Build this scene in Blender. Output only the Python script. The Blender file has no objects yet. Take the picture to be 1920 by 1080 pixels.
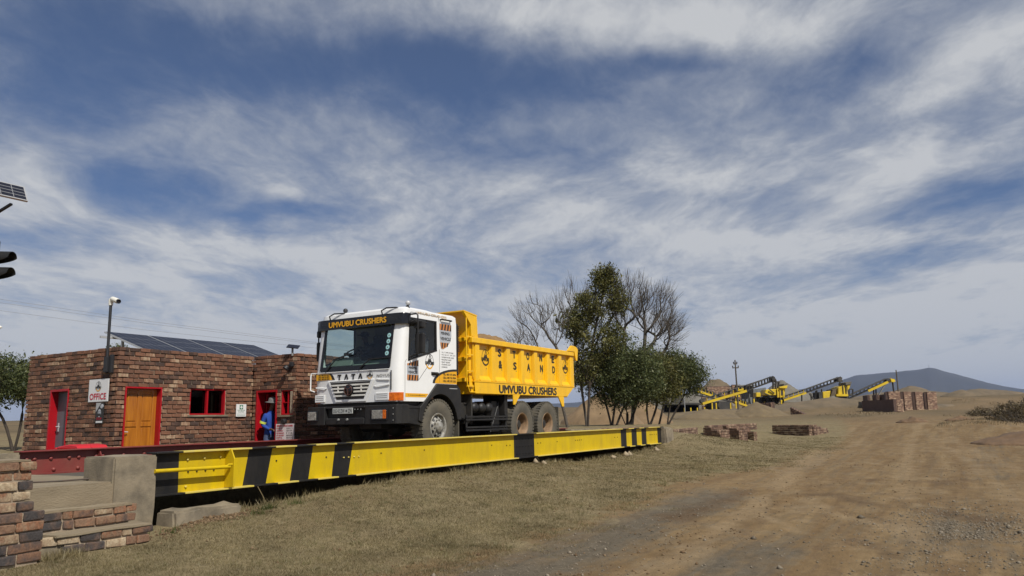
import bpy, bmesh, math, random
import numpy as np
from mathutils import Vector, Matrix, Euler
R = math.radians
rng = random.Random(7)
nrg = np.random.default_rng(7)
scn = bpy.context.scene
col = scn.collection

# ------------------------------------------------------------------ camera
cam_d = bpy.data.cameras.new("camera"); cam_o = bpy.data.objects.new("camera", cam_d); col.objects.link(cam_o)
YAW, PIT, ROL = 0.52789, 0.17066, -0.02125
CAM = Vector((0.0, -9.2085, 1.5625))
cf = Vector((math.cos(YAW)*math.cos(PIT), math.sin(YAW)*math.cos(PIT), math.sin(PIT)))
cr0 = Vector((math.sin(YAW), -math.cos(YAW), 0)); cu0 = cr0.cross(cf)
cr = cr0*math.cos(ROL) + cu0*math.sin(ROL); cu = cr.cross(cf)
cam_o.matrix_world = Matrix(((cr.x, cu.x, -cf.x, CAM.x), (cr.y, cu.y, -cf.y, CAM.y), (cr.z, cu.z, -cf.z, CAM.z), (0, 0, 0, 1)))
cam_d.sensor_width = 36.0; cam_d.lens = 36.0*1442/1920
cam_d.clip_start = 0.05; cam_d.clip_end = 40000
scn.camera = cam_o

# ------------------------------------------------------------------ sky and sun
SUN_EL, SUN_AZ = R(48), math.atan2(-0.906, -0.423)      # azimuth of the direction TO the sun, from +X
sdir = Vector((math.cos(SUN_EL)*math.cos(SUN_AZ), math.cos(SUN_EL)*math.sin(SUN_AZ), math.sin(SUN_EL)))
sun_d = bpy.data.lights.new("sun", 'SUN'); sun_d.energy = 4.9; sun_d.angle = R(0.5); sun_d.color = (1.0, 0.955, 0.88)
sun_o = bpy.data.objects.new("sun", sun_d); col.objects.link(sun_o)
sun_o.rotation_euler = (-sdir).to_track_quat('-Z', 'Y').to_euler()
sun_o.location = (0, -20, 40)

world = bpy.data.worlds.new("World"); scn.world = world; world.use_nodes = True
wt = world.node_tree; wt.nodes.clear()

class NT:
    """small helper to write node trees"""
    def __init__(s, tree): s.t = tree
    def n(s, typ, ins=None, **attr):
        nd = s.t.nodes.new(typ)
        for k, v in attr.items(): setattr(nd, k, v)
        if ins:
            for k, v in ins.items():
                sock = nd.inputs[k]
                if isinstance(v, bpy.types.NodeSocket): s.t.links.new(v, sock)
                else: sock.default_value = v
        return nd
    def math(s, op, a, b=None, c=None, clamp=False):
        ins = {0: a}
        if b is not None: ins[1] = b
        if c is not None: ins[2] = c
        return s.n('ShaderNodeMath', ins, operation=op, use_clamp=clamp).outputs[0]
    def vmath(s, op, a, b=None, out=0):
        ins = {0: a}
        if b is not None: ins[1] = b
        return s.n('ShaderNodeVectorMath', ins, operation=op).outputs[out]
    def noise(s, vec, scale, detail=4, rough=.55, dist=0.0, dims='3D', w=None, out='Fac'):
        ins = {'Scale': scale, 'Detail': detail, 'Roughness': rough, 'Distortion': dist}
        nd = s.n('ShaderNodeTexNoise', None, noise_dimensions=dims)
        if vec is not None: ins['Vector'] = vec
        if w is not None: ins['W'] = w
        for k, v in ins.items():
            if isinstance(v, bpy.types.NodeSocket): s.t.links.new(v, nd.inputs[k])
            else: nd.inputs[k].default_value = v
        return nd.outputs[out]
    def ramp(s, fac, stops, interp='LINEAR'):
        nd = s.n('ShaderNodeValToRGB', {'Fac': fac}); r = nd.color_ramp; r.interpolation = interp
        while len(r.elements) < len(stops): r.elements.new(0.5)
        for e, (p, c) in zip(r.elements, stops):
            e.position = p; e.color = (c[0], c[1], c[2], 1) if hasattr(c, '__len__') else (c, c, c, 1)
        return nd.outputs['Color']
    def mix(s, fac, a, b, blend='MIX'):
        nd = s.n('ShaderNodeMix', None, data_type='RGBA', blend_type=blend)
        for k, v in ((0, fac), (6, a), (7, b)):
            if isinstance(v, bpy.types.NodeSocket): s.t.links.new(v, nd.inputs[k])
            else: nd.inputs[k].default_value = (v if k == 0 else (v[0], v[1], v[2], 1))
        return nd.outputs[2]
    def mapping(s, vec, loc=(0,0,0), rot=(0,0,0), scale=(1,1,1), typ='POINT'):
        return s.n('ShaderNodeMapping', {'Vector': vec, 'Location': loc, 'Rotation': rot, 'Scale': scale}, vector_type=typ).outputs[0]

W = NT(wt)
tc = W.n('ShaderNodeTexCoord').outputs['Generated']
sky = W.n('ShaderNodeTexSky', None, sky_type='NISHITA', sun_disc=False, sun_elevation=SUN_EL, sun_rotation=math.pi/2 - SUN_AZ,
          altitude=1200, air_density=1.0, dust_density=0.6, ozone_density=2.0)
sep = W.n('ShaderNodeSeparateXYZ', {0: tc})
zc = W.math('ADD', W.math('MAXIMUM', sep.outputs[2], 0.0), 0.10)
inv = W.math('DIVIDE', 1.0, zc)
plane = W.vmath('SCALE', tc); wt.nodes[-1].inputs['Scale'].default_value = 1.0
wt.links.new(inv, wt.nodes[-1].inputs['Scale'])
plane = W.mapping(plane, rot=(0, 0, -0.53), scale=(1, 1, 0))
# wind-drawn cirrus: warped noise, stretched along the wind
warp = W.noise(plane, 0.55, 4, .55, out='Color')
wv = W.vmath('ADD', plane, W.vmath('MULTIPLY', W.vmath('SUBTRACT', warp, (0.5, 0.5, 0.5)), (0.8, 0.8, 0)))
big = W.noise(W.mapping(wv, scale=(0.7, 1.0, 1), rot=(0, 0, 0.5)), 0.8, 8, .56)
wisp = W.noise(W.mapping(wv, scale=(0.65, 1.45, 1), rot=(0, 0, 0.75)), 1.5, 9, .60, 0.15)
fine = W.noise(W.mapping(wv, scale=(1.0, 1.5, 1), rot=(0, 0, 0.95)), 6.5, 8, .66, 0.2)
dens = W.math('ADD', W.math('MULTIPLY', W.math('SUBTRACT', big, 0.5), 1.0), W.math('MULTIPLY', W.math('SUBTRACT', wisp, 0.5), 1.35))
dens = W.math('ADD', dens, W.math('MULTIPLY', W.math('SUBTRACT', fine, 0.5), 0.62))
dens = W.math('ADD', dens, 0.56)
# where the larger cloud fields and gaps stand in this sky: direction, orientation, angular size, weight
FIELDS = [(0.457,0.777,0.432,2.017,-0.023,-0.543,0.194,0.050,-.52),(0.465,0.803,0.372,1.958,-0.172,-0.595,0.125,0.042,-.38),
(0.737,0.523,0.427,2.013,0.060,-0.925,0.166,0.037,-.50),(0.524,0.804,0.283,1.859,-0.113,-0.611,0.093,0.028,-.55),
(0.652,0.714,0.256,1.831,-0.108,-0.768,0.112,0.015,-.40),(0.827,0.446,0.341,1.919,0.030,-1.065,0.150,0.020,-.26),
(0.858,0.289,0.425,2.012,0.098,-1.200,0.085,0.018,-.36),(0.950,0.194,0.245,1.820,0.102,-1.343,0.079,0.023,-.32),
(0.972,-0.015,0.232,1.808,-0.136,-1.619,0.095,0.021,-.50),(0.945,-0.020,0.326,1.903,0.059,-1.572,0.100,0.022,-.42),
(0.917,0.046,0.395,2.001,-0.328,-1.667,0.085,0.030,-.32),(0.984,0.033,0.177,1.750,0.117,-1.516,0.092,0.013,-.42),
(0.458,0.863,0.214,1.787,-0.005,-0.490,0.053,0.013,-.30),(0.773,0.412,0.483,2.077,0.106,-1.022,0.170,0.036,.44),
(0.876,0.169,0.451,2.046,0.159,-1.299,0.163,0.035,.30),(0.917,0.254,0.309,1.917,0.429,-1.152,0.110,0.040,.24),
(0.431,0.862,0.269,1.846,-0.144,-0.504,0.052,0.041,.40),(0.627,0.750,0.212,1.785,-0.053,-0.708,0.144,0.029,.36),
(0.972,0.128,0.200,1.773,0.104,-1.419,0.141,0.022,.34),(0.883,0.402,0.241,1.815,0.044,-1.133,0.138,0.021,.20),
(0.665,0.692,0.279,1.856,0.118,-0.731,0.046,0.015,.28)]
tw = W.vmath('ADD', tc, W.vmath('MULTIPLY', W.vmath('SUBTRACT', W.noise(plane, 2.2, 5, .6, out='Color'), (0.5, 0.5, 0.5)), (.10, .10, .07)))
for (dx, dy, dz, ea, eb, ec, sx, sy, wgt) in FIELDS:
    m = W.mapping(tw, (dx, dy, dz), (ea, eb, ec), (sx, sy, 0.30), 'TEXTURE')
    g = W.math('POWER', 2.718, W.math('MULTIPLY', W.vmath('DOT_PRODUCT', m, m, 1), -0.8))
    dens = W.math('MULTIPLY_ADD', g, wgt, dens)
hz = W.math('POWER', 2.718, W.math('MULTIPLY', W.math('MAXIMUM', sep.outputs[2], 0.0), -7.0))   # thicker cloud deck seen edge-on low down
dens = W.math('MULTIPLY_ADD', hz, 0.90, dens)
fac = W.ramp(dens, [(0.0, 0.10), (0.30, 0.24), (0.65, 0.60), (1.0, 0.97)], 'B_SPLINE')
cloud = W.ramp(dens, [(0.2, (3.2, 3.65, 4.4)), (0.70, (4.6, 4.85, 5.25)), (1.10, (6.3, 6.4, 6.5))])
lowcol = W.mix(W.math('MULTIPLY', hz, 0.8, clamp=True), cloud, (5.25, 5.30, 5.36))
blue = W.mix(1.0, sky.outputs[0], (0.33, 0.47, 0.65), 'MULTIPLY')
skyc = W.mix(fac, blue, lowcol)
bg = W.n('ShaderNodeBackground', {'Color': skyc, 'Strength': 0.10})
W.n('ShaderNodeOutputWorld', {'Surface': bg.outputs[0]})

vs = scn.view_settings
vs.view_transform = 'Standard'; vs.look = 'None'; vs.exposure = -0.05; vs.gamma = 1.0; vs.use_curve_mapping = False
scn.cycles.max_bounces = 8; scn.cycles.transparent_max_bounces = 24; scn.cycles.volume_bounces = 0

# ------------------------------------------------------------------ materials
MATS = {}
def mat(name, base, rough=.7, var=None, vscale=4.0, bump=0.0, bscale=40.0, metal=0.0, spec=0.5, stretch=(1,1,1), dirt=None, dscale=1.6, damt=.55, coat=0.0, dstretch=(1,1,1)):
    """principled surface: base colour, optional second colour by noise, optional dust/dirt patches, fine bump"""
    if name in MATS: return MATS[name]
    m = bpy.data.materials.new(name); m.use_nodes = True; t = m.node_tree; t.nodes.clear(); N = NT(t)
    pos = N.n('ShaderNodeNewGeometry').outputs['Position']
    pv = N.mapping(pos, scale=stretch)
    c = None
    if var is not None:
        f = N.ramp(N.noise(pv, vscale, 6, .62), [(.32, 0.0), (.68, 1.0)])
        c = N.mix(f, base, var)
    if dirt is not None:
        f = N.ramp(N.noise(N.mapping(pos, scale=dstretch), dscale, 7, .68), [(.42, 0.0), (.78, damt)])
        c = N.mix(f, c if c is not None else base, dirt)
    b = N.n('ShaderNodeBsdfPrincipled', {'Roughness': rough, 'Metallic': metal, 'Specular IOR Level': spec, 'Coat Weight': coat, 'Coat Roughness': .12})
    if c is None: b.inputs['Base Color'].default_value = (*base, 1)
    else: t.links.new(c, b.inputs['Base Color'])
    if bump > 0:
        bp = N.n('ShaderNodeBump', {'Strength': bump, 'Distance': 0.02, 'Height': N.noise(pv, bscale, 5, .6)})
        t.links.new(bp.outputs[0], b.inputs['Normal'])
    N.n('ShaderNodeOutputMaterial', {'Surface': b.outputs[0]})
    MATS[name] = m; return m

def glass_mat(name, tint, amount, rough=.02, spec=1.0):
    m = bpy.data.materials.new(name); m.use_nodes = True; t = m.node_tree; t.nodes.clear(); N = NT(t)
    tr = N.n('ShaderNodeBsdfTransparent', {'Color': (*tint, 1)})
    gl = N.n('ShaderNodeBsdfGlossy', {'Color': (1, 1, 1, 1), 'Roughness': rough})
    lw = N.n('ShaderNodeLayerWeight', {'Blend': .5}).outputs['Facing']
    f = N.math('MULTIPLY_ADD', N.math('MULTIPLY_ADD', N.math('POWER', lw, 5.0), .9, .04), spec, amount)
    mx = N.n('ShaderNodeMixShader', {0: f, 1: tr.outputs[0], 2: gl.outputs[0]})
    N.n('ShaderNodeOutputMaterial', {'Surface': mx.outputs[0]})
    MATS[name] = m; return m

def island_mat(name, stops, rough=.8, source='island', patch=None, pscale=(14, 14, 3), bump=.6, bscale=60, interp='LINEAR', grain=.35):
    """per-piece colour: random per object or per mesh island, with patches inside each piece"""
    m = bpy.data.materials.new(name); m.use_nodes = True; t = m.node_tree; t.nodes.clear(); N = NT(t)
    geo = N.n('ShaderNodeNewGeometry')
    rnd = geo.outputs['Random Per Island'] if source == 'island' else N.n('ShaderNodeObjectInfo').outputs['Random']
    pos = geo.outputs['Position']
    f = rnd
    if patch:
        pn = N.noise(N.mapping(pos, scale=pscale), 1.0, 3, .6, dims='4D', w=N.math('MULTIPLY', rnd, 37.0))
        f = N.math('MULTIPLY_ADD', N.math('SUBTRACT', pn, 0.5), patch, rnd, clamp=True)
    c = N.ramp(f, stops, interp)
    g = N.noise(pos, bscale, 6, .7)
    c = N.mix(1.0, c, N.ramp(g, [(.25, 1 - grain), (.75, 1 + grain)]), 'MULTIPLY')
    b = N.n('ShaderNodeBsdfPrincipled', {'Base Color': c, 'Roughness': rough, 'Specular IOR Level': .3})
    if bump > 0:
        bp = N.n('ShaderNodeBump', {'Strength': bump, 'Distance': 0.01, 'Height': g})
        t.links.new(bp.outputs[0], b.inputs['Normal'])
    N.n('ShaderNodeOutputMaterial', {'Surface': b.outputs[0]})
    MATS[name] = m; return m

BRK = [(0.0, (.062, .040, .032)), (.12, (.100, .056, .040)), (.30, (.150, .074, .046)), (.52, (.200, .092, .054)),
       (.70, (.172, .086, .055)), (.86, (.228, .126, .076)), (.96, (.31, .20, .13)), (1.0, (.36, .255, .165))]
M_brick_o = island_mat('brick_single', BRK, .85, 'object', .75, (15, 15, 3.5), .7, 70)
M_brick_i = island_mat('brick_joined', BRK, .85, 'island', .75, (15, 15, 3.5), .7, 70)
BRN = [(0.0, (.055, .048, .046)), (.16, (.10, .070, .056)), (.34, (.180, .100, .062)), (.52, (.205, .130, .082)),
       (.66, (.235, .112, .062)), (.80, (.255, .175, .112)), (.93, (.33, .245, .155)), (1.0, (.38, .30, .20))]
M_brick_n = island_mat('brick_weathered', BRN, .9, 'object', 1.15, (10, 10, 7), .8, 48, grain=.45)
BRF = [(0.0, (.092, .058, .044)), (.35, (.150, .092, .064)), (.7, (.200, .125, .085)), (1.0, (.30, .215, .145))]
M_brick_f = island_mat('brick_far', BRF, .9, 'object', .25, (6, 6, 4), .5, 50)
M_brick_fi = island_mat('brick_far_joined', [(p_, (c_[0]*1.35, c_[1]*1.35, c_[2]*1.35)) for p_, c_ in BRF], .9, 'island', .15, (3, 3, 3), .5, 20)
M_mortar = mat('mortar', (.38, .30, .21), .95, (.25, .195, .14), 9, .6, 60)
M_conc = mat('concrete', (.285, .235, .160), .93, (.20, .163, .11), 3.5, .35, 55, dirt=(.070, .060, .046), dscale=3.1, damt=.9)
M_conc_top = mat('concrete_slab', (.275, .225, .15), .95, (.20, .155, .098), 2.0, .4, 60, dirt=(.11, .09, .06), dscale=.9, stretch=(.4, 2.0, 1))
M_yel = mat('girder_yellow', (.59, .420, .003), .5, (.54, .375, .004), 3, .14, 25, spec=.25, dirt=(.26, .17, .035), dscale=4.5, damt=.42, dstretch=(1, 1, .22))
M_yel_edge = mat('girder_yellow_worn', (.60, .47, .06), .5, (.52, .42, .13), 7, .15, 40)
M_blk = mat('girder_black', (.009, .009, .009), .55, (.014, .013, .013), 4, .12, 30, dirt=(.07, .058, .04), dscale=5, damt=.25, dstretch=(1, 1, .3), spec=.3)
M_red = mat('oxide_red', (.20, .030, .026), .55, (.15, .024, .022), 3, .12, 30, dirt=(.20, .10, .06), dscale=3.5, damt=.35)
M_deck = mat('deck_steel', (.06, .055, .05), .8, (.10, .085, .06), 3, .3, 30)
M_doorred = mat('paint_red', (.37, .004, .010), .42, (.32, .004, .010), 5, .05)
M_doorgrey = mat('paint_grey', (.115, .125, .14), .4, (.10, .11, .122), 4, .03)
M_wood = mat('varnished_wood', (.46, .17, .018), .28, (.30, .095, .012), 2.2, .08, 30, stretch=(9, 9, .8), coat=.4)
M_dark = mat('dark_interior', (.012, .011, .010), .9)
M_white = mat('truck_white', (.80, .80, .785), .22, (.77, .77, .75), 2.5, 0, dirt=(.62, .57, .48), dscale=2.6, damt=.16, coat=.5)
M_silv = mat('silver_paint', (.50, .51, .52), .30, (.46, .47, .48), 5)
M_grille = mat('grille_white', (.78, .76, .69), .4, (.62, .60, .54), 8)
M_plast = mat('black_plastic', (.012, .012, .013), .48, (.020, .019, .018), 5, .1, 60, spec=.35, dirt=(.085, .07, .05), dscale=4, damt=.16)
M_gloss = mat('black_gloss', (.010, .010, .011), .12)
M_matte = mat('chassis_black', (.014, .014, .014), .65, (.03, .026, .02), 4, .2, 30, dirt=(.085, .07, .05), dscale=3, damt=.4)
M_dump = mat('dumper_yellow', (.86, .49, .004), .33, (.82, .455, .004), 2.0, .05, 18, dirt=(.42, .24, .05), dscale=5.5, damt=.42, dstretch=(1, 1, .35))
M_rubber = mat('tyre_rubber', (.062, .058, .048), .85, (.105, .092, .068), 5, .3, 50, dirt=(.15, .125, .085), dscale=2.2, damt=.6)
M_rim_s = mat('rim_silver', (.44, .43, .39), .42, (.27, .25, .21), 9, .1, 40, metal=.3, dirt=(.09, .075, .05), dscale=9, damt=.8)
M_rim_t = mat('rim_tan', (.30, .19, .10), .65, (.21, .125, .065), 6, .2, 40, dirt=(.085, .06, .038), dscale=7, damt=.85)
M_amber = mat('amber_lens', (.70, .16, .008), .12, (.42, .075, .004), 18, .4, 60)
M_lens = mat('headlamp_lens', (.36, .34, .29), .10, (.11, .095, .075), 13, .5, 34, coat=.9)
M_gold = mat('gold_vinyl', (.74, .37, .012), .45)
M_goldd = mat('gold_letter', (.46, .27, .06), .4)
M_orst = mat('orange_stripe', (.50, .20, .06), .5)
M_ink = mat('black_vinyl', (.020, .019, .018), .45)
M_greyv = mat('grey_vinyl', (.40, .42, .45), .4)
M_plate = mat('number_plate', (.45, .46, .44), .4, (.40, .41, .38), 12)
M_sticker = mat('sticker_teal', (.34, .60, .60), .5)
M_dash = mat('dashboard', (.15, .175, .145), .75)
M_seat = mat('seat_fabric', (.035, .04, .045), .9)
M_cabin = mat('cabin_lining', (.20, .18, .13), .85)
M_wsg = glass_mat('windscreen_glass', (.66, .78, .76), .012)
M_sideg = glass_mat('side_glass', (.80, .85, .84), .015)
M_sand = mat('sand_load', (.27, .165, .065), .95, (.17, .098, .04), 7, .8, 30)
M_pvp = mat('solar_cell', (.012, .014, .024), .38, (.016, .018, .03), 6, spec=.25)
M_pvline = mat('solar_line', (.30, .31, .33), .4)
M_alu = mat('aluminium', (.52, .52, .51), .38, metal=.5)
M_rustp = mat('rusty_pipe', (.06, .05, .04), .8, (.10, .06, .04), 9)
M_galv = mat('galvanised', (.28, .28, .27), .5, (.2, .2, .19), 9)
M_sign = mat('sign_white', (.72, .72, .71), .35, (.68, .68, .67), 4)
M_signred = mat('sign_red', (.50, .010, .035), .4)
M_green = mat('sign_green', (.012, .16, .08), .4)
M_pinks = mat('notice_white', (.66, .58, .57), .4)
M_pole = mat('pole_black', (.020, .020, .022), .5)
M_camw = mat('camera_white', (.72, .70, .62), .4)
M_bin = mat('bin_red', (.50, .016, .024), .45)
M_blue = mat('coverall_blue', (.012, .055, .30), .85, (.010, .04, .22), 9, .35, 25)
M_jean = mat('trouser_blue', (.075, .10, .19), .9, (.05, .07, .14), 9, .3, 30)
M_hivis = mat('hi_vis_band', (.62, .72, .10), .5)
M_skin = mat('skin', (.085, .045, .028), .55)
M_hat = mat('hat_grey', (.16, .16, .155), .9, (.11, .11, .105), 20)
M_cloth = mat('driver_shirt', (.02, .022, .026), .9)
M_bark = mat('bark', (.060, .046, .034), .95, (.030, .023, .017), 9, .8, 40, stretch=(1, 1, .3))
M_barkg = mat('bark_grey', (.115, .098, .078), .95, (.06, .05, .04), 8, .6, 40)
M_cyel = mat('machine_yellow', (.70, .49, .012), .5, (.60, .41, .012), .8, dirt=(.30, .20, .05), dscale=.9, damt=.5)
M_cblk = mat('machine_black', (.026, .026, .026), .7, (.065, .058, .046), .8)
M_belt = mat('conveyor_belt', (.075, .068, .058), .9)
M_gstone = mat('crushed_stone', (.16, .148, .122), .95, (.12, .108, .088), 1.2, .8, 9)
M_dirt = mat('heap_soil', (.165, .122, .066), .97, (.115, .085, .048), 1.0, .9, 5)
M_berm = mat('heap_grassy', (.155, .115, .07), .97, (.095, .075, .048), .5, .9, 4)
M_redsoil = mat('heap_red', (.165, .100, .053), .97, (.10, .062, .035), 2.4, .9, 9)
M_sandp = mat('heap_sand', (.225, .152, .082), .97, (.150, .10, .054), 1.1, .9, 7)
M_wire = mat('wire', (.20, .20, .21), .6)
M_tarp = mat('shade_cloth', (.018, .016, .016), .9)
M_shed = mat('shed_sheet', (.17, .18, .18), .6, (.12, .125, .125), .7, stretch=(3, 3, .2))
M_mount = mat('mountain_veld', (.058, .056, .046), 1.0, (.040, .040, .034), .0022, 0)

# ------------------------------------------------------------------ geometry helpers
class MB:
    """collects geometry for ONE mesh object"""
    def __init__(s): s.v = []; s.f = []; s.m = []; s.mi = 0
    def add(s, vs, fs):
        o = len(s.v); s.v += [tuple(p) for p in vs]
        for f in fs: s.f.append([o+i for i in f]); s.m.append(s.mi)
        return s
    def box(s, x0, x1, y0, y1, z0, z1):
        return s.add([(x0,y0,z0),(x1,y0,z0),(x1,y1,z0),(x0,y1,z0),(x0,y0,z1),(x1,y0,z1),(x1,y1,z1),(x0,y1,z1)],
                     [(0,3,2,1),(4,5,6,7),(0,1,5,4),(1,2,6,5),(2,3,7,6),(3,0,4,7)])
    def obox(s, c, u, v, n):
        """box from centre and three half-axis vectors"""
        c, u, v, n = Vector(c), Vector(u), Vector(v), Vector(n)
        p = [c+u*a+v*b+n*d for d in (-1, 1) for (a, b) in ((-1,-1),(1,-1),(1,1),(-1,1))]
        if u.cross(v).dot(n) < 0: p = p[4:] + p[:4]
        return s.add(p, [(0,3,2,1),(4,5,6,7),(0,1,5,4),(1,2,6,5),(2,3,7,6),(3,0,4,7)])
    def bar(s, a, b, w, h=None, up=(0,0,1)):
        a, b = Vector(a), Vector(b); d = (b-a); L = d.length; d.normalize(); up = Vector(up)
        if abs(d.dot(up)) > .98: up = Vector((1, 0, 0))
        sd = d.cross(up).normalized(); u2 = sd.cross(d); h = h or w
        return s.obox((a+b)/2, d*(L/2), sd*(w/2), u2*(h/2))
    def tube(s, pts, rad, n=8, caps=True):
        pts = [Vector(p) for p in pts]; k = len(pts)
        rad = rad if hasattr(rad, '__len__') else [rad]*k
        vs = []; prev = None
        for i, p in enumerate(pts):
            d = (pts[min(i+1, k-1)] - pts[max(i-1, 0)]).normalized()
            if prev is None:
                a = d.cross(Vector((0, 0, 1)))
                if a.length < .05: a = d.cross(Vector((1, 0, 0)))
            else: a = prev - d*prev.dot(d)
            a.normalize(); prev = a; b = d.cross(a)
            for j in range(n):
                t = 2*math.pi*j/n; vs.append(p + (a*math.cos(t) + b*math.sin(t))*rad[i])
        fs = [(i*n+j, i*n+(j+1) % n, (i+1)*n+(j+1) % n, (i+1)*n+j) for i in range(k-1) for j in range(n)]
        if caps: fs += [tuple(range(n-1, -1, -1)), tuple((k-1)*n+j for j in range(n))]
        return s.add(vs, fs)
    def prism(s, poly, o, u, v, th):
        """polygon (2D, counter-clockwise in u,v) extruded th along u x v"""
        o, u, v = Vector(o), Vector(u), Vector(v); n = u.cross(v).normalized()*th; k = len(poly)
        a = [o+u*p[0]+v*p[1] for p in poly]
        return s.add(a + [p+n for p in a], [tuple(range(k-1, -1, -1)), tuple(range(k, 2*k))] + [(i, (i+1) % k, k+(i+1) % k, k+i) for i in range(k)])
    def lathe(s, prof, c, ax, n=32, close=False):
        """profile of (radius, offset along axis) turned about ax through c"""
        c = Vector(c); ax = Vector(ax).normalized(); a = ax.cross(Vector((0, 0, 1)))
        if a.length < .1: a = ax.cross(Vector((1, 0, 0)))
        a.normalize(); b = ax.cross(a); k = len(prof); vs = []
        for (r, h) in prof:
            for j in range(n):
                t = 2*math.pi*j/n; vs.append(c + ax*h + (a*math.cos(t)+b*math.sin(t))*r)
        fs = [(i*n+j, i*n+(j+1) % n, (i+1)*n+(j+1) % n, (i+1)*n+j) for i in range(k-1) for j in range(n)]
        if close: fs += [((k-1)*n+j, (k-1)*n+(j+1) % n, (j+1) % n, j) for j in range(n)]
        return s.add(vs, fs)
    def text(s, txt, w, h, c, u, v, th=.004, bold=.02, spacing=1.0):
        me = text_mesh(txt, 0.0, spacing)
        if bold > .013:      # heavier strokes: the outline laid three times, a hair apart
            b_ = bold*1.35; vv, ff = me; k_ = len(vv); lay3 = [(0, 0, 0.0), (-b_, 0, .15), (b_, 0, .3), (0, b_*.8, .45), (0, -b_*.8, .6)]
            me = ([(p[0]+a, p[1]+d_, e*th) for a, d_, e in lay3 for p in vv], [tuple(i+k_*q for i in f) for q in range(5) for f in ff])
        xs = [p[0] for p in me[0]]; ys = [p[1] for p in me[0]]
        x0, x1, y0, y1 = min(xs), max(xs), min(ys), max(ys)
        c, u, v = Vector(c), Vector(u), Vector(v); n = u.cross(v).normalized()
        k = max(1e-6, x1-x0); q = max(1e-6, y1-y0)
        vs = [c + u*((p[0]-(x0+x1)/2)/k*w) + v*((p[1]-(y0+y1)/2)/q*h) + n*(th + (p[2] if bold > .013 else 0)) for p in me[0]]
        return s.add(vs, me[1])
    def build(s, name, mats, parent=None, smooth=None, bevel=None, seg=1, solid=None, link=True):
        me = bpy.data.meshes.new(name)
        me.from_pydata(s.v, [], s.f)
        mats = mats if isinstance(mats, (list, tuple)) else [mats]
        for m in mats: me.materials.append(m)
        if len(mats) > 1: me.polygons.foreach_set('material_index', s.m)
        if smooth: me.shade_smooth(); me.set_sharp_from_angle(angle=R(smooth))
        o = bpy.data.objects.new(name, me)
        if link: col.objects.link(o)
        if solid:
            if not link: raise ValueError
            md = o.modifiers.new('solid', 'SOLIDIFY'); md.thickness = solid; md.offset = -1
            m2 = bpy.data.meshes.new_from_object(o.evaluated_get(bpy.context.evaluated_depsgraph_get())); o.modifiers.clear(); o.data = m2; m2.name = name
            if smooth: m2.shade_smooth(); m2.set_sharp_from_angle(angle=R(smooth))
        if bevel: md = o.modifiers.new('bevel', 'BEVEL'); md.width = bevel; md.segments = seg; md.limit_method = 'ANGLE'; md.angle_limit = R(40)
        if parent: set_parent(o, parent)
        return o

_txt = {}
def text_mesh(txt, bold=.02, spacing=1.0):
    key = (txt, bold, spacing)
    if key not in _txt:
        cu_ = bpy.data.curves.new('lettering', 'FONT'); cu_.body = txt; cu_.size = 1; cu_.offset = bold; cu_.resolution_u = 3
        cu_.space_character = spacing; cu_.fill_mode = 'FRONT'; cu_.extrude = 0
        o = bpy.data.objects.new('lettering', cu_); col.objects.link(o)
        dg = bpy.context.evaluated_depsgraph_get(); me = bpy.data.meshes.new_from_object(o.evaluated_get(dg))
        _txt[key] = ([tuple(v.co) for v in me.vertices], [tuple(p.vertices) for p in me.polygons])
        bpy.data.objects.remove(o); bpy.data.curves.remove(cu_); bpy.data.meshes.remove(me)
    return _txt[key]

WLOC = {}
def set_parent(o, parent):
    o.parent = parent
    o.matrix_parent_inverse = Matrix.Translation(-Vector(WLOC.get(parent.name, (0, 0, 0))))
def tag(o, label=None, cat=None, group=None, kind=None):
    if label: o['label'] = label
    if cat: o['category'] = cat
    if group: o['group'] = group
    if kind: o['kind'] = kind
    return o
def empty(name, loc, label=None, cat=None, group=None):
    """an Empty at a thing's base; children are given in world coordinates"""
    o = bpy.data.objects.new(name, None); col.objects.link(o); o.location = loc; o.empty_display_size = .2
    WLOC[o.name] = tuple(loc); return tag(o, label, cat, group)
def copy_tree(o, parent=None):
    c = o.copy(); col.objects.link(c)
    if parent: c.parent = parent
    for k in 'label', 'category', 'group':
        if parent is None and k in o: c[k] = o[k]
    for ch in list(o.children): copy_tree(ch, c)
    return c
def V(*a): return Vector(a)
X, Y, Z = V(1, 0, 0), V(0, 1, 0), V(0, 0, 1)

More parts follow.
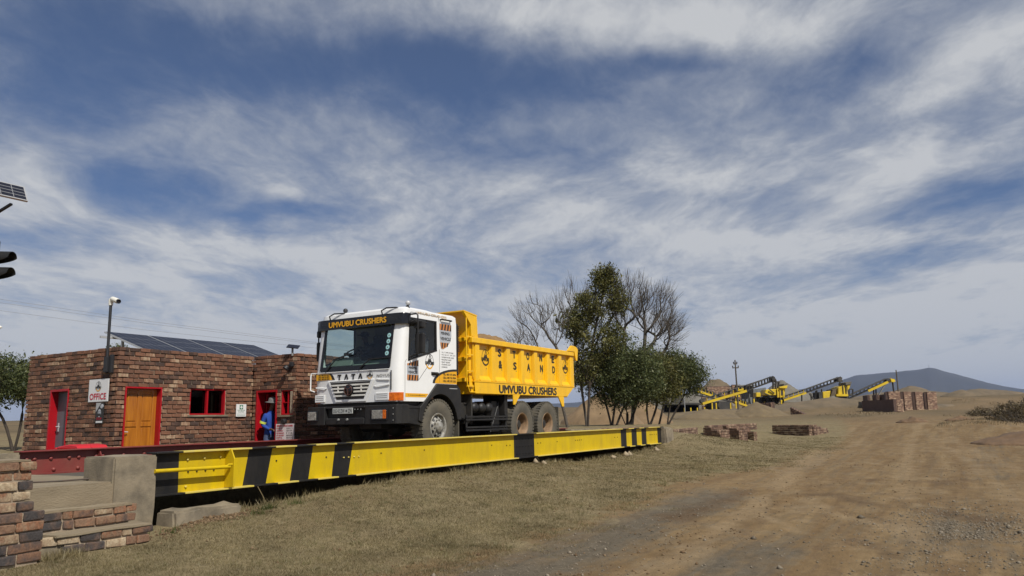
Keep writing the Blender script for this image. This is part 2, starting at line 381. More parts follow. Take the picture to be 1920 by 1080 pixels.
# ------------------------------------------------------------------ terrain
CTRL = np.array([(0,-9.2,0),(4,-8,0),(5,-5,.03),(4.7,-1,.23),(6,-.8,.2),(6.6,-.5,.33),(7.1,-.5,.385),(7.75,-.3,.40),(8.9,-.3,.45),(10,-.3,.5),(11.8,-.3,.58),
(14.5,-.3,.57),(16.4,-.3,.56),(19.3,-.3,.45),(22.8,-.3,.48),(25.3,-.3,.58),(27,-.3,.78),(28.5,.3,1.0),(8,-3,.12),(12,-3,.2),(18,-3,.25),(26,-3,.25),
(8,-6,.02),(14,-6,.05),(20,-7,.1),(12,-10,0),(20,-12,.1),(30,-8,.2),(34,-3.5,.2),(30,1.8,1.08),(35,3.1,1.1),(40,3.0,1.02),(48,4,.95),(33,.2,.60),(37,-.6,.24),(35.6,1.3,.20),(36,.9,.16),(38,.6,.22),(40,.3,.33),(37,2.8,1.12),(39.5,2.6,1.08),(42.5,-1.3,.46),(43.6,-.2,.50),
(39.5,-1,.30),(42,-1.2,.48),(44,-.3,.55),(46,-2.6,.5),(8,5,.4),(13,5,.45),(20,6,.6),(28,6,1.1),(33,7,1.15),(38,6.5,1.15),(44,6,1.1),(50,12,1.15),(20,20,.9),(10,15,.4),
(2,0,.12),(0,5,.3),(0,15,.3),(54,-10.8,.95),(46,-6.7,.93),(62,-4,1.0),(80,3,1.3),(78,9,1.2),(100,-2,1.5),(116,-7,1.8),(96,21,2.0),(104,18,2.1),(108,13,2.0),
(108,5,1.9),(112,7,2.7),(127,10,3.1),(138,4.6,3.4),(160,0,4),(160,-60,4),(100,-50,2.2),(60,-40,.8),(30,-40,0),(720,-32,10.5),(700,300,11),(700,-500,9),(300,100,6.2),
(300,-100,5.8),(110,100,3),(-50,0,-.2),(0,-60,-.3),(-300,0,-2),(0,-400,-2),(0,600,6),(3000,600,30),(3000,-1500,28)], float)
def _kern(d): return d
_n = len(CTRL); _P = CTRL[:, :2]
_A = _kern(np.hypot(_P[:, None, 0]-_P[None, :, 0], _P[:, None, 1]-_P[None, :, 1]))
_M = np.zeros((_n+3, _n+3)); _M[:_n, :_n] = _A; _M[:_n, _n] = 1; _M[:_n, _n+1:] = _P; _M[_n:, :_n] = _M[:_n, _n:].T
_w = np.linalg.solve(_M, np.concatenate([CTRL[:, 2], np.zeros(3)]))
def sstep(a, b, x): t = np.clip((x-a)/(b-a), 0, 1); return t*t*(3-2*t)
def vnoise(x, y, seed=0):
    """value noise, about -1..1"""
    xi = np.floor(x).astype(np.int64); yi = np.floor(y).astype(np.int64); fx = x-xi; fy = y-yi
    fx = fx*fx*(3-2*fx); fy = fy*fy*(3-2*fy)
    def h(a, b):
        k = (a*374761393 + b*668265263 + seed*1442695041) & 0xffffffff
        k = ((k ^ (k >> 13))*1274126177) & 0xffffffff
        return ((k ^ (k >> 16)) & 0xffff)/32767.5 - 1
    return (h(xi, yi)*(1-fx)+h(xi+1, yi)*fx)*(1-fy) + (h(xi, yi+1)*(1-fx)+h(xi+1, yi+1)*fx)*fy
def fbm(x, y, o=4, seed=0):
    s = 0; a = 1; t = 0
    for i in range(o): s = s + a*vnoise(x*2**i, y*2**i, seed+i); t += a; a *= .5
    return s/t
def base_z(x, y):
    x = np.asarray(x, float); y = np.asarray(y, float); z = _w[_n] + _w[_n+1]*x + _w[_n+2]*y
    for i in range(_n): z = z + _w[i]*np.hypot(x-_P[i, 0], y-_P[i, 1])
    return z
EDGE_X = [-30, 3, 5, 6.4, 8, 9.3, 11.6, 14.9, 18, 23, 30, 36, 44, 62, 90]
EDGE_Y = [-3.4, -3.6, -3.85, -4.1, -4.55, -4.6, -4.5, -4.1, -4.1, -4.6, -4.6, -4.3, -3.9, -1.4, 4]
def lawn_sd(x, y):
    """distance inside the lawn (positive) or out on the dirt (negative)"""
    return y - np.interp(x, EDGE_X, EDGE_Y)
def ground_z(x, y, detail=True):
    x = np.asarray(x, float); y = np.asarray(y, float)
    z = base_z(x, y); r = np.hypot(x-CAM.x, y-CAM.y)
    if detail:
        sd = lawn_sd(x, y)
        z = z + .035*fbm(x*.9, y*.9, 4, 3)*sstep(2, 8, r) + np.where(sd < 0, .022*fbm(x*.45, y*2.6, 4, 9), .02*fbm(x*3, y*3, 3, 5))
        z = z + .010*np.where(sd < 0, vnoise(x*.25+vnoise(x*.3, y*.3, 4), y*6.0, 11), 0)
        far = sstep(50, 110, r); z = z + far*.35*fbm(x*.05, y*.05, 4, 21) + sstep(300, 900, r)*3*fbm(x*.004, y*.004, 4, 2)
        z = z + .22*np.exp(-((x-44.5)**2/30+(y+9.8)**2/3.0))*(1+.6*fbm(x*1.1, y*1.1, 3, 8))
    pit = sstep(-.02, .45, y)*(1-sstep(3.55, 3.95, y))*sstep(6.3, 6.7, x)*(1-sstep(25.3, 26.0, x))
    z = z*(1-pit) + (-.35)*pit
    return z
def gz(x, y): return float(ground_z(np.array([x]), np.array([y]))[0])

def build_ground():
    a_in = np.linspace(R(-22), R(86), 560); a_out = np.linspace(R(86), R(338), 90)[1:-1]
    ang = np.concatenate([a_in, a_out]); na = len(ang)
    rad = np.concatenate([[.3, .8, 1.4, 2.0, 2.6], np.geomspace(3.0, 60, 210), np.geomspace(61.5, 14000, 130)]); nr = len(rad)
    rr, aa = np.meshgrid(rad, ang, indexing='ij')
    x = CAM.x + rr*np.cos(aa); y = CAM.y + rr*np.sin(aa); z = ground_z(x.ravel(), y.ravel()).reshape(x.shape)
    vs = np.stack([x, y, z], -1).reshape(-1, 3)
    i = np.arange(nr-1)[:, None]; j = np.arange(na)[None, :]; jn = (j+1) % na
    q = np.stack([i*na+j, (i+1)*na+j, (i+1)*na+jn, i*na+jn], -1).reshape(-1, 4)
    vs = np.concatenate([vs, [[CAM.x, CAM.y, float(ground_z(np.array([CAM.x]), np.array([CAM.y]))[0])]]]); c = len(vs)-1
    tri = np.stack([np.arange(na), (np.arange(na)+1) % na, np.full(na, c)], -1)
    me = bpy.data.meshes.new('ground')
    me.vertices.add(len(vs)); me.vertices.foreach_set('co', vs.ravel())
    loops = np.concatenate([q.ravel(), tri.ravel()]); me.loops.add(len(loops)); me.loops.foreach_set('vertex_index', loops)
    st = np.concatenate([np.arange(len(q))*4, len(q)*4+np.arange(len(tri))*3]); me.polygons.add(len(st)); me.polygons.foreach_set('loop_start', st)
    me.update(calc_edges=True); me.validate()
    sd = lawn_sd(vs[:, 0], vs[:, 1])
    at = me.attributes.new('lawn', 'FLOAT', 'POINT'); at.data.foreach_set('value', np.clip(sd, -6, 6).astype(np.float32))
    x, y = vs[:, 0], vs[:, 1]
    # where the grey crushed-stone surfacing of the track shows through the soil
    g = 1.0*np.exp(-((y+5.05-.02*(x-9))/.75)**2)*(1-sstep(14, 17, x))*sstep(2, 4, x)
    g = np.maximum(g, .62*np.exp(-(((x-12.0)/2.2)**4 + ((y+8.9)/.75)**4)))
    g = np.maximum(g, .8*np.exp(-((y+6.9)/.55)**4)*(1-sstep(9, 12, x)))
    g = np.maximum(g, .55*np.exp(-((y+5.2-.06*(x-22))/.5)**2)*sstep(18, 22, x)*(1-sstep(30, 38, x)))
    g = np.maximum(g, .5*np.exp(-((y+9.6)/.5)**2)*sstep(17, 22, x)*(1-sstep(34, 42, x)))
    # wheel tracks: pale compacted dust (+) and scuffed darker soil (-) along curved lines
    tr = np.zeros(len(x))
    for wgt, wd_, pts in ((1, .26, [(5.5,-6.2),(7.3,-6.18),(9.1,-6.28),(12.5,-6.0),(17,-5.6),(23.1,-4.95),(34.9,-3.9),(48.8,-3.4)]), (.9, .20, [(15,-5.6),(12.5,-6.21),(11.5,-6.89),(9.8,-8.02),(8.5,-8.8)]),
            (.8, .22, [(15,-6.6),(13.4,-7.16),(11.9,-8.19),(9.9,-8.96)]), (.8, .30, [(13,-6.7),(16.7,-6.0),(27.8,-5.12),(47,-4.56),(61.9,-5.87)]), (.9, .32, [(12,-8.3),(16.1,-8.06),(24.3,-7.55),(41.1,-6.83),(59.5,-6.64)]),
            (.7, .34, [(11,-9.6),(14,-9.75),(20.6,-9.49),(30.6,-8.62),(47.7,-6.6)]), (.7, .34, [(16,-10.4),(22.6,-10.18),(32.7,-9.09),(51.7,-6.95)]), (-.9, .36, [(11.5,-5.3),(12.5,-5.3),(15.8,-5.4),(15.6,-6.9),(14.1,-8.48),(13.2,-9.69)]),
            (-.6, .3, [(19.1,-7.13),(18.8,-8.69),(21.5,-10.11)]), (-.8, .28, [(10.9,-7.0),(10.7,-7.92),(9.1,-8.49)]), (-.5, .25, [(14,-6.4),(20,-5.7),(30,-5.3),(46,-5.1)]), (-.5, .28, [(14,-8.7),(20,-8.4),(30,-7.8),(46,-6.9)])):
        P = np.array(pts, float); best = np.full(len(x), 1e9)
        for a, b in zip(P, P[1:]):
            d = b-a; tt = np.clip(((x-a[0])*d[0]+(y-a[1])*d[1])/(d@d), 0, 1); best = np.minimum(best, np.hypot(x-a[0]-tt*d[0], y-a[1]-tt*d[1]))
        wob = best*(1+.5*fbm(x*.6, y*.9, 3, 17)); tr = tr + wgt*np.exp(-(wob/wd_)**2)
    at = me.attributes.new('track', 'FLOAT', 'POINT'); at.data.foreach_set('value', tr.astype(np.float32))
    at = me.attributes.new('gravel', 'FLOAT', 'POINT'); at.data.foreach_set('value', g.astype(np.float32))
    me.shade_smooth()
    o = bpy.data.objects.new('ground', me); col.objects.link(o); tag(o, kind='structure')
    m = bpy.data.materials.new('ground'); m.use_nodes = True; t = m.node_tree; t.nodes.clear(); N = NT(t)
    pos = N.n('ShaderNodeNewGeometry').outputs['Position']
    lawn = N.n('ShaderNodeAttribute', attribute_name='lawn').outputs['Fac']; grav = N.n('ShaderNodeAttribute', attribute_name='gravel').outputs['Fac']
    big = N.noise(pos, .35, 6, .6); mid = N.noise(pos, 1.6, 7, .65); fin = N.noise(pos, 14, 6, .7); vf = N.noise(pos, 70, 4, .7)
    trk = N.noise(N.mapping(pos, scale=(.11, 1.3, 1), rot=(0, 0, .03)), 1.6, 6, .6, .5)
    trk2 = N.noise(N.mapping(pos, scale=(.2, 4.0, 1), rot=(0, 0, -.05)), 1.6, 5, .6, .3)
    # soil: tan dust, redder damp soil, grey stone worked in along the wheel tracks
    soil = N.mix(N.ramp(trk, [(.36, 0), (.64, 1)]), (.212, .146, .074), (.162, .104, .050))
    soil = N.mix(N.ramp(mid, [(.48, 0), (.72, .8)]), soil, (.240, .180, .106))
    soil = N.mix(N.ramp(trk2, [(.52, 0), (.70, .5)]), soil, (.130, .108, .074))
    soil = N.mix(N.ramp(N.noise(N.mapping(pos, scale=(.5, 1.4, 1)), 2.6, 8, .7), [(.50, 0), (.66, .75)]), soil, (.138, .092, .052))
    trn = N.math('ADD', N.n('ShaderNodeAttribute', attribute_name='track').outputs['Fac'], N.math('MULTIPLY', N.math('SUBTRACT', mid, .5), 1.3))
    stone = N.mix(N.ramp(fin, [(.35, 0), (.7, 1)]), (.092, .078, .058), (.138, .120, .090))
    gm = N.math('ADD', grav, N.math('MULTIPLY', N.math('SUBTRACT', mid, .5), 1.5))
    gm = N.math('ADD', gm, N.math('MULTIPLY', N.math('SUBTRACT', trk2, .5), 1.2))
    soil = N.mix(N.ramp(gm, [(.25, 0), (.95, .85)]), soil, stone)
    soil = N.mix(N.ramp(trn, [(.35, 0), (1.1, .68)]), soil, (.255, .184, .104))
    soil = N.mix(N.ramp(N.math('MULTIPLY', trn, -1.0), [(.25, 0), (.9, .8)]), soil, (.112, .074, .042))
    grass = N.mix(N.ramp(mid, [(.34, 0), (.66, 1)]), (.180, .143, .078), (.240, .190, .106))
    grass = N.mix(N.ramp(N.noise(pos, .9, 6, .68), [(.54, 0), (.72, .65)]), grass, (.118, .108, .046))
    grass = N.mix(N.ramp(big, [(.52, 0), (.70, .55)]), grass, (.185, .130, .072))
    grass = N.mix(N.ramp(fin, [(.30, .55), (.55, 0)]), grass, (.060, .050, .028))
    lm = N.math('ADD', lawn, N.math('MULTIPLY', N.math('SUBTRACT', mid, .5), 2.6))
    lm = N.math('ADD', lm, N.math('MULTIPLY', N.math('SUBTRACT', fin, .5), .9))
    far = N.math('DIVIDE', N.math('SUBTRACT', N.vmath('DISTANCE', pos, tuple(CAM), 1), 52), 30, clamp=True)
    veld = N.mix(N.ramp(N.noise(N.mapping(pos, scale=(.35, 1, 1), rot=(0, 0, .53)), .10, 7, .62), [(.36, 0), (.62, 1)]), (.185, .130, .072), (.105, .082, .048))
    near = N.mix(N.ramp(lm, [(-.25, 0), (.55, 1)]), soil, grass)
    c = N.mix(N.math('MULTIPLY', far, .92), near, veld)
    gr_ = N.noise(N.mapping(pos, scale=(.7, 1, 1)), 5.5, 9, .74)
    c = N.mix(1.0, c, N.ramp(gr_, [(.30, .76), (.5, 1.0), (.70, 1.20)]), 'MULTIPLY')
    c = N.mix(1.0, c, N.ramp(vf, [(.25, .70), (.75, 1.28)]), 'MULTIPLY')
    b = N.n('ShaderNodeBsdfPrincipled', {'Base Color': c, 'Roughness': .95, 'Specular IOR Level': .15})
    h = N.math('ADD', N.math('MULTIPLY', fin, .6), N.math('MULTIPLY', vf, .35)); h = N.math('ADD', h, N.math('MULTIPLY', trk2, .5))
    bp = N.n('ShaderNodeBump', {'Strength': .9, 'Distance': .035, 'Height': h}); t.links.new(bp.outputs[0], b.inputs['Normal'])
    N.n('ShaderNodeOutputMaterial', {'Surface': b.outputs[0]}); me.materials.append(m)
build_ground()

def build_mountain():
    prof = [(32.78,120),(24.93,150),(17.27,156),(13.6,154),(10.74,176),(10.03,204),(8.98,225),(7.95,237),(6.92,270),(6.4,288),(4.93,292),(3.96,291),(3.32,300),
            (2.54,308),(2.0,317),(1.61,310),(1.17,288),(.31,253),(-.83,209),(-1.93,169),(-2.99,142),(-6.4,84),(-12.2,40),(-25,10)]
    pa = [p[0] for p in prof][::-1]; ph = [p[1] for p in prof][::-1]
    ang = np.linspace(-25, 33, 420); dep = np.linspace(-1, 1.2, 44)
    aa, dd = np.meshgrid(ang, dep, indexing='ij')
    H = np.interp(aa, pa, ph)
    r = 6500 + dd*1500
    sh = np.where(dd < 0, sstep(-1, 0, dd)**1.15, 1-.55*sstep(0, 1.2, dd))
    x = CAM.x + r*np.cos(np.radians(aa)); y = CAM.y + r*np.sin(np.radians(aa))
    z = H*sh + (1-sh)*20 + sh*(1-np.abs(dd)*.2)*fbm(x/420, y/420, 6, 31)*24*np.where(np.abs(dd) < .02, .15, 1) - 40*np.abs(fbm(x/700, y/700, 4, 40))*sh*(1-sh)*3
    vs = np.stack([x, y, z], -1).reshape(-1, 3); na, nd = aa.shape
    i = np.arange(na-1)[:, None]; j = np.arange(nd-1)[None, :]
    q = np.stack([i*nd+j, i*nd+j+1, (i+1)*nd+j+1, (i+1)*nd+j], -1).reshape(-1, 4)
    me = bpy.data.meshes.new('mountain'); me.from_pydata(vs.tolist(), [], q[:, ::-1].tolist()); me.materials.append(M_mount); me.shade_smooth()
    o = bpy.data.objects.new('mountain', me); col.objects.link(o); tag(o, kind='structure')
build_mountain()

def build_haze():
    m = bpy.data.materials.new('haze'); m.use_nodes = True; t = m.node_tree; t.nodes.clear(); N = NT(t)
    v = N.n('ShaderNodeVolumePrincipled', {'Color': (.44, .60, 1.0, 1), 'Density': 5.8e-5, 'Anisotropy': .15})
    N.n('ShaderNodeOutputMaterial', {'Volume': v.outputs[0]})
    o = MB().box(-14500, 14500, -14500, 14500, -60, 420).build('haze', m); tag(o, kind='stuff')
build_haze()

# ------------------------------------------------------------------ weighbridge
TOP, BOT, DECK = 1.25, 0.68, 0.87
wb = empty('weighbridge', (16, 1.95, .4), 'long steel weighbridge with a yellow and black striped front girder under the tipper truck', 'weighbridge')
def flange(x0, x1, y0, y1, z0, z1, m, name='flange'): MB().box(x0, x1, y0, y1, z0, z1).build(name, m, wb, bevel=.004)
webs_t = [6.50, 6.90, 8.09, 8.54, 9.01, 9.40, 9.91, 10.35, 15.89, 16.88, 22.39, 22.84, 23.27, 23.71, 24.14, 24.57, 25.63, 26.0]
webs_b = [6.50, 6.91, 7.99, 8.43, 8.91, 9.31, 9.84, 10.24, 15.89, 16.88, 22.39, 22.84, 23.27, 23.71, 24.14, 24.57, 25.63, 26.0]
fl = [6.50, 6.90, 8.07, 8.53, 8.96, 9.38, 9.86, 10.29, 15.90, 16.84, 22.35, 22.83, 23.28, 23.74, 24.17, 24.56, 25.69, 26.0]
for i in range(len(fl)-1):
    blk = i % 2 == 0
    o = MB().prism([(webs_b[i], BOT+.024), (webs_b[i+1], BOT+.024), (webs_t[i+1], TOP-.024), (webs_t[i], TOP-.024)], (0, .11, 0), X, Z, .014).build('girder_band', M_blk if blk else M_yel, wb)
    flange(fl[i]+.001, fl[i+1]-.001, 0, .23, TOP-.024, TOP, M_blk if blk else M_yel_edge, 'top_flange')
    flange(fl[i]+.06*(i > 0), fl[i+1]+.059*(i < len(fl)-2), 0, .23, BOT, BOT+.024, M_blk if blk else M_yel_edge, 'bottom_flange')
st = MB().prism([(-.10, BOT+.03), (.10, BOT+.03), (.10, TOP-.05), (.03, TOP+.005), (-.03, TOP-.01), (-.10, TOP-.14)], (7.66, 0, 0), Y, Z, .022).build('stiffener_plate', M_yel, wb, bevel=.004)
MB().tube([(6.45, -.04, 1.012), (7.64, -.04, 1.0)], .027, 10).build('rail', M_yel, wb, smooth=40)
MB().tube([(7.58, -.04, 1.0), (7.60, -.055, 1.03), (7.66, -.055, 1.03), (7.69, -.04, .99)], .018, 6).build('rail_clamp', M_yel, wb, smooth=40)
MB().box(7.71, 7.80, .082, .094, .955, .985).build('small_bracket', M_blk, wb)
bolt = MB(); bolt.lathe([(.0, .0), (.017, 0), (.017, .018), (.008, .026), (0, .026)], (0, 0, 0), (0, -1, 0), 6); bolt_me = bolt.build('bolt', M_yel_edge, link=False).data
bolt2 = MB(); bolt2.lathe([(.0, .0), (.012, 0), (.012, .014), (0, .016)], (0, 0, 0), (0, -1, 0), 6); bolt2_me = bolt2.build('bolt', M_blk, link=False).data
def put(me, name, loc, parent, rot=None, scale=None, mat_=None):
    o = bpy.data.objects.new(name, me); col.objects.link(o); o.location = loc
    if rot: o.rotation_euler = rot
    if scale: o.scale = scale
    if parent: set_parent(o, parent)
    return o
for x, z in ((7.03,1.13),(7.30,1.135),(7.57,1.14),(7.02,.77)): put(bolt_me, 'bolt', (x, .096, z), wb)
for x in (7.0, 7.14, 7.28, 7.42): put(bolt2_me, 'bolt', (x+.05, .096, .965), wb)
for x in (10.12, 10.24, 10.38, 10.50): put(bolt_me, 'bolt', (x, .096, 1.0), wb, scale=(.8, .8, .8))
for x in (9.7, 8.62, 11.1, 12.4, 14.9): put(bolt2_me, 'bolt', (x, .096, 1.03), wb)
for i in range(6):
    for z in (1.12, .95, .78): put(bolt2_me, 'bolt', (16.02+i*.145, .096, z), wb)
for x in (15.55, 15.7, 17.05, 17.2, 19.2, 19.32, 19.44, 19.56, 18.1, 21.9, 22.1, 24.9, 25.0, 25.12, 25.3, 25.5): put(bolt2_me, 'bolt', (x, .096, 1.0), wb)
# red far girder with rivets, steel deck plates and cross members
MB().prism([(6.75, DECK+.005), (26.0, DECK+.005), (26.0, TOP-.022), (6.75, TOP-.022)], (0, 3.80, 0), X, Z, .014).build('far_girder', M_red, wb)
MB().box(6.72, 26.0, 3.68, 3.91, TOP-.022, TOP).build('top_flange', M_red, wb, bevel=.004)
MB().box(6.75, 26.0, 3.70, 3.90, DECK, DECK+.02).build('bottom_flange', M_red, wb)
MB().prism([(-.11, BOT+.22), (.0, BOT+.22), (.0, TOP-.03), (-.06, TOP-.03), (-.11, TOP-.12)], (8.02, 3.786, 0), Y, Z, .02).build('stiffener_plate', M_red, wb)
riv = MB(); riv.lathe([(.034, 0), (.032, .014), (.02, .028), (0, .032)], (0, 0, 0), (0, -1, 0), 10); riv_me = riv.build('rivet', M_red, smooth=60, link=False).data
for x in (6.86, 6.98, 7.24, 7.54, 7.70, 8.0, 8.12, 8.5, 8.9): put(riv_me, 'rivet', (x, 3.786, 1.115), wb)
for x in (7.3, 7.7, 8.3): put(riv_me, 'rivet', (x, 3.786, .935), wb)
for i in range(8):
    a = 6.55+i*2.43; MB().box(a, a+2.40, .24, 3.66, DECK-.03, DECK).build('deck_plate', M_deck, wb)
for i in range(11): MB().box(7.2+i*1.8, 7.35+i*1.8, .13, 3.78, BOT+.03, DECK-.034).build('cross_member', M_matte, wb)

# ------------------------------------------------------------------ abutment, ramp slab, steps
def rough_box(name, dims, m, parent=None, cuts=5, amp=.012, seed=1, bev=.02):
    """weathered block: subdivided box with softened, uneven faces"""
    bm = bmesh.new(); x0, x1, y0, y1, z0, z1 = dims
    bmesh.ops.create_cube(bm, size=1)
    for v in bm.verts: v.co = Vector((x0 if v.co.x < 0 else x1, y0 if v.co.y < 0 else y1, z0 if v.co.z < 0 else z1))
    bmesh.ops.bevel(bm, geom=bm.edges[:], offset=bev, segments=2, affect='EDGES')
    bmesh.ops.subdivide_edges(bm, edges=[e for e in bm.edges if e.calc_length() > .12], cuts=cuts, use_grid_fill=True)
    for v in bm.verts:
        p = v.co; q = Vector((vnoise(np.array([p.x*7+seed]), np.array([p.y*7+p.z*5]), seed)[0], vnoise(np.array([p.y*7+seed]), np.array([p.z*7+p.x*5]), seed+3)[0], vnoise(np.array([p.z*6]), np.array([p.x*6+p.y*4]), seed+5)[0]))
        v.co += q*amp
    me = bpy.data.meshes.new(name); bm.to_mesh(me); bm.free(); me.materials.append(m); me.shade_smooth(); me.set_sharp_from_angle(angle=R(28))
    o = bpy.data.objects.new(name, me); col.objects.link(o)
    if parent: set_parent(o, parent)
    return o
tag(rough_box('concrete_abutment', (5.90, 6.492, -.02, .62, -.1, 1.222), M_conc, seed=2, amp=.010), 'short weathered concrete pillar at the near end of the striped girder', 'concrete pillar')
tag(rough_box('concrete_abutment', (6.3, 6.7, 3.66, 4.1, -.1, 1.215), M_conc, seed=12), 'concrete end block behind the near end of the red girder', 'concrete pillar')
tag(rough_box('concrete_abutment', (26.02, 26.9, -.06, .55, -.1, 1.20), M_conc, seed=4, amp=.03, bev=.05), 'worn concrete end block at the far end of the yellow girder', 'concrete pillar')
tag(rough_box('concrete_abutment', (26.02, 28.6, 3.55, 4.0, -.1, 1.19), M_conc, seed=5, amp=.02), 'pale concrete end block behind the tipper truck at the far red girder', 'concrete pillar')
tag(rough_box('ramp_slab', (-6, 6.48, .0, 3.66, .2, .925), M_conc_top, cuts=6, amp=.008, seed=7, bev=.025), 'concrete approach slab leading onto the near end of the weighbridge', 'concrete slab')
tag(MB().tube([(4.2, 1.15, .93), (5.0, .98, .945), (5.6, .72, .935), (5.95, .45, .95)], .012, 6).build('drain_pipe', M_rustp, smooth=50), 'thin rusty pipe lying across the concrete approach slab', 'pipe')
fs_ = empty('footing_slab', (7.0, -.3, .3), 'broken concrete footing on the grass below the near end of the striped girder', 'concrete slab')
rough_box('slab', (6.50, 7.56, -.40, -.04, .2, .525), M_conc, fs_, seed=9, amp=.02, bev=.03)

# bricks -----------------------------------------------------------------------------------------------------------
def brick_mesh(name, L, W_, H, m, bev=.008, jit=.004, seed=0, seg=1):
    r = random.Random(seed); bm = bmesh.new(); bmesh.ops.create_cube(bm, size=1)
    for v in bm.verts: v.co = Vector((v.co.x*L + r.uniform(-jit, jit), v.co.y*W_ + r.uniform(-jit, jit), v.co.z*H + r.uniform(-jit, jit)))
    bmesh.ops.bevel(bm, geom=bm.edges[:], offset=bev, segments=seg, affect='EDGES')
    me = bpy.data.meshes.new(name); bm.to_mesh(me); bm.free(); me.materials.append(m)
    if seg > 1: me.shade_smooth()
    return me
def rough_brick(name, L, W_, H, m, seed):
    """an old kiln brick: worn round edges, dents"""
    r = random.Random(seed); bm = bmesh.new(); bmesh.ops.create_cube(bm, size=1)
    for v in bm.verts: v.co = Vector((v.co.x*L, v.co.y*W_, v.co.z*H))
    bmesh.ops.subdivide_edges(bm, edges=bm.edges[:], cuts=2, use_grid_fill=True)
    for v in bm.verts:
        d = sum(1 for a, b in ((v.co.x, L/2), (v.co.y, W_/2), (v.co.z, H/2)) if abs(abs(a)-b) < 1e-4)
        k = {1: .0, 2: .006, 3: .011}.get(d, 0)
        v.co -= Vector((math.copysign(k, v.co.x) if abs(abs(v.co.x)-L/2) < 1e-4 else 0, math.copysign(k, v.co.y) if abs(abs(v.co.y)-W_/2) < 1e-4 else 0, math.copysign(k, v.co.z) if abs(abs(v.co.z)-H/2) < 1e-4 else 0))*r.uniform(.5, 1.25)
        v.co += Vector((r.uniform(-1, 1), r.uniform(-1, 1), r.uniform(-1, 1)))*.0045
    me = bpy.data.meshes.new(name); bm.to_mesh(me); bm.free(); me.materials.append(m); me.shade_smooth(); me.set_sharp_from_angle(angle=R(38))
    return me

def worn_brick(name, L, W_, H, m, seed):
    """an old hand-laid brick: flat faces, worn arrises, knocked corners"""
    r = random.Random(seed); bm = bmesh.new(); bmesh.ops.create_cube(bm, size=1)
    for v in bm.verts: v.co = Vector((v.co.x*L + r.uniform(-.009, .005)*math.copysign(1, v.co.x), v.co.y*W_ + r.uniform(-.004, .004), v.co.z*H + r.uniform(-.007, .003)*math.copysign(1, v.co.z)))
    bmesh.ops.bevel(bm, geom=bm.edges[:], offset=r.uniform(.011, .018), segments=3, profile=.6, affect='EDGES')
    bmesh.ops.triangulate(bm, faces=[f for f in bm.faces if f.calc_area() > .004])
    for v in bm.verts: v.co += Vector((r.uniform(-1, 1), r.uniform(-1, 1), r.uniform(-1, 1)))*.0022
    me = bpy.data.meshes.new(name); bm.to_mesh(me); bm.free(); me.materials.append(m); me.shade_smooth(); me.set_sharp_from_angle(angle=R(30))
    return me
# brick pillar at the left edge of the lawn and the brick steps
def lay(parent, me_list, rows, origin, u, n, H, jit=.006, name='brick', base_len=.222):
    """rows: list of lists of brick lengths; lays courses upward from origin along u, faces towards n"""
    o3, u, n = Vector(origin), Vector(u), Vector(n); ang = math.atan2(u.y, u.x)
    for k, (off, lens, inset) in enumerate(rows):
        x = off
        for L in lens:
            me = rng.choice(me_list); sx = (L-.010)/base_len
            c = o3 + u*(x+L/2) - n*(.053+inset+rng.uniform(-jit, jit)) + Z*(H*(k+.5)+rng.uniform(-.003, .003))
            ob = put(me, name, c, parent, rot=(rng.uniform(-.012, .012), rng.uniform(-.012, .012), ang+rng.uniform(-.018, .018)), scale=(sx, 1, 1))
            x += L
pil = empty('brick_pillar', (4.3, -.75, .24), 'stepped pillar of old worn bricks at the left end of the steps', 'brick pillar')
RB = [worn_brick('brick', .222, .106, .092, M_brick_n, 50+i) for i in range(10)]
hp = .102
front = []
for k in range(5): front.append((-.0 if k % 2 else -.12, [.24, .24, .24, .24, .155][:5] if k % 2 else [.25, .25, .25, .25, .235], 0))
front = [(0, [.21, .25, .23, .25], 0), (0, [.12, .25, .22, .35/1.0-.0], 0), (0, [.24, .23, .23, .24], 0), (0, [.16, .24, .26, .28], 0), (0, [.25, .21, .26, .22], 0)]
lay(pil, RB, front, (3.75, -.78, .235), X, (0, -1, 0), hp)
up = [(0, [.24, .23, .22, .17], 0), (0, [.14, .25, .26, .18], .02), (0, [.22, .24, .23, .15], 0), (0, [.17, .23, .24, .19], .02), (0, [.24, .24, .21, .17], 0)]
lay(pil, RB, up, (3.75, -.70, .235+5*hp), X, (0, -1, 0), hp)
for k in range(5):      # end faces seen from the side
    lay(pil, RB, [(0, [.22, .23] if k % 2 else [.12, .23, .10], 0)], (4.69-.004, -.67, .235+k*hp), Y, (1, 0, 0), hp)
    lay(pil, RB, [(0, [.12, .22] if k % 2 else [.22, .12], 0)], (4.57-.004, -.59, .235+(k+5)*hp), Y, (1, 0, 0), hp)
for k in range(5): lay(pil, RB, [(0, [.23, .24] if k % 2 else [.12, .23, .12], 0)], (3.752, -.20, .235+k*hp), (0, -1, 0), (-1, 0, 0), hp); lay(pil, RB, [(0, [.22, .22] if k % 2 else [.12, .22, .1], 0)], (3.752, -.24, .235+(k+5)*hp), (0, -1, 0), (-1, 0, 0), hp)
MB().box(3.79, 4.655, -.752, -.2, .1, .235+5*hp-.012).build('mortar_core', M_mortar, pil)
MB().box(3.79, 4.525, -.668, -.25, .235+5*hp-.012, .235+10*hp-.006).build('mortar_core', M_mortar, pil)
rough_box('cap', (3.76, 4.55, -.69, -.26, .235+10*hp-.012, .235+10*hp+.014), M_conc_top, pil, cuts=3, amp=.006, seed=3, bev=.006)

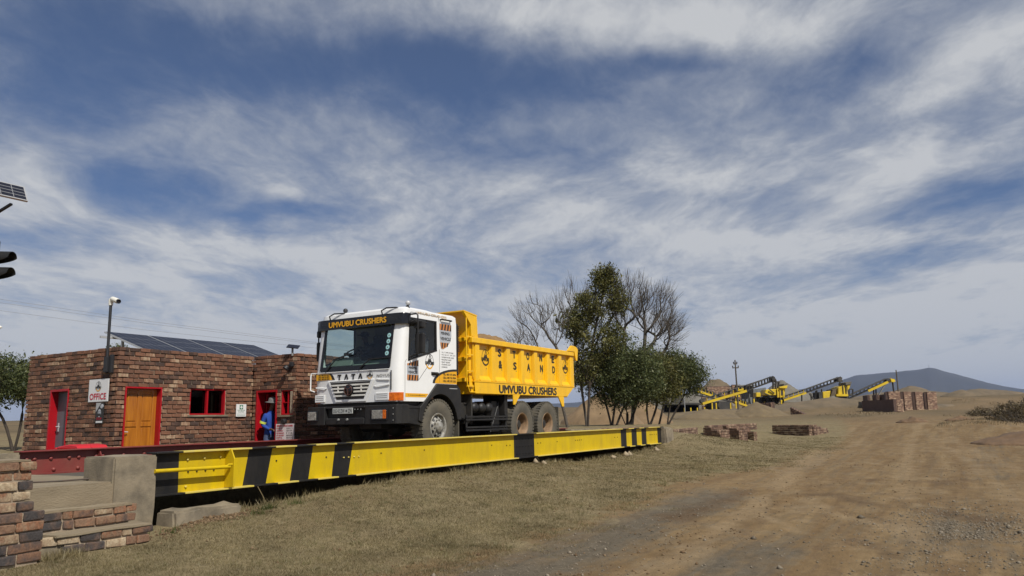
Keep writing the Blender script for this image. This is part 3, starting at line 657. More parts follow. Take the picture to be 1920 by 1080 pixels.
stp = empty('brick_steps', (5.5, -.4, .2), 'two low steps of old bricks with earth treads beside the brick pillar', 'steps')
hs = .107
lay(stp, RB, [(0, [.26, .13, .25, .25, .26], 0), (.0, [.25, .12, .25, .24, .16, .14], 0)], (4.90, -.30, .455), X, (0, -1, 0), hs)
lay(stp, RB, [(.06, [.25, .24, .25, .13, .17], 0), (.0, [.25, .24, .25, .13, .27], 0)], (4.93, -.62, .225), X, (0, -1, 0), hs)
lay(stp, RB, [(0, [.24], 0), (0, [.25], 0)], (5.98, -.22, .455), Y, (1, 0, 0), hs)
lay(stp, RB, [(0, [.24, .1], 0), (0, [.12, .22], 0)], (6.045, -.55, .225), Y, (1, 0, 0), hs)
MB().box(4.7, 5.945, -.275, -.035, .12, .655).build('mortar_core', M_mortar, stp)
MB().box(4.74, 5.02, -.57, -.27, .12, .418).build('mortar_core', M_conc, stp)
MB().box(5.021, 6.01, -.595, -.27, .12, .425).build('mortar_core', M_mortar, stp)
lay(stp, RB, [(0, [.20], 0)], (4.75, -.585, .225+hs), X, (0, -1, 0), hs)
rough_box('tread', (4.72, 5.985, -.30, -.04, .640, .675), M_conc_top, stp, cuts=4, amp=.010, seed=21, bev=.01)
rough_box('tread', (4.9, 6.04, -.63, -.31, .415, .447), M_conc_top, stp, cuts=4, amp=.010, seed=22, bev=.01)

# brick retaining walls beyond the bridge
BF = [brick_mesh('brick', .222, .106, .097, M_brick_f, .010, .007, 70+i) for i in range(5)]
def low_wall(name, p0, p1, steps, label, H=.112, L=.28, cat='brick wall', th=.22, root=None):
    """short dry brick wall from p0 to p1 (x, y); steps(t) gives (lowest, highest) course at each place along it"""
    p0, p1 = Vector((*p0, 0)), Vector((*p1, 0)); d = (p1-p0); ln = d.length; u = d.normalized(); n = Vector((u.y, -u.x, 0))
    zb = min(gz(p0.x, p0.y), gz(p1.x, p1.y)) - .12
    o = root or empty(name, ((p0+p1)/2).to_tuple()[:2] + (zb,), label, cat, 'low brick walls beyond the weighbridge')
    ang = math.atan2(u.y, u.x); kmax = 0
    for k in range(0, 40):
        x = -(L/2 if k % 2 else 0); any_ = False
        while x < ln:
            a, b = max(0, x), min(ln, x+L)
            if b-a > .07:
                z0, z1 = steps((a+b)/2/ln)
                zc = zb+H*(k+.5)
                if z0 <= zc <= z1:
                    any_ = True
                    for sgn in ((1,) if th < .15 else (1, -1)):
                        c = p0 + u*((a+b)/2) + n*(sgn*(th/2-.055) + rng.uniform(-.008, .008)); c.z = zc
                        put(rng.choice(BF), 'brick', c, o, rot=(0, 0, ang+rng.uniform(-.02, .02)), scale=((b-a-.012)/.222, 1, 1))
            x += L
        if any_: kmax = k
    zt = steps(.5)[1]
    return o
wn = Vector((-math.cos(R(32)), math.sin(R(32)), 0)); wd = Vector((-wn.y, wn.x, 0))*-1     # walls face away from the sun, their ends into it
def wd_end(p, L): q = Vector((*p, 0)) + Vector((math.sin(R(32)), math.cos(R(32)), 0))*-L; return (q.x, q.y)
a = (36.25, 1.62); q = low_wall('retaining_wall', a, wd_end(a, 1.15), lambda t: (.0, 1.06-.26*t**1.5), 'tallest stepped red brick wall just beyond the far end of the girder')
ret = lambda a, L, ln, root, f: low_wall('retaining_wall', (wd_end(a, L)[0]+.12, wd_end(a, L)[1]+.10), (wd_end(a, L)[0]+ln, wd_end(a, L)[1]+.16), f, '', root=root)
ret(a, 1.15, 1.5, q, lambda t: (.0, .80+.18*t))
a = (38.3, 1.25); q = low_wall('retaining_wall', a, wd_end(a, 1.1), lambda t: (.0, 1.05-.2*t**2), 'middle stepped red brick wall of the three beyond the bridge')
ret(a, 1.1, 1.5, q, lambda t: (.0, .84+.18*t))
a = (40.3, .85); low_wall('retaining_wall', a, wd_end(a, .85), lambda t: (.1, 1.06-.4*t), 'smallest stepped red brick wall of the three beyond the bridge')
a = (44.1, .15); low_wall('retaining_wall', a, wd_end(a, 2.55), lambda t: (.35, 1.04), 'long low dark brick wall standing alone on the grass by the track')
low_wall('retaining_wall', (42.86, -2.04), (46.0, -2.28), lambda t: (.3, 1.02-.30*t), 'sunlit brick return running from the right end of the lone low wall')
low_wall('retaining_wall', (29.5, .85), (34.6, 1.55), lambda t: (.9-.3*t, 1.14-.04*t), 'broken brick edging stepping down the bank left of the stepped walls')
low_wall('retaining_wall', (37.0, 1.75), (44.0, 1.1), lambda t: (.85, 1.10), 'sunlit brick strip behind the three stepped walls')
low_wall('brick_kerb', (28.6, 3.9), (39.2, 3.9), lambda t: (1.02, 1.17), 'brick kerb along the far ramp in front of the tree trunks', H=.09, cat='brick kerb')

# ------------------------------------------------------------------ office building
OX, OY, OYL, OXI, OYI, OZ, OZ0, OXR = 9.69, 5.95, 9.37, 13.23, 4.465, 3.262, .30, 19.0
off = empty('office_building', (13, 7, .4), 'flat roofed brick office with red door frames behind the weighbridge', 'building')
BH, BL = .0925, .24
BO = [brick_mesh('brick', .226, .10, .076, M_brick_o, .006, .006, 90+i) for i in range(6)]
cand = []           # every facing brick: (size in view, centre, angle, length)
def rects_minus(u0, u1, z0, z1, ops):
    us = sorted({u0, u1, *[o[0] for o in ops], *[o[1] for o in ops]}); zs = sorted({z0, z1, *[o[2] for o in ops], *[o[3] for o in ops]})
    for a, b in zip(us, us[1:]):
        for c, d in zip(zs, zs[1:]):
            if not any(o[0] <= (a+b)/2 <= o[1] and o[2] <= (c+d)/2 <= o[3] for o in ops): yield a, b, c, d
def office_wall(p0, p1, ops, vis_z=1.1):
    """wall from p0 to p1, outward normal to the right of that direction; ops = openings (u0,u1,z0,z1)"""
    p0, p1 = Vector((*p0, 0)), Vector((*p1, 0)); d = p1-p0; ln = d.length; u = d.normalized(); n = Vector((u.y, -u.x, 0)); ang = math.atan2(u.y, u.x)
    core = MB()
    for a, b, c, e in rects_minus(.03, ln-.03, OZ0, OZ-.03, ops):
        core.obox(p0+u*((a+b)/2)-n*.130+Z*((c+e)/2), u*((b-a)/2), n*.100, Z*((e-c)/2))
    core.build('mortar_wall', M_mortar, off)
    k = 0
    while OZ0+BH*(k+1) <= OZ+.01:
        zc = OZ-BH*(k+.5); x = -(BL/2 if k % 2 else 0)
        while x < ln:
            segs = [(max(0, x), min(ln, x+BL))]
            for o in ops:
                if o[2]-.02 < zc < o[3]+.02:
                    ns = []
                    for a, b in segs:
                        if b <= o[0] or a >= o[1]: ns.append((a, b)); continue
                        if a < o[0]: ns.append((a, o[0]))
                        if b > o[1]: ns.append((o[1], b))
                    segs = ns
            for a, b in segs:
                if b-a > .05:
                    c = p0+u*((a+b)/2)-n*(.05+rng.uniform(-.011, .007)); c.z = zc+rng.uniform(-.004, .004)
                    dv = c-CAM; px = (b-a)*abs(u.dot(Vector((dv.y, -dv.x, 0)).normalized()))/dv.length
                    cand.append((px if zc > vis_z else px*.01, c, ang, (b-a-.018)/.226))
            x += BL
        k += 1
# openings
D_F = (10.738-.862, 10.738)            # brown door x range
front_ops = [(9.876-OX, 10.738-OX, .40, 2.434), (11.461-OX, 12.442-OX, 1.838, 2.437)]
left_ops = [(OYL-8.39, OYL-7.68, .40, 2.45)]
inner_ops = [(OY-5.82, OY-5.10, .40, 2.412), (OY-4.99, OY-4.575, 1.806, 2.40)]
office_wall((OX, OYL), (OX, OY), left_ops)
office_wall((OX, OY), (OXI, OY), front_ops)
office_wall((OXI, OY), (OXI, OYI), inner_ops)
office_wall((OXI, OYI), (OXR, OYI), [])
cand.sort(key=lambda c: -c[0])
for s_, c, a, sx in cand[:300]:
    put(rng.choice(BO), 'brick', c, off, rot=(rng.uniform(-.012, .012), 0, a+rng.uniform(-.012, .012)), scale=(sx, 1, 1))
bv = []; bf = []
base = [np.array([tuple(v.co) for v in m.vertices]) for m in BO]; bpl = [[tuple(p.vertices) for p in m.polygons] for m in BO]
for s_, c, a, sx in cand[300:]:
    i = rng.randrange(len(BO)); vv = base[i]*[sx, 1, 1]; ca, sa = math.cos(a), math.sin(a)
    q = np.stack([vv[:, 0]*ca-vv[:, 1]*sa+c.x, vv[:, 0]*sa+vv[:, 1]*ca+c.y, vv[:, 2]+c.z], -1); o_ = len(bv)
    bv += q.tolist(); bf += [tuple(o_+k for k in f) for f in bpl[i]]
me = bpy.data.meshes.new('brick_courses'); me.from_pydata(bv, [], bf); me.materials.append(M_brick_i)
o = bpy.data.objects.new('brick_courses', me); col.objects.link(o); set_parent(o, off); tag(o, kind='stuff')
# back walls, roof, floor
bk = MB(); bk.box(OX+.05, OXR, OYL-.22, OYL-.02, OZ0, OZ-.03); bk.box(OXR-.2, OXR, OYI+.22, OYL-.23, OZ0, OZ-.03); bk.build('back_wall', M_mortar, off)
MB().box(OX+.24, OXI+.01, OY+.24, OYL-.24, 2.95, 3.06).build('roof', M_conc, off)
MB().box(OXI+.02, OXR-.21, OYI+.24, OYL-.24, 2.96, 3.06).build('roof', M_conc, off)
MB().box(OX+.24, OXR-.21, OYI+.24, OYL-.24, .3, .40).build('floor', M_conc, off)
# brown panelled door, front wall
fr = MB(); x0, x1, zt = 9.876, 10.738, 2.434
fr.box(x0, x0+.034, OY-.010, OY+.20, .40, zt); fr.box(x1-.034, x1, OY-.010, OY+.20, .40, zt); fr.box(x0+.034, x1-.034, OY-.008, OY+.198, zt-.034, zt)
fr.build('door_frame', M_doorred, off, bevel=.004)
dr = MB(); dr.box(x0+.036, x1-.036, OY+.145, OY+.185, .41, zt-.036); door = dr.build('door', M_wood, off)
dw = x1-x0-.072; xa = x0+.036
pn = MB()
st_ = .095
for c0, c1 in ((0, st_), (dw/2-.05, dw/2+.05), (dw-st_, dw)): pn.box(xa+c0, xa+c1, OY+.126, OY+.1445, .41, zt-.036)
for z0, z1 in ((.41, .62), (.96, 1.09), (1.60, 1.70), (zt-.14, zt-.036)):
    for c0, c1 in ((st_, dw/2-.05), (dw/2+.05, dw-st_)): pn.box(xa+c0+.001, xa+c1-.001, OY+.1265, OY+.1445, z0, z1)
pn.build('door_rail', M_wood, door, bevel=.006)
for z0, z1 in ((.64, .94), (1.11, 1.58), (1.72, zt-.16)):
    for c0, c1 in ((st_+.02, dw/2-.07), (dw/2+.07, dw-st_-.02)):
        MB().box(xa+c0, xa+c1, OY+.130, OY+.1446, z0, z1).build('door_panel', M_wood, door, bevel=.012)
h = MB(); h.box(xa+.025, xa+.065, OY+.116, OY+.126, 1.40, 1.56); h.tube([(xa+.045, OY+.12, 1.50), (xa+.045, OY+.08, 1.50), (xa+.13, OY+.08, 1.495)], .010, 8); h.build('handle', M_silv, door, smooth=40)
# grey door, left wall
y0, y1, zt = 7.68, 8.39, 2.45
fr = MB(); fr.box(OX-.012, OX+.24, y1-.05, y1, .40, zt); fr.box(OX-.012, OX+.24, y0, y0+.03, .40, zt); fr.box(OX-.010, OX+.238, y0+.03, y1-.05, zt-.05, zt)
fr.build('door_frame', M_doorred, off, bevel=.004)
door = MB().box(OX+.155, OX+.20, y0+.032, y1-.053, .41, zt-.053).build('door', M_doorgrey, off)
h = MB(); h.box(OX+.148, OX+.1545, y1-.16, y1-.12, 1.53, 1.72); h.tube([(OX+.15, y1-.14, 1.64), (OX+.10, y1-.14, 1.64), (OX+.10, y1-.27, 1.635)], .011, 8); h.build('handle', M_silv, door, smooth=40)
# red doorway with its leaf swung inwards
y0, y1, zt = 5.10, 5.82, 2.412
fr = MB(); fr.box(OXI-.012, OXI+.24, y1-.05, y1, .40, zt); fr.box(OXI-.012, OXI+.24, y0, y0+.045, .40, zt); fr.box(OXI-.010, OXI+.238, y0+.045, y1-.05, zt-.05, zt)
fr.build('door_frame', M_doorred, off, bevel=.004)
leaf = MB(); leaf.box(OXI+.25, OXI+.92, y1-.10, y1-.06, .42, zt-.06); door = leaf.build('door', M_doorred, off)
ld = MB()
for z0, z1 in ((.42, .56), (1.15, 1.27), (zt-.18, zt-.06)): ld.box(OXI+.26, OXI+.91, y1-.118, y1-.1005, z0, z1)
ld.build('door_rail', M_doorred, door, bevel=.004)
for i in range(5): MB().box(OXI+.30+i*.12, OXI+.405+i*.12, y1-.108, y1-.1004, .58, 1.13).build('door_board', M_doorred, door); MB().box(OXI+.30+i*.12, OXI+.405+i*.12, y1-.108, y1-.1004, 1.29, zt-.20).build('door_board', M_doorred, door)
MB().tube([(OXI+.85, y1-.12, 1.39), (OXI+.85, y1-.16, 1.39), (OXI+.74, y1-.16, 1.385)], .011, 8).build('handle', M_ink, door, smooth=40)
# windows
def window(name, o, u, n, w, z0, z1, cols, rows, fw=.034, depth=.10):
    o, u, n = Vector(o), Vector(u), Vector(n); f = MB()
    def b(a0, a1, c0, c1, d0=-.05, d1=.05): f.obox(o+u*((a0+a1)/2)+Z*((c0+c1)/2)-n*(depth-.02+(d0+d1)/2), u*((a1-a0)/2), n*((d1-d0)/2), Z*((c1-c0)/2))
    b(0, w, z1-fw, z1); b(0, w, z0, z0+fw); b(0, fw, z0+fw, z1-fw); b(w-fw, w, z0+fw, z1-fw)
    fr_ = f.build(name, M_doorred, off, bevel=.004)
    for i in range(1, cols):
        m_ = MB(); x = w*i/cols; m_.obox(o+u*x+Z*((z0+z1)/2)-n*(depth-.025), u*(.022 if cols == 2 and rows == 1 else .011), n*.03, Z*((z1-z0)/2-fw)); m_.build('mullion', M_doorred, fr_)
    for j in range(1, rows):
        m_ = MB(); z = z0+(z1-z0)*j/rows; m_.obox(o+u*(w/2)+Z*z-n*(depth-.022), u*(w/2-fw), n*.026, Z*.010); m_.build('glazing_bar', M_doorred, fr_)
    for i in range(cols):
        for j in range(rows):
            g = MB(); a0, a1 = w*i/cols+.012, w*(i+1)/cols-.012; c0, c1 = z0+(z1-z0)*j/rows+.012, z0+(z1-z0)*(j+1)/rows-.012
            g.obox(o+u*((a0+a1)/2)+Z*((c0+c1)/2)-n*(depth+.025), u*((a1-a0)/2), n*.003, Z*((c1-c0)/2)); g.build('pane', M_offg, fr_)
    return fr_
M_offg = glass_mat('office_glass', (.16, .17, .17), .0, .02, .7)
w1 = window('window', (11.461, OY, 0), X, (0, -1, 0), .981, 1.838, 2.437, 2, 1)
MB().box(11.40, 12.50, OY-.03, OY+.10, 1.80, 1.836).build('sill', M_conc, w1)
w2 = window('window', (OXI, 4.99, 0), (0, -1, 0), (-1, 0, 0), .415, 1.806, 2.40, 2, 2)
MB().box(OXI-.03, OXI+.10, 4.54, 5.05, 1.765, 1.804).build('sill', M_conc, w2)
MB().box(OXI+.24, OXR-.22, OY+1.2, OY+1.25, .4, 2.95).build('inner_wall', M_mortar, off)

# company emblem: a ring, a digger silhouette and the name across it
def emblem(c, u, v, s, parent, full=True, th=.004, name='emblem', mats=None):
    c, u, v = Vector(c), Vector(u), Vector(v); n = u.cross(v).normalized(); b = MB()
    def arc(r0, r1, a0, a1, k=22):
        p = []
        for i in range(k+1): t = R(a0+(a1-a0)*i/k); p.append((t, r0)); p.append((t, r1))
        vs = [c+u*(r*math.cos(t)*s*.86)+v*(r*math.sin(t)*s)+n*th for t, r in p]
        b.add(vs, [(2*i, 2*i+1, 2*i+3, 2*i+2) for i in range(k)])
    b.mi = 1; arc(.80, 1.0, 205, 335); b.mi = 2; arc(.93, 1.0, -25, 205)
    b.mi = 0
    def poly(pp): b.add([c+u*(x*s)+v*(y*s)+n*(th+.0015) for x, y in pp], [tuple(range(len(pp)))])
    poly([(-.42,-.02),(.42,-.02),(.36,.16),(-.38,.16)]); poly([(-.30,.17),(-.05,.17),(-.05,.40),(-.24,.40)]); poly([(.0,.17),(.30,.17),(.26,.34),(.0,.34)])
    poly([(-.12,.48),(-.02,.44),(.10,.88),(.0,.92)]); poly([(.0,.92),(.10,.88),(.34,.48),(.26,.46)]); poly([(.20,.47),(.42,.47),(.38,.36),(.26,.36)])
    poly([(-.98,-.02),(.98,-.02),(.94,-.10),(-.94,-.10)])
    b.text('UMVUBU', s*1.9, s*.34, c-v*(s*.26), u, v, th+.002, .035)
    return b.build(name, mats or [M_ink, M_gold, M_ink], parent)

# signs on the office
def sign(name, c, u, w, h, m, label, cat, th=.012):
    c, u = Vector(c), Vector(u); n = u.cross(Z); b = MB(); b.obox(c+n*(th/2), u*(w/2), n*(th/2), Z*(h/2))
    o = b.build(name, m); tag(o, label, cat); return o
u_, n_ = Vector((0, -1, 0)), Vector((-1, 0, 0))
c = Vector((OX-.028, 6.536, 2.368)); s = sign('office_sign', c, u_, .685, .462, M_sign, 'white office sign with red lettering and round emblem on the brick wall', 'sign')
MB().text('OFFICE', .58, .135, c+n_*.013+Z*(-.125), u_, Z, .003, .018).build('lettering', M_signred, s)
emblem(c+n_*.013+Z*.085, u_, Z, .105, s)
MB().obox(c+n_*.0005, u_*.35, n_*.005, Z*.238).build('backing', M_alu, s)
c = Vector((OX-.026, 6.44, 1.895)); s = sign('safety_sign', c, u_, .27, .43, M_ink, 'narrow black safety notice with a masked face below the office sign', 'sign')
b = MB(); b.prism([(-.135,.215),(-.135,.02),(.05,.215)], c+n_*.0135, u_, Z, .002); b.build('corner_panel', M_alu, s)
b = MB(); k = 16; b.prism([(.055*math.cos(t*2*math.pi/k), .085*math.sin(t*2*math.pi/k)) for t in range(k)], c+n_*.0135+Z*.0-u_*.005, u_, Z, .002); b.build('face_symbol', M_greyv, s)
b = MB(); b.prism([(-.048,-.06),(.048,-.06),(.05,-.005),(-.05,-.005)], c+n_*.0160-u_*.005, u_, Z, .002); b.prism([(-.04,.02),(-.012,.02),(-.012,.034),(-.04,.034)], c+n_*.016-u_*.005, u_, Z, .002); b.prism([(.012,.02),(.04,.02),(.04,.034),(.012,.034)], c+n_*.016-u_*.005, u_, Z, .002); b.build('mask_symbol', M_ink, s)
MB().text('STOP', .17, .05, c+n_*.013-Z*.115, u_, Z, .003, .014).build('lettering', M_signred, s)
b = MB(); b.obox(c+n_*.014-Z*.18, u_*.11, n_*.001, Z*.018); b.build('text_strip', M_sign, s)
b = MB(); b.lathe([(0,0),(.045,0),(.045,.012),(0,.012)], c+n_*.012+u_*.075+Z*.14, n_, 16); b.build('badge', M_greyv, s)
u_, n_ = X, Vector((0, -1, 0))
c = Vector((12.865, OY-.026, 1.942)); s = sign('first_aid_sign', c, u_, .295, .295, M_sign, 'white first aid notice with a green cross right of the front window', 'sign')
b = MB(); b.obox(c+n_*.0135+Z*.075, u_*.05, n_*.0015, Z*.05); b.build('green_square', M_green, s)
b = MB(); b.obox(c+n_*.0165+Z*.075, u_*.037, n_*.0012, Z*.013); b.obox(c+n_*.0165+Z*.075, u_*.013, n_*.0011, Z*.037); b.build('white_cross', M_sign, s)
MB().text('FIRST AID BOX', .22, .026, c+n_*.013-Z*.0, u_, Z, .003, .01).build('lettering', M_green, s)
MB().text('IN OFFICE', .17, .026, c+n_*.013-Z*.038, u_, Z, .003, .01).build('lettering', M_green, s)
b = MB(); b.obox(c+n_*.0135-Z*.088, u_*.125, n_*.001, Z*.0025); b.obox(c+n_*.0135-Z*.122, u_*.125, n_*.001, Z*.0025); b.build('rule_line', M_green, s)
u_, n_ = Vector((0, -1, 0)), Vector((-1, 0, 0))
c = Vector((OXI-.026, 4.77, 1.39)); s = sign('contact_notice', c, u_, .60, .42, M_pinks, 'white notice of emergency contact numbers in red and black under the small window', 'sign')
MB().text('EMERGENCY CONTACT NUMBERS', .52, .042, c+n_*.013+Z*.165, u_, Z, .003, .014).build('lettering', M_signred, s)
for i, (a_, b_) in enumerate((('POLICE', '10111'), ('AMBULANCE', '10177'), ('FIRE BRIGADE', '112'), ('SITE MANAGER', '082 505 2033'), ('HOSPITAL', '036 637 2111'), ('SAFETY OFFICER', '083 575 5094'))):
    z = .105-i*.054
    MB().text(a_, .10+.012*len(a_), .030, c+n_*.013+Z*z-u_*(.27-.05-.006*len(a_)), u_, Z, .003, .014).build('lettering', M_signred, s)
    MB().text(b_, .19, .030, c+n_*.013+Z*z+u_*.155, u_, Z, .003, .014).build('lettering', M_ink, s)
# flood light below the small window, dome light near the corner of the parapet
s = empty('wall_lamp', (OXI-.08, 4.79, 1.655), 'small black lamp on the brick wall just above the contact notice', 'lamp')
b = MB(); b.lathe([(0,0),(.05,0),(.062,.03),(.062,.09),(.05,.10),(0,.10)], (OXI-.005, 4.79, 1.655), (-1, 0, 0), 18); b.build('lamp_body', M_pole, s, smooth=40)
b = MB(); b.obox((OXI-.02, 4.79, 1.60), (0, .03, 0), (.012, 0, 0), (0, 0, .03)); b.build('bracket', M_pole, s)
s = empty('security_light', (OXI-.1, 4.62, 2.98), 'small dark security light on the brick wall below the parapet lamp', 'lamp')
b = MB(); b.lathe([(0,-.02),(.05,-.02),(.075,.06),(0,.065)], (OXI-.10, 4.70, 2.93), (-.6, .25, -.75), 14); b.build('lamp_head', M_pole, s, smooth=40)
b = MB(); b.box(OXI-.07, OXI-.002, 4.56, 4.66, 2.94, 3.05); b.tube([(OXI-.06, 4.60, 3.0), (OXI-.09, 4.67, 2.98)], .015, 6); b.build('bracket', M_pole, s, bevel=.008)
s = empty('solar_lamp', (13.2, 4.62, 3.26), 'little solar panel lamp on a short post above the right brick parapet', 'solar lamp')
MB().tube([(13.22, 4.62, 3.20), (13.22, 4.62, 3.40)], .025, 8).build('post', M_galv, s, smooth=40)
pu = Vector((.55, -.83, -.12)).normalized(); pv = Vector((.70, .55, .42)).normalized(); pv = (pv-pu*pv.dot(pu)).normalized()
MB().obox((13.22, 4.60, 3.42), pu*.14, pv*.10, pu.cross(pv)*.012).build('panel', M_pvp, s, bevel=.004)
# roof solar array
s = empty('solar_array', (12.8, 7.2, 3.06), 'row of large dark solar panels tilted on the flat office roof', 'solar panels')
pa, pb = Vector((0, 6.46, 3.27)), Vector((0, 8.05, 3.80)); pvv = (pb-pa).normalized(); pl = (pb-pa).length; nn = X.cross(pvv)
for i in range(4):
    xc_ = 10.62+.55+i*1.105
    f = MB(); f.obox(Vector((xc_, 0, 0))+(pa+pb)/2, X*.545, pvv*(pl/2), nn*.018); pnl = f.build('panel', M_alu, s)
    g = MB(); g.obox(Vector((xc_, 0, 0))+(pa+pb)/2+nn*.0195, X*.525, pvv*(pl/2-.02), nn*.0015); g.build('cell_sheet', M_pvp, pnl)
    g = MB()
    for q in range(1, 6): g.obox(Vector((xc_-.525+q*.175, 0, 0))+(pa+pb)/2+nn*.0216, X*.0022, pvv*(pl/2-.03), nn*.0004)
    for q in (1/3, 2/3): g.obox(Vector((xc_, 0, 0))+pa+pvv*(pl*q)+nn*.0217, X*.52, pvv*.004, nn*.0004)
    g.build('cell_lines', M_pvline, pnl)
for yy, k in ((6.75, .18), (7.75, .81)):
    q = pa+pvv*(pl*k); MB().bar((10.35, q.y, q.z-.05), (15.1, q.y, q.z-.05), .05, .05).build('support_rail', M_alu, s)
    for xx in (10.9, 13.0, 14.8): MB().bar((xx, q.y, 3.06), (xx, q.y, q.z-.076), .05, .05).build('support_leg', M_alu, s)
# camera mast
s = empty('camera_mast', (OX-.06, 6.26, 2.7), 'slim black mast with a white security camera at the corner of the brick office', 'camera mast')
MB().tube([(OX-.06, 6.265, 2.72), (OX-.06, 6.27, 4.17)], .030, 10).build('mast', M_pole, s, smooth=40)
b = MB(); b.box(OX-.10, OX-.002, 6.21, 6.33, 2.74, 3.06); b.build('bracket', M_pole, s, bevel=.006)
b = MB(); b.box(OX-.06, OX-.003, 6.10, 6.19, 2.72, 3.10); b.build('junction_box', M_pole, s, bevel=.006)
d = Vector((-.05, -.95, -.30)).normalized()
b = MB(); b.lathe([(0,-.13),(.045,-.13),(.055,-.10),(.055,.10),(.05,.12),(0,.11)], Vector((OX-.06, 6.13, 4.25)), d, 18); cm = b.build('camera_body', M_camw, s, smooth=40)
b = MB(); b.lathe([(0,.125),(.043,.125),(.046,.16),(.03,.155),(0,.14)], Vector((OX-.06, 6.13, 4.25)), d, 18); b.build('camera_lens', M_gloss, cm, smooth=40)
b = MB(); b.tube([(OX-.06, 6.27, 4.15), (OX-.06, 6.27, 4.24), (OX-.06, 6.20, 4.265)], [.045, .05, .03], 10); b.lathe([(0,0),(.05,0),(.045,.05),(0,.07)], (OX-.06, 6.27, 4.24), (0, 0, 1), 12); b.build('camera_mount', M_camw, s, smooth=40)
# red wheelie bin behind the red girder
s = empty('wheelie_bin', (8.2, 4.5, .4), 'red plastic wheelie bin showing its lid above the red girder', 'bin')
b = MB(); b.prism([(7.92,.45),(8.44,.45),(8.5,1.23),(7.86,1.23)], (0, 4.80, 0), X, Z, .55); b.build('bin_body', M_bin, s, bevel=.02)
b = MB(); b.prism([(4.2,1.232),(4.85,1.232),(4.85,1.27),(4.5,1.31),(4.25,1.29)], (7.93, 0, 0), Y, Z, .25); b.build('lid', M_bin, s, bevel=.015)
b = MB(); b.prism([(4.2,1.232),(4.85,1.232),(4.85,1.262),(4.5,1.31),(4.25,1.285)], (8.185, 0, 0), Y, Z, .30); b.build('lid', M_bin, s, bevel=.015)
b = MB(); b.tube([(7.9, 4.86, 1.24), (8.46, 4.86, 1.24)], .018, 8); b.build('handle', M_bin, s, smooth=40)

# ------------------------------------------------------------------ people
def skin_body(name, joints, bones, root, assign, mats, label, sub=2):
    """one continuous body grown from a skeleton; assign(co) picks the material of each face"""
    names = list(joints); me = bpy.data.meshes.new(name); me.from_pydata([joints[k][0] for k in names], [(names.index(a), names.index(b)) for a, b in bones], [])
    o = bpy.data.objects.new(name, me); col.objects.link(o)
    md = o.modifiers.new('skin', 'SKIN'); md.use_smooth_shade = True; md.branch_smoothing = .6
    lay_ = me.skin_vertices[0].data
    for i, k in enumerate(names):
        r = joints[k][1]; lay_[i].radius = r if hasattr(r, '__len__') else (r, r); lay_[i].use_root = (k == root)
    sb = o.modifiers.new('sub', 'SUBSURF'); sb.levels = sub; sb.render_levels = sub
    dg = bpy.context.evaluated_depsgraph_get(); m2 = bpy.data.meshes.new_from_object(o.evaluated_get(dg))
    o.modifiers.clear(); o.data = m2; m2.name = name; m2.materials.clear()
    for m in mats: m2.materials.append(m)
    for p in m2.polygons: p.material_index = assign(p.center); p.use_smooth = True
    tag(o, label, 'person'); return o
px_, py_ = 13.36, 5.46
J = {'hip': ((px_, py_, 1.30), .13), 'waist': ((px_, py_, 1.45), .125), 'chest': ((px_, py_-.01, 1.70), (.15, .14)), 'neckb': ((px_, py_-.02, 1.88), .075), 'neck': ((px_, py_-.04, 1.96), .055),
     'head': ((px_, py_-.08, 2.06), .085), 'crown': ((px_, py_-.08, 2.15), .07), 'face': ((px_, py_-.15, 2.04), .03),
     'shL': ((px_-.15, py_+.01, 1.83), .075), 'elL': ((px_-.17, py_+.07, 1.58), .058), 'wrL': ((px_-.15, py_-.14, 1.48), .038), 'haL': ((px_-.14, py_-.24, 1.47), .03),
     'shR': ((px_+.15, py_, 1.83), .075), 'elR': ((px_+.18, py_+.04, 1.58), .058), 'wrR': ((px_+.13, py_-.16, 1.46), .038), 'haR': ((px_+.11, py_-.26, 1.45), .03),
     'thL': ((px_-.09, py_, 1.20), .10), 'knL': ((px_-.09, py_, .87), .07), 'anL': ((px_-.09, py_+.03, .48), .05), 'toL': ((px_-.09, py_-.14, .44), .042),
     'thR': ((px_+.09, py_, 1.20), .10), 'knR': ((px_+.09, py_-.03, .87), .07), 'anR': ((px_+.09, py_, .48), .05), 'toR': ((px_+.09, py_-.17, .44), .042)}
Bn = [('hip','waist'),('waist','chest'),('chest','neckb'),('neckb','neck'),('neck','head'),('head','crown'),('head','face'),('chest','shL'),('shL','elL'),('elL','wrL'),('wrL','haL'),
      ('chest','shR'),('shR','elR'),('elR','wrR'),('wrR','haR'),('hip','thL'),('thL','knL'),('knL','anL'),('anL','toL'),('hip','thR'),('thR','knR'),('knR','anR'),('anR','toR')]
def asg(c):
    if c.z > 1.925: return 2
    if c.y < py_-.17 and 1.4 < c.z < 1.55: return 2
    if c.z < .52: return 3
    return 0 if c.z > 1.36 else 1
pr = skin_body('person', J, Bn, 'hip', asg, [M_blue, M_jean, M_skin, M_pole], 'person in blue overalls and a grey hat standing in the red doorway')
fing = MB()
for sx_ in (-.14, .11):
    for k in range(4): fing.tube([(px_+sx_-.03+k*.02, py_-.25, 1.475), (px_+sx_-.03+k*.02, py_-.30, 1.462), (px_+sx_-.03+k*.02, py_-.325-.006*(k % 2), 1.43)], [.011, .010, .008], 6)
    fing.tube([(px_+sx_-.035, py_-.21, 1.48), (px_+sx_-.055, py_-.25, 1.485), (px_+sx_-.05, py_-.28, 1.475)], [.013, .011, .009], 6)
fing.build('fingers', M_skin, pr, smooth=60)
b = MB(); b.tube([(px_-.158, py_+.052, 1.662), (px_-.168, py_+.066, 1.612)], [.084, .078], 16, False); b.build('reflective_band', M_hivis, pr, smooth=60, solid=.01)
hatb = MB(); hd = Vector((.0, -.10, 1)).normalized()
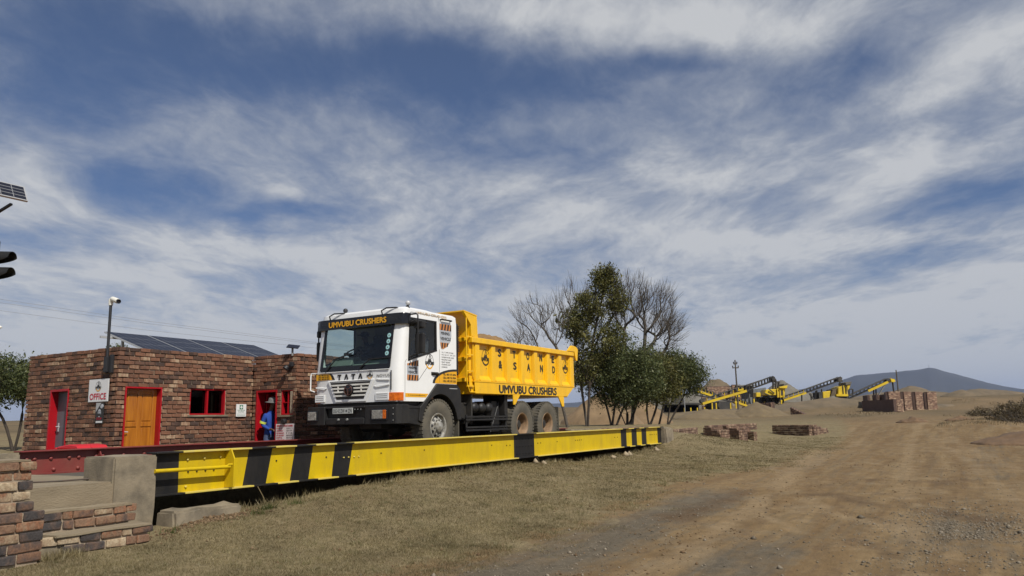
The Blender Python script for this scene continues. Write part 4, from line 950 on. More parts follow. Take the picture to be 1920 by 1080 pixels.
hatb.lathe([(.185,-.015),(.19,-.005),(.12,.012),(.112,.05),(.10,.10),(.06,.125),(0,.13)], (px_, py_-.08, 2.125), hd, 20); hatb.build('hat', M_hat, pr, smooth=50)

# ------------------------------------------------------------------ tipper truck
YN, YF, YC = .72, 3.08, 1.90
trk = empty('tipper_truck', (16.4, YC, DECK), 'white cab tipper truck with a bright yellow dump body standing on the weighbridge', 'truck')
FU, FV, FN = Vector((0, -1, 0)), Z, Vector((-1, 0, 0))       # front face: reading direction, up, outward
SU, SV, SN = X, Z, Vector((0, -1, 0))                        # near side
half = [(14.50,.84),(14.49,.755),(14.45,.72),(14.10,.72),(13.69,.72),(13.28,.72),(13.0,.72),(12.70,.72),(12.58,.72),(12.515,.728),(12.455,.752),(12.412,.795),(12.382,.86),(12.366,.95),(12.36,1.35),(12.36,1.70)]
per = half + [(12.36,1.90)] + [(x, 2*YC-y) for x, y in half[::-1]]
nc = len(per)
def sill(x): return 2.84 + (min(max(x, 12.70), 13.69)-12.70)/.99*.26
def cabpt(i, r):
    x, y = per[i]; front = x < 12.40
    side = 0 if front else min(1, (x-12.40)/.16)
    zb = 2.0 if x <= 13.28 else (2.385 if x > 13.6 else 2.05)
    zz = [zb, 2.45, 2.68*(1-side)+sill(x)*side, 3.64*(1-side)+3.745*side, 3.925, 3.968, 3.99][r]
    w = max(0, 1-(x-12.36)/.40); lean = max(0, (zz-2.68)/1.22)*.19
    x = x + lean*w
    ins = [0, 0, 0, 0, .012, .06, .22][r]
    x += (ins if x < 13.4 else -ins*(1.2 if r > 4 else 1)); y += math.copysign(ins, YC-y) if abs(y-YC) > .3 else 0
    if r >= 4 and x > 13.5: zz -= .02
    return (x, y, zz)
cab = MB()
for i in range(nc):
    for r in range(7): cab.v.append(cabpt(i, r))
WIN = set()
for i in range(nc):
    j = (i+1) % nc; xa, xb = per[i][0], per[j][0]; ya, yb_ = per[i][1], per[j][1]
    for r in range(6):
        skip = False
        if r == 2:
            if xa < 12.375 and xb < 12.375: skip = True
            if min(xa, xb) >= 12.69 and max(xa, xb) <= 13.70 and abs(ya-yb_) < .01: skip = True
        if not skip: cab.f.append([i*7+r, i*7+r+1, j*7+r+1, j*7+r]); cab.m.append(0)
cab.f.append([i*7+6 for i in range(nc)][::-1]); cab.m.append(0)
CAB = cab.build('cab', M_white, trk, smooth=24, solid=.028)
lining = MB(); lining.box(12.60, 14.40, .80, 3.0, 2.40, 2.44); lining.box(14.36, 14.40, .78, 3.02, 2.44, 3.85); lining.build('cab_lining', M_cabin, CAB)
# glazing
ws = MB(); q = [cabpt(i, r) for i in (13, len(per)-1-13) for r in (2, 3)]
ws.add([Vector(q[0])+X*.012, Vector(q[2])+X*.012, Vector(q[3])+X*.012, Vector(q[1])+X*.012], [(0, 1, 2, 3)]); ws.build('windscreen', M_wsg, CAB)
for yy in (YN+.015, YF-.015):
    g = MB(); g.add([(12.71, yy, sill(12.71)-.01), (13.69, yy, sill(13.69)-.01), (13.69, yy, 3.76), (12.76, yy, 3.76)], [(0, 1, 2, 3)]); g.build('side_window', M_sideg, CAB)
def strip(pts, th, y0, y1, name, m, closed=True):
    """rubber strip following points in the x-z plane"""
    b = MB(); k = len(pts)
    for i in range(k if closed else k-1):
        a, c = pts[i], pts[(i+1) % k]; b.bar((a[0], (y0+y1)/2, a[1]), (c[0], (y0+y1)/2, c[1]), abs(y1-y0), th, up=(0, 1, 0)) if False else b.obox(((a[0]+c[0])/2, (y0+y1)/2, (a[1]+c[1])/2), Vector((c[0]-a[0], 0, c[1]-a[1]))*.5*(1+th/max(.01, math.hypot(c[0]-a[0], c[1]-a[1]))), (0, abs(y1-y0)/2, 0), Vector((-(c[1]-a[1]), 0, c[0]-a[0])).normalized()*(th/2))
    return b.build(name, m, CAB)
for yy in (YN-.008, YF-.02):
    strip([(12.70, 2.85), (13.68, 3.11), (13.67, 3.735), (12.745, 3.735)], .035, yy, yy+.028, 'window_rubber', M_plast)
MB().obox((13.02, YN, 3.33), (.012, 0, 0), (0, .012, 0), (.012, 0, .41)).build('window_divider', M_plast, CAB)
# black surround of the windscreen
def wsx(z): return 12.36+.19*max(0, (z-2.68)/1.22)
b = MB()
for (y0, z0, y1, z1, w_) in ((.955, 2.72, 2.845, 2.72, .12), (.965, 2.70, .965, 3.64, .07), (2.835, 2.70, 2.835, 3.64, .07)):
    p, q_ = Vector((wsx(z0)-.004, y0, z0)), Vector((wsx(z1)-.004, y1, z1)); d = (q_-p); sd = d.normalized().cross(Vector((-1, 0, .155)).normalized())
    b.obox((p+q_)/2, d/2, sd*(w_/2), Vector((-1, 0, .155)).normalized()*.006)
b.build('windscreen_surround', M_gloss, CAB)
for (pts) in ([(2.66, 2.70), (2.58, 2.78), (2.42, 2.94), (2.02, 3.03)], [(1.72, 2.71), (1.66, 2.76), (1.46, 2.88), (.98, 2.89)]):
    b = MB(); pp = [(wsx(z)-.035, y, z) for y, z in pts]; b.tube(pp, [.016, .014, .012, .008], 8)
    a, c = Vector(pp[2]), Vector(pp[3]); mid_ = a.lerp(c, .6); b.bar(mid_+(a-c)*.75+Z*.01, mid_-(a-c)*.55+Z*.01, .012, .02); b.build('wiper', M_plast, CAB, smooth=40)
for z in (2.99, 3.115, 3.24, 3.365):
    b = MB(); b.lathe([(0, 0), (.048, 0), (.048, .003), (0, .003)], (wsx(z)-.008, 1.045-.03*(z-3), z), (-1, 0, .155), 20); b.build('licence_disc', M_sticker, CAB)
    b = MB(); b.lathe([(0, 0), (.017, 0), (.017, .002), (0, .002)], (wsx(z)-.0125, 1.045-.03*(z-3), z), (-1, 0, .155), 12); b.build('disc_print', M_dash, CAB)
# sun visor with name
vis = [(12.70,.668),(12.54,.675),(12.475,.72),(12.445,.85),(12.435,1.3),(12.435,1.9)]; vis = vis+[(x, 2*YC-y) for x, y in vis[::-1][1:]]
inner = [(x+.03, YC+(y-YC)*.975) for x, y in vis]
b = MB(); k = len(vis); lv = [(3.595, .0), (3.80, .012), (3.825, .03)]
for z, dx in lv: b.v += [(x+dx, y, z) for x, y in vis]
for z, dx in lv: b.v += [(x+dx, y, z) for x, y in inner]
for L in (0, 1):
    for i in range(k-1):
        b.f.append([L*k+i, (L+1)*k+i, (L+1)*k+i+1, L*k+i+1]); b.m.append(0); b.f.append([(3+L)*k+i, (3+L)*k+i+1, (4+L)*k+i+1, (4+L)*k+i]); b.m.append(0)
for i in range(k-1): b.f.append([i, i+1, 3*k+i+1, 3*k+i]); b.m.append(0); b.f.append([2*k+i, 5*k+i, 5*k+i+1, 2*k+i+1]); b.m.append(0)
for i in (0, k-1): b.f.append([i, k+i, 4*k+i, 3*k+i]); b.f.append([k+i, 2*k+i, 5*k+i, 4*k+i]); b.m += [0, 0]
b.build('sun_visor', M_gloss, CAB, smooth=40)
MB().text('UMVUBU CRUSHERS', 1.62, .125, (12.434, 1.90, 3.70), FU, FV, .003, .034).build('lettering', M_gold, CAB)
# front panel: grille, emblem, names
fx = 12.359
def fpoly(poly, name, m, d=.010, off_=0.0, bev=None, parent=CAB):
    """polygon in (y, z) on the front face, standing d proud"""
    b = MB(); b.prism([(-y, z) for y, z in poly], (fx-off_, 0, 0), FU, FV, d); return b.build(name, m, parent, bevel=bev)
gr = fpoly([(2.62,2.475),(2.385,2.015),(1.555,2.015),(1.32,2.475)], 'grille', M_white, .030, 0, .012)
fpoly([(2.525,2.435),(2.345,2.075),(1.595,2.075),(1.415,2.435)], 'grille_recess', M_ink, .004, .030, parent=gr)
for z, ya, yb_ in ((2.372, 2.50, 1.44), (2.30, 2.465, 1.475), (2.228, 2.43, 1.51), (2.150, 2.39, 1.55)):
    fpoly([(ya, z+.017), (ya-.014, z-.017), (yb_+.014, z-.017), (yb_, z+.017)], 'grille_slat', M_grille, .014, .034, .003, gr)
for y in (2.30, 1.66): fpoly([(y+.016, 2.37), (y+.016, 2.23), (y-.016, 2.23), (y-.016, 2.37)], 'grille_slat', M_grille, .012, .034, None, gr)
fpoly([(2.54,2.462),(2.54,2.448),(1.40,2.448),(1.40,2.462)], 'grille_shadow_gap', M_plast, .003, .030, None, gr)
b = MB(); b.lathe([(0, .05), (.10, .05), (.125, .035), (.128, 0)], (fx-.034, 1.985, 2.262), FN, 30); bd = b.build('grille_badge', M_gloss, gr, smooth=35)
M_chr = mat('badge_bronze', (.16, .085, .07), .35, metal=.6)
b = MB(); b.lathe([(.098, .0505), (.106, .056), (.112, .0505)], (fx-.034, 1.985, 2.262), FN, 30)
for (p, q_) in (((-.085, .035), (.085, .035)), ((-.012, .035), (-.006, -.095)), ((.012, .035), (.006, -.095)), ((-.085, .035), (-.05, .06)), ((.085, .035), (.05, .06))):
    b.bar(Vector((fx-.086, 1.985-p[0], 2.262+p[1])), Vector((fx-.086, 1.985-q_[0], 2.262+q_[1])), .010, .016, up=(1, 0, 0))
b.build('badge_mark', M_chr, bd)
for i, ch in enumerate('TATA'):
    yc_ = 2.30-i*.195
    b = MB()
    def st(p0, p1, w_): b.bar((fx-.006, yc_-p0[0], 2.548+p0[1]), (fx-.006, yc_-p1[0], 2.548+p1[1]), .012, w_, up=(0, 1, 0)) if abs(p0[0]-p1[0]) < .001 else b.obox(((fx-.0065), yc_-(p0[0]+p1[0])/2, 2.548+(p0[1]+p1[1])/2), Vector((0, -(p1[0]-p0[0]), p1[1]-p0[1]))/2, FN*.006, Vector((0, p1[1]-p0[1], p1[0]-p0[0])).normalized()*(w_/2))
    if ch == 'T': st((-.05, .042), (.05, .0421), .026); b.obox((fx-.006, yc_, 2.535), (0, .014, 0), (.0055, 0, 0), (0, 0, .05))
    else: st((-.042, -.054), (-.004, .054), .026); st((.042, -.054), (.004, .054), .026)
    b.build('lettering', M_ink, CAB)
MB().text('NOVUS', .335, .058, (fx, 1.105, 2.533), FU, FV, .004, .012, 1.1).build('lettering', M_ink, CAB)
emblem((fx, 1.46, 2.565), FU, FV, .088, CAB)
fpoly([(2.97,2.635),(2.97,2.50),(2.50,2.50),(2.545,2.58),(2.60,2.635)], 'phone_panel', M_gold, .003)
fpoly([(2.60,2.637),(2.545,2.58),(2.50,2.50),(2.43,2.50),(2.485,2.59),(2.54,2.637)], 'panel_edge', M_ink, .0035)
for k, t_ in enumerate(('TEL: 083 575 5094', 'CELL: 082 726 9094', 'CELL: 082 505 2033')): MB().text(t_, .32, .026, (fx, 2.745, 2.612-k*.042), FU, FV, .005, .014).build('lettering', M_ink, CAB)
fpoly([(3.0,2.668),(3.0,2.652),(.95,2.652),(.95,2.668)], 'panel_lip', M_white, .016, 0, .004)
M_seam = mat('panel_gap', (.10, .10, .10), .8)
for poly in ([(1.30,2.475),(.93,2.455),(.93,2.43),(1.22,2.44)], [(1.36,2.33),(1.02,2.355),(.93,2.36),(.93,2.33),(1.28,2.285)], [(2.64,2.33),(2.80,2.355),(2.98,2.36),(2.98,2.33),(2.72,2.285)]):
    fpoly(poly, 'panel_crease', M_white, .016, 0, .008)
for y0, y1 in ((1.30, .945), (2.985, 2.70)):
    fpoly([(y0, 2.185), (y0, 2.03), (y1, 2.03), (y1, 2.185)], 'lamp_cover', M_white, .018, 0, .006)
    for z in (2.155, 2.118, 2.08): fpoly([(y0-.03, z+.004), (y0-.03, z-.004), (y1+.04, z-.004), (y1+.04, z+.004)], 'cover_groove', M_seam, .002, .018)
fpoly([(.905,2.63),(.905,2.23),(.885,2.23),(.885,2.63)], 'air_slot', M_plast, .010)
for s_ in (1, -1):          # indicator lenses round the corners
    pts = [(12.362,.955),(12.395,.83),(12.455,.742),(12.555,.708),(12.56,.735),(12.47,.775),(12.42,.85),(12.385,.965)]
    b = MB(); pp = pts if s_ == 1 else [(x, 2*YC-y) for x, y in pts][::-1]
    b.prism(pp[::-1], (-.016, 0, 2.01), X, Y, .17) if False else b.prism(pp, (-.016, 0, 2.01), X, Y, .17); b.build('indicator_lens', M_amber, CAB, bevel=.006)
MB().box(12.45, 14.3, .80, 3.0, 1.93, 1.995).build('cab_underside', M_matte, CAB)
# grab handle on the far corner
b = MB(); b.tube([(12.40, 3.04, 2.66), (12.38, 3.14, 2.66), (12.37, 3.15, 2.60), (12.37, 3.15, 2.30), (12.40, 3.05, 2.26)], .015, 8); b.build('grab_handle', M_white, CAB, smooth=40)
# near side: door, panel gaps, decals
ys = YN-.0025
def spoly(poly, name, m, d=.003, y=YN, parent=CAB, bev=None):
    b = MB(); b.prism(poly, (0, y, 0), X, Z, d); return b.build(name, m, parent, bevel=bev)
def seam(a, c, w_=.007):
    a, c = Vector((a[0], ys, a[1])), Vector((c[0], ys, c[1])); b = MB(); d = c-a; b.obox((a+c)/2, d/2, Vector((-d.z, 0, d.x)).normalized()*(w_/2), (0, .0012, 0)); b.build('panel_gap', M_seam, CAB)
for a_, c_ in (((12.585, 2.02), (12.585, 2.80)), ((13.795, 2.42), (13.795, 3.14)), ((13.795, 3.72), (13.76, 3.86)), ((12.78, 3.865), (13.76, 3.865)), ((12.70, 3.80), (12.78, 3.865)), ((12.585, 2.80), (12.63, 2.86))): seam(a_, c_)
seam((13.05, 2.45), (13.42, 2.80), .010)
b = MB(); b.tube([(13.50, YN-.004, 2.605), (13.52, YN-.045, 2.61), (13.70, YN-.045, 2.60), (13.735, YN-.004, 2.575)], .017, 8); b.obox((13.62, YN-.003, 2.60), (.13, 0, 0), (0, .004, 0), (0, 0, .035)); b.build('door_handle', M_plast, CAB, smooth=40)
def warn(poly, bands, words, name='warning_panel'):
    p = spoly(poly, name, M_greyv, .003)
    return p
wp = warn([(12.65,2.46),(12.68,2.42),(13.01,2.42),(13.04,2.46),(13.04,2.87),(12.65,2.775)], None, None)
def stripes(b, x0, x1, z0, z1, n_, slant, top=None):
    b.mi = 0; b.add([(x0, YN-.0038, z0), (x1, YN-.0038, z0), (x1, YN-.0038, z1 if top is None else top(x1)), (x0, YN-.0038, z1 if top is None else top(x0))], [(0, 1, 2, 3)])
    b.mi = 1; w_ = (x1-x0)/n_
    for i in range(n_):
        a0 = x0+w_*(i+.5); a1 = a0+w_*.5; t0, t1 = min(x1, a0+slant), min(x1, a1+slant); a1 = min(a1, x1)
        h0 = z1 if top is None else top(t0); h1 = z1 if top is None else top(t1)
        b.add([(a0, YN-.005, z0), (a1, YN-.005, z0), (t1, YN-.005, h1), (t0, YN-.005, h0)], [(0, 1, 2, 3)])
b = MB(); stripes(b, 12.655, 13.035, 2.43, 2.545, 4, .02); b.build('warning_stripe_band', [M_orst, M_ink], wp)
b = MB(); stripes(b, 12.655, 13.035, 2.735, 2.80, 4, .02, lambda x: 2.77+(x-12.65)*.24); b.build('warning_stripe_band', [M_orst, M_ink], wp)
MB().text('MINING', .27, .055, (12.845, YN-.003, 2.69), SU, SV, .003, .014).build('lettering', M_ink, wp)
MB().text('VEHICLE', .32, .055, (12.845, YN-.003, 2.60), SU, SV, .003, .014).build('lettering', M_ink, wp)
wp = warn([(13.86,3.16),(13.93,3.15),(14.07,3.21),(14.20,3.32),(14.255,3.45),(14.25,3.72),(13.79,3.72),(13.80,3.45),(13.82,3.25)], None, None)
b = MB(); stripes(b, 13.80, 14.25, 3.575, 3.715, 4, .03); b.build('warning_stripe_band', [M_orst, M_ink], wp)
b = MB(); b.mi = 0; b.add([(x, YN-.0038, z) for x, z in ((13.865,3.165),(13.93,3.155),(14.06,3.21),(14.17,3.30),(13.825,3.30))], [(0, 1, 2, 3, 4)])
b.mi = 1
for i in range(3): x_ = 13.87+i*.10; b.add([(x, YN-.005, z) for x, z in ((x_, 3.175+.02*i), (x_+.045, 3.175+.025*i), (x_+.06, 3.298), (x_+.01, 3.298))], [(0, 1, 2, 3)])
b.build('warning_stripe_band', [M_orst, M_ink], wp)
MB().text('MINING', .33, .068, (14.015, YN-.003, 3.51), SU, SV, .003, .014).build('lettering', M_ink, wp)
MB().text('VEHICLE', .40, .068, (14.03, YN-.003, 3.39), SU, SV, .003, .014).build('lettering', M_ink, wp)
for k, t_ in enumerate(('16 / 7.1MM STONE', 'G2, G5, G7, G9, G10', 'UMGENI RIVER SAND', 'BUILDING SAND', 'READY BLEND', 'CRUSHER DUST', 'GABIONS')):
    w_ = .026*len(t_)+.02; MB().text('• '+t_, w_+.04, .031, (13.85+(w_+.04)/2, YN, 3.085-k*.054), SU, SV, .003, .012).build('lettering', M_ink, CAB)
emblem((13.43, YN, 2.855), SU, SV, .165, CAB)
arc_o = [(13.54+.95*(1-math.cos(t)), 2.395+.335*math.sin(t)) for t in np.linspace(0, math.pi/2, 9)]; arc_i = [(13.62+.87*(1-math.cos(t)), 2.395+.285*math.sin(t)) for t in np.linspace(0, math.pi/2, 9)]
arc_o = [(min(x, 14.455), z) for x, z in arc_o]; arc_i = [(min(x, 14.455), z) for x, z in arc_i]
spoly([(14.455, 2.395)]+arc_i[::-1], 'phone_panel', M_gold, .003)
spoly(arc_i+arc_o[::-1], 'panel_edge', M_ink, .004)
for k, t_ in enumerate(('TEL: 083 575 5094', 'CELL: 082 726 9094', 'CELL: 082 505 2033')): MB().text(t_, .50, .045, (14.17, YN-.003, 2.60-k*.072), SU, SV, .003, .014).build('lettering', M_ink, CAB)
spoly([(12.60,2.085),(13.30,2.085),(13.385,2.165),(12.60,2.165)], 'contact_stripe', M_gold, .003)
MB().text('E: umvubucrushers@gmail.com', .58, .036, (12.98, YN-.003, 2.125), SU, SV, .003, .012).build('lettering', M_ink, CAB)
MB().text('UMVUBU CRUSHERS', 1.12, .062, (13.52, YN+.0085, 3.868), SU, SV, .004, .012).build('lettering', M_goldd, CAB)
b = MB(); b.tube([(13.83, YN, 3.80), (13.83, YN-.05, 3.805), (14.20, YN-.05, 3.805), (14.20, YN, 3.80)], .018, 8); b.build('grab_handle', M_plast, CAB, smooth=40)
# mirrors
for s_ in (1, -1):
    yo = lambda y: y if s_ == 1 else 2*YC-y
    b = MB(); b.tube([(12.66, yo(.74), 3.79), (12.70, yo(.52), 3.80), (12.73, yo(.50), 3.77), (12.74, yo(.50), 3.30), (12.74, yo(.50), 2.98), (12.70, yo(.72), 2.90)], .017, 8); b.build('mirror_arm', M_plast, CAB, smooth=40)
    b = MB(); b.box(12.77, 12.86, yo(.39) if s_ == 1 else yo(.62), yo(.62) if s_ == 1 else yo(.39), 2.97, 3.40); b.build('mirror', M_plast, CAB, bevel=.03, seg=2)
    b = MB(); b.box(12.76, 12.87, yo(.40) if s_ == 1 else yo(.64), yo(.64) if s_ == 1 else yo(.40), 3.50, 3.66); b.build('mirror', M_plast, CAB, bevel=.03, seg=2)
    b = MB(); b.box(12.861, 12.866, yo(.42) if s_ == 1 else yo(.59), yo(.59) if s_ == 1 else yo(.42), 3.0, 3.37); b.build('mirror_glass', M_silv, CAB)
b = MB(); b.box(12.70, 13.05, .50, .78, 3.60, 3.68); b.build('kerb_mirror', M_plast, CAB, bevel=.03, seg=2)
# roof beacons and front grab rails
for y, z, m_ in ((2.55, 3.97, M_pole), (.80, 3.98, M_pole)):
    b = MB(); b.lathe([(.0, 0), (.045, 0), (.04, .02), (.025, .03), (.025, .07)], (12.78, y, z-.03), Z, 12); bb = b.build('beacon', M_pole, CAB, smooth=40)
    b = MB(); b.lathe([(0, -.055), (.04, -.04), (.055, 0), (.04, .04), (0, .055)], (12.78, y, z+.08), Z, 14); b.build('beacon_lamp', M_pole if y > 2 else M_silv, bb, smooth=60)
for y in (2.72, 1.25): b = MB(); b.tube([(12.50, y, 3.80), (12.46, y, 3.90), (12.50, y-.10, 3.955), (12.58, y-.30, 3.955), (12.62, y-.34, 3.93)], .016, 8); b.build('roof_rail', M_plast, CAB, smooth=40)
b = MB(); b.box(12.92, 13.0, .95, 1.05, 3.975, 4.0); b.box(12.98, 13.02, .98, 1.02, 4.0, 4.05); b.build('aerial_base', M_plast, CAB, bevel=.006)
# cab interior
b = MB(); b.prism([(12.50,2.55),(13.0,2.55),(13.02,2.80),(12.86,2.93),(12.55,2.72)], (0, 2.98, 0), X, Z, 2.16); b.build('dashboard', M_dash, CAB, bevel=.02)
b = MB(); b.prism([(12.60,2.80),(12.98,2.86),(12.95,3.02),(12.72,2.99)], (0, 2.85, 0), X, Z, .62); b.build('instrument_hood', M_dash, CAB, bevel=.02)
b = MB(); c_ = Vector((12.98, 2.52, 3.08)); a1, a2 = Vector((0, 1, 0)), Vector((.62, 0, .55)).normalized()
b.tube([c_+(a1*math.cos(t)+a2*math.sin(t))*.225 for t in np.linspace(0, 2*math.pi, 25)], .017, 8); b.bar(c_-a1*.22, c_+a1*.22, .03, .02); b.bar(c_, c_-a2*.22, .03, .02); b.tube([c_, (12.80, 2.52, 2.85)], .03, 8); b.build('steering_wheel', M_ink, CAB, smooth=40)
for y in (2.50, 1.25):
    b = MB(); b.box(13.15, 13.70, y-.26, y+.26, 2.62, 2.78); b.obox((13.75, y, 3.08), (.06, 0, .015), (0, .24, 0), (.06, 0, .32)); b.obox((13.84, y, 3.50), (.05, 0, 0), (0, .13, 0), (.0, 0, .09)); b.build('seat', M_seat, CAB, bevel=.05, seg=2)
# bumper
bmp = MB(); bmp.box(12.36, 12.66, .66, 3.17, 1.56, 1.925); BMP = bmp.build('bumper', M_matte, trk, bevel=.01)
b = MB(); b.prism([(12.62,.640),(12.38,.640),(12.28,.70),(12.26,.82),(12.26,1.50),(12.358,1.52),(12.358,.9),(12.62,.9)][::-1], (0, 0, 1.545), X, Y, .385); b.build('bumper_end', M_plast, BMP, bevel=.012)
b = MB(); b.prism([(12.62,3.19),(12.38,3.19),(12.28,3.13),(12.26,3.0),(12.26,2.62),(12.358,2.60),(12.358,2.9),(12.62,2.9)], (0, 0, 1.545), X, Y, .385); b.build('bumper_end', M_plast, BMP, bevel=.012)
b = MB(); b.box(12.27, 12.358, 1.521, 2.599, 1.545, 1.69); b.build('lower_valance', M_plast, BMP, bevel=.02)
b = MB(); b.box(12.275, 12.358, 1.521, 2.599, 1.885, 1.93); b.build('upper_bar', M_plast, BMP, bevel=.01)
for y in (1.62, 1.70, 1.78): b = MB(); b.lathe([(0,0),(.012,0),(.012,.01),(0,.01)], (12.275, y, 1.86), FN, 8); b.build('fixing_bolt', M_galv, BMP)
for y in (1.98, 2.22): b = MB(); b.lathe([(0,0),(.026,0),(.022,.03),(0,.034)], (12.27, y, 1.655), FN, 12); b.build('tow_pin_cover', M_galv, BMP, smooth=40)
for y0, y1, amb in ((.92, 1.29, .09), (2.83, 3.07, .0)):
    hb = MB(); hb.box(12.235, 12.262, y0-.03, y1+.03, 1.625, 1.86); hl = hb.build('headlamp', M_gloss, BMP, bevel=.015, seg=2)
    MB().box(12.222, 12.236, y0+amb, y1, 1.655, 1.83).build('headlamp_lens', M_lens, hl, bevel=.008)
    if amb: MB().box(12.222, 12.236, y0, y0+amb-.004, 1.655, 1.83).build('indicator_lens', M_amber, hl, bevel=.006)
pl_ = MB().box(12.252, 12.272, 1.83, 2.385, 1.775, 1.895).build('number_plate', M_plate, BMP, bevel=.004)
MB().text('DG 42 ZW', .31, .078, (12.252, 2.20, 1.835), FU, FV, .003, .01).build('lettering', M_ink, pl_)
MB().text('ZN', .10, .078, (12.252, 1.90, 1.835), FU, FV, .003, .01).build('lettering', M_ink, pl_)
b = MB(); b.lathe([(0,0),(.026,0),(.026,.003),(0,.003)], (12.252, 1.995, 1.835), FN, 12); b.build('plate_crest', M_seam, pl_)
for z in (1.62, 1.74, 1.86): b = MB(); b.lathe([(0,0),(.012,0),(.010,.01),(0,.012)], (12.262, .76, z), FN, 8); b.build('fixing_bolt', M_galv, BMP)
# step boxes, mudguards, chassis
for s_ in (1, -1):
    yy = lambda a, c: (a, c) if s_ == 1 else (2*YC-c, 2*YC-a)
    y0, y1 = yy(.72, 1.10)
    b = MB(); b.prism([(12.63,1.56),(13.10,1.50),(13.16,1.60),(13.16,1.90),(12.63,1.92)], (0, y1, 0), X, Z, y1-y0); b.build('step_box', M_plast, trk, bevel=.012)
    b = MB(); b.box(12.66, 13.10, y0-.012, y0-.001, 1.86, 1.90); b.build('step_tread', M_plast, trk)
    ang_ = np.linspace(R(172), R(12), 16); inn = [(13.79+.665*math.cos(t), 1.46+.70*math.sin(t)) for t in ang_]
    outer = [(13.02,1.60),(13.06,1.88),(13.30,2.06),(13.66,2.385),(14.42,2.385),(14.54,2.30),(14.585,2.10),(14.585,1.605)]
    y0, y1 = yy(.685, 1.10)
    b = MB(); b.prism(outer[::-1]+inn, (0, y1, 0), X, Z, y1-y0); b.build('mudguard', M_plast, trk, bevel=.008)
    b = MB(); b.box(14.50, 14.53, y0+.03, y1, 1.05, 1.61); b.build('mud_flap', M_rubber, trk)
    b = MB(); b.box(14.12, 14.42, y0-.004, y0+.002, 2.285, 2.297); b.build('trim_line', M_silv, trk)
ch = MB()
for y in (1.48, 2.24): ch.box(12.66, 20.1, y, y+.08, 1.72, 2.02)
for x in (13.1, 14.6, 16.2, 18.1, 19.9): ch.box(x, x+.1, 1.561, 2.239, 1.76, 1.98)
CH = ch.build('chassis', M_matte, trk)
for x in (13.79, 17.47, 18.85): b = MB(); b.tube([(x, .95, 1.46), (x, 2.85, 1.46)], .085, 12); b.lathe([(0,-.22),(.16,-.16),(.21,0),(.16,.16),(0,.22)], (x, YC, 1.46), Y, 14); b.build('axle', M_matte, CH, smooth=45)
b = MB(); b.box(12.9, 14.2, 1.6, 2.2, 1.45, 2.0); b.box(14.25, 15.1, 1.65, 2.15, 1.5, 1.9); b.tube([(15.1, YC, 1.65), (17.3, YC, 1.5)], .06, 10); b.build('engine_and_gearbox', M_matte, CH)
b = MB(); b.box(14.75, 15.18, .95, 1.45, 1.62, 2.0); b.box(14.66, 14.74, .85, 1.47, 1.55, 2.1); b.box(15.19, 15.23, .80, 1.47, 1.5, 2.2); b.build('battery_box', M_matte, CH, bevel=.02)
b = MB(); b.box(16.3, 16.55, .95, 1.47, 1.55, 2.05); b.prism([(16.20,1.30),(16.62,1.30),(16.62,2.05)], (0, .95, 0), X, Z, .02); b.box(16.72, 16.86, .82, 1.47, 1.55, 2.2); b.build('toolbox', M_plast, CH, bevel=.02)
b = MB(); b.lathe([(0,-.5),(.2,-.48),(.27,-.42),(.28,0),(.27,.42),(.2,.48),(0,.5)], (15.7, 2.75, 1.75), X, 20); b.build('fuel_tank', M_galv, CH, smooth=40)
for x in (15.44, 15.76, 16.08):
    b = MB(); b.lathe([(0,-.03),(.05,-.025),(.10,.0),(.128,.045),(.135,.10),(.135,.52),(.10,.6),(0,.62)], (x, .84, 1.88), Y, 22); b.build('air_tank', M_plast, CH, smooth=60)
b = MB()
for z in (1.665, 1.60): b.box(14.86, 16.72, .735, .765, z-.022, z+.022)
for z in (1.425, 1.36): b.box(14.86, 16.70, .735, .765, z-.022, z+.022)
for x in (14.9, 16.0, 16.66): b.box(x, x+.05, .767, .80, 1.33, 1.72); b.bar((x+.02, .80, 1.6), (x+.02, 1.46, 1.85), .05)
b.build('side_guard', M_plast, CH, bevel=.006)
b = MB(); b.box(19.56, 19.59, .78, 1.35, .98, 1.92); b.box(19.56, 19.59, 2.45, 3.02, .98, 1.92); b.build('mud_flap', M_rubber, trk)
sn = MB(); sn.box(14.54, 14.66, .80, 1.0, 2.6, 3.80); SNK = sn.build('air_intake', M_plast, trk, bevel=.03, seg=2)
for i in range(13): MB().box(14.53, 14.67, .785, 1.005, 3.15+i*.047, 3.175+i*.047).build('intake_rib', M_plast, SNK)
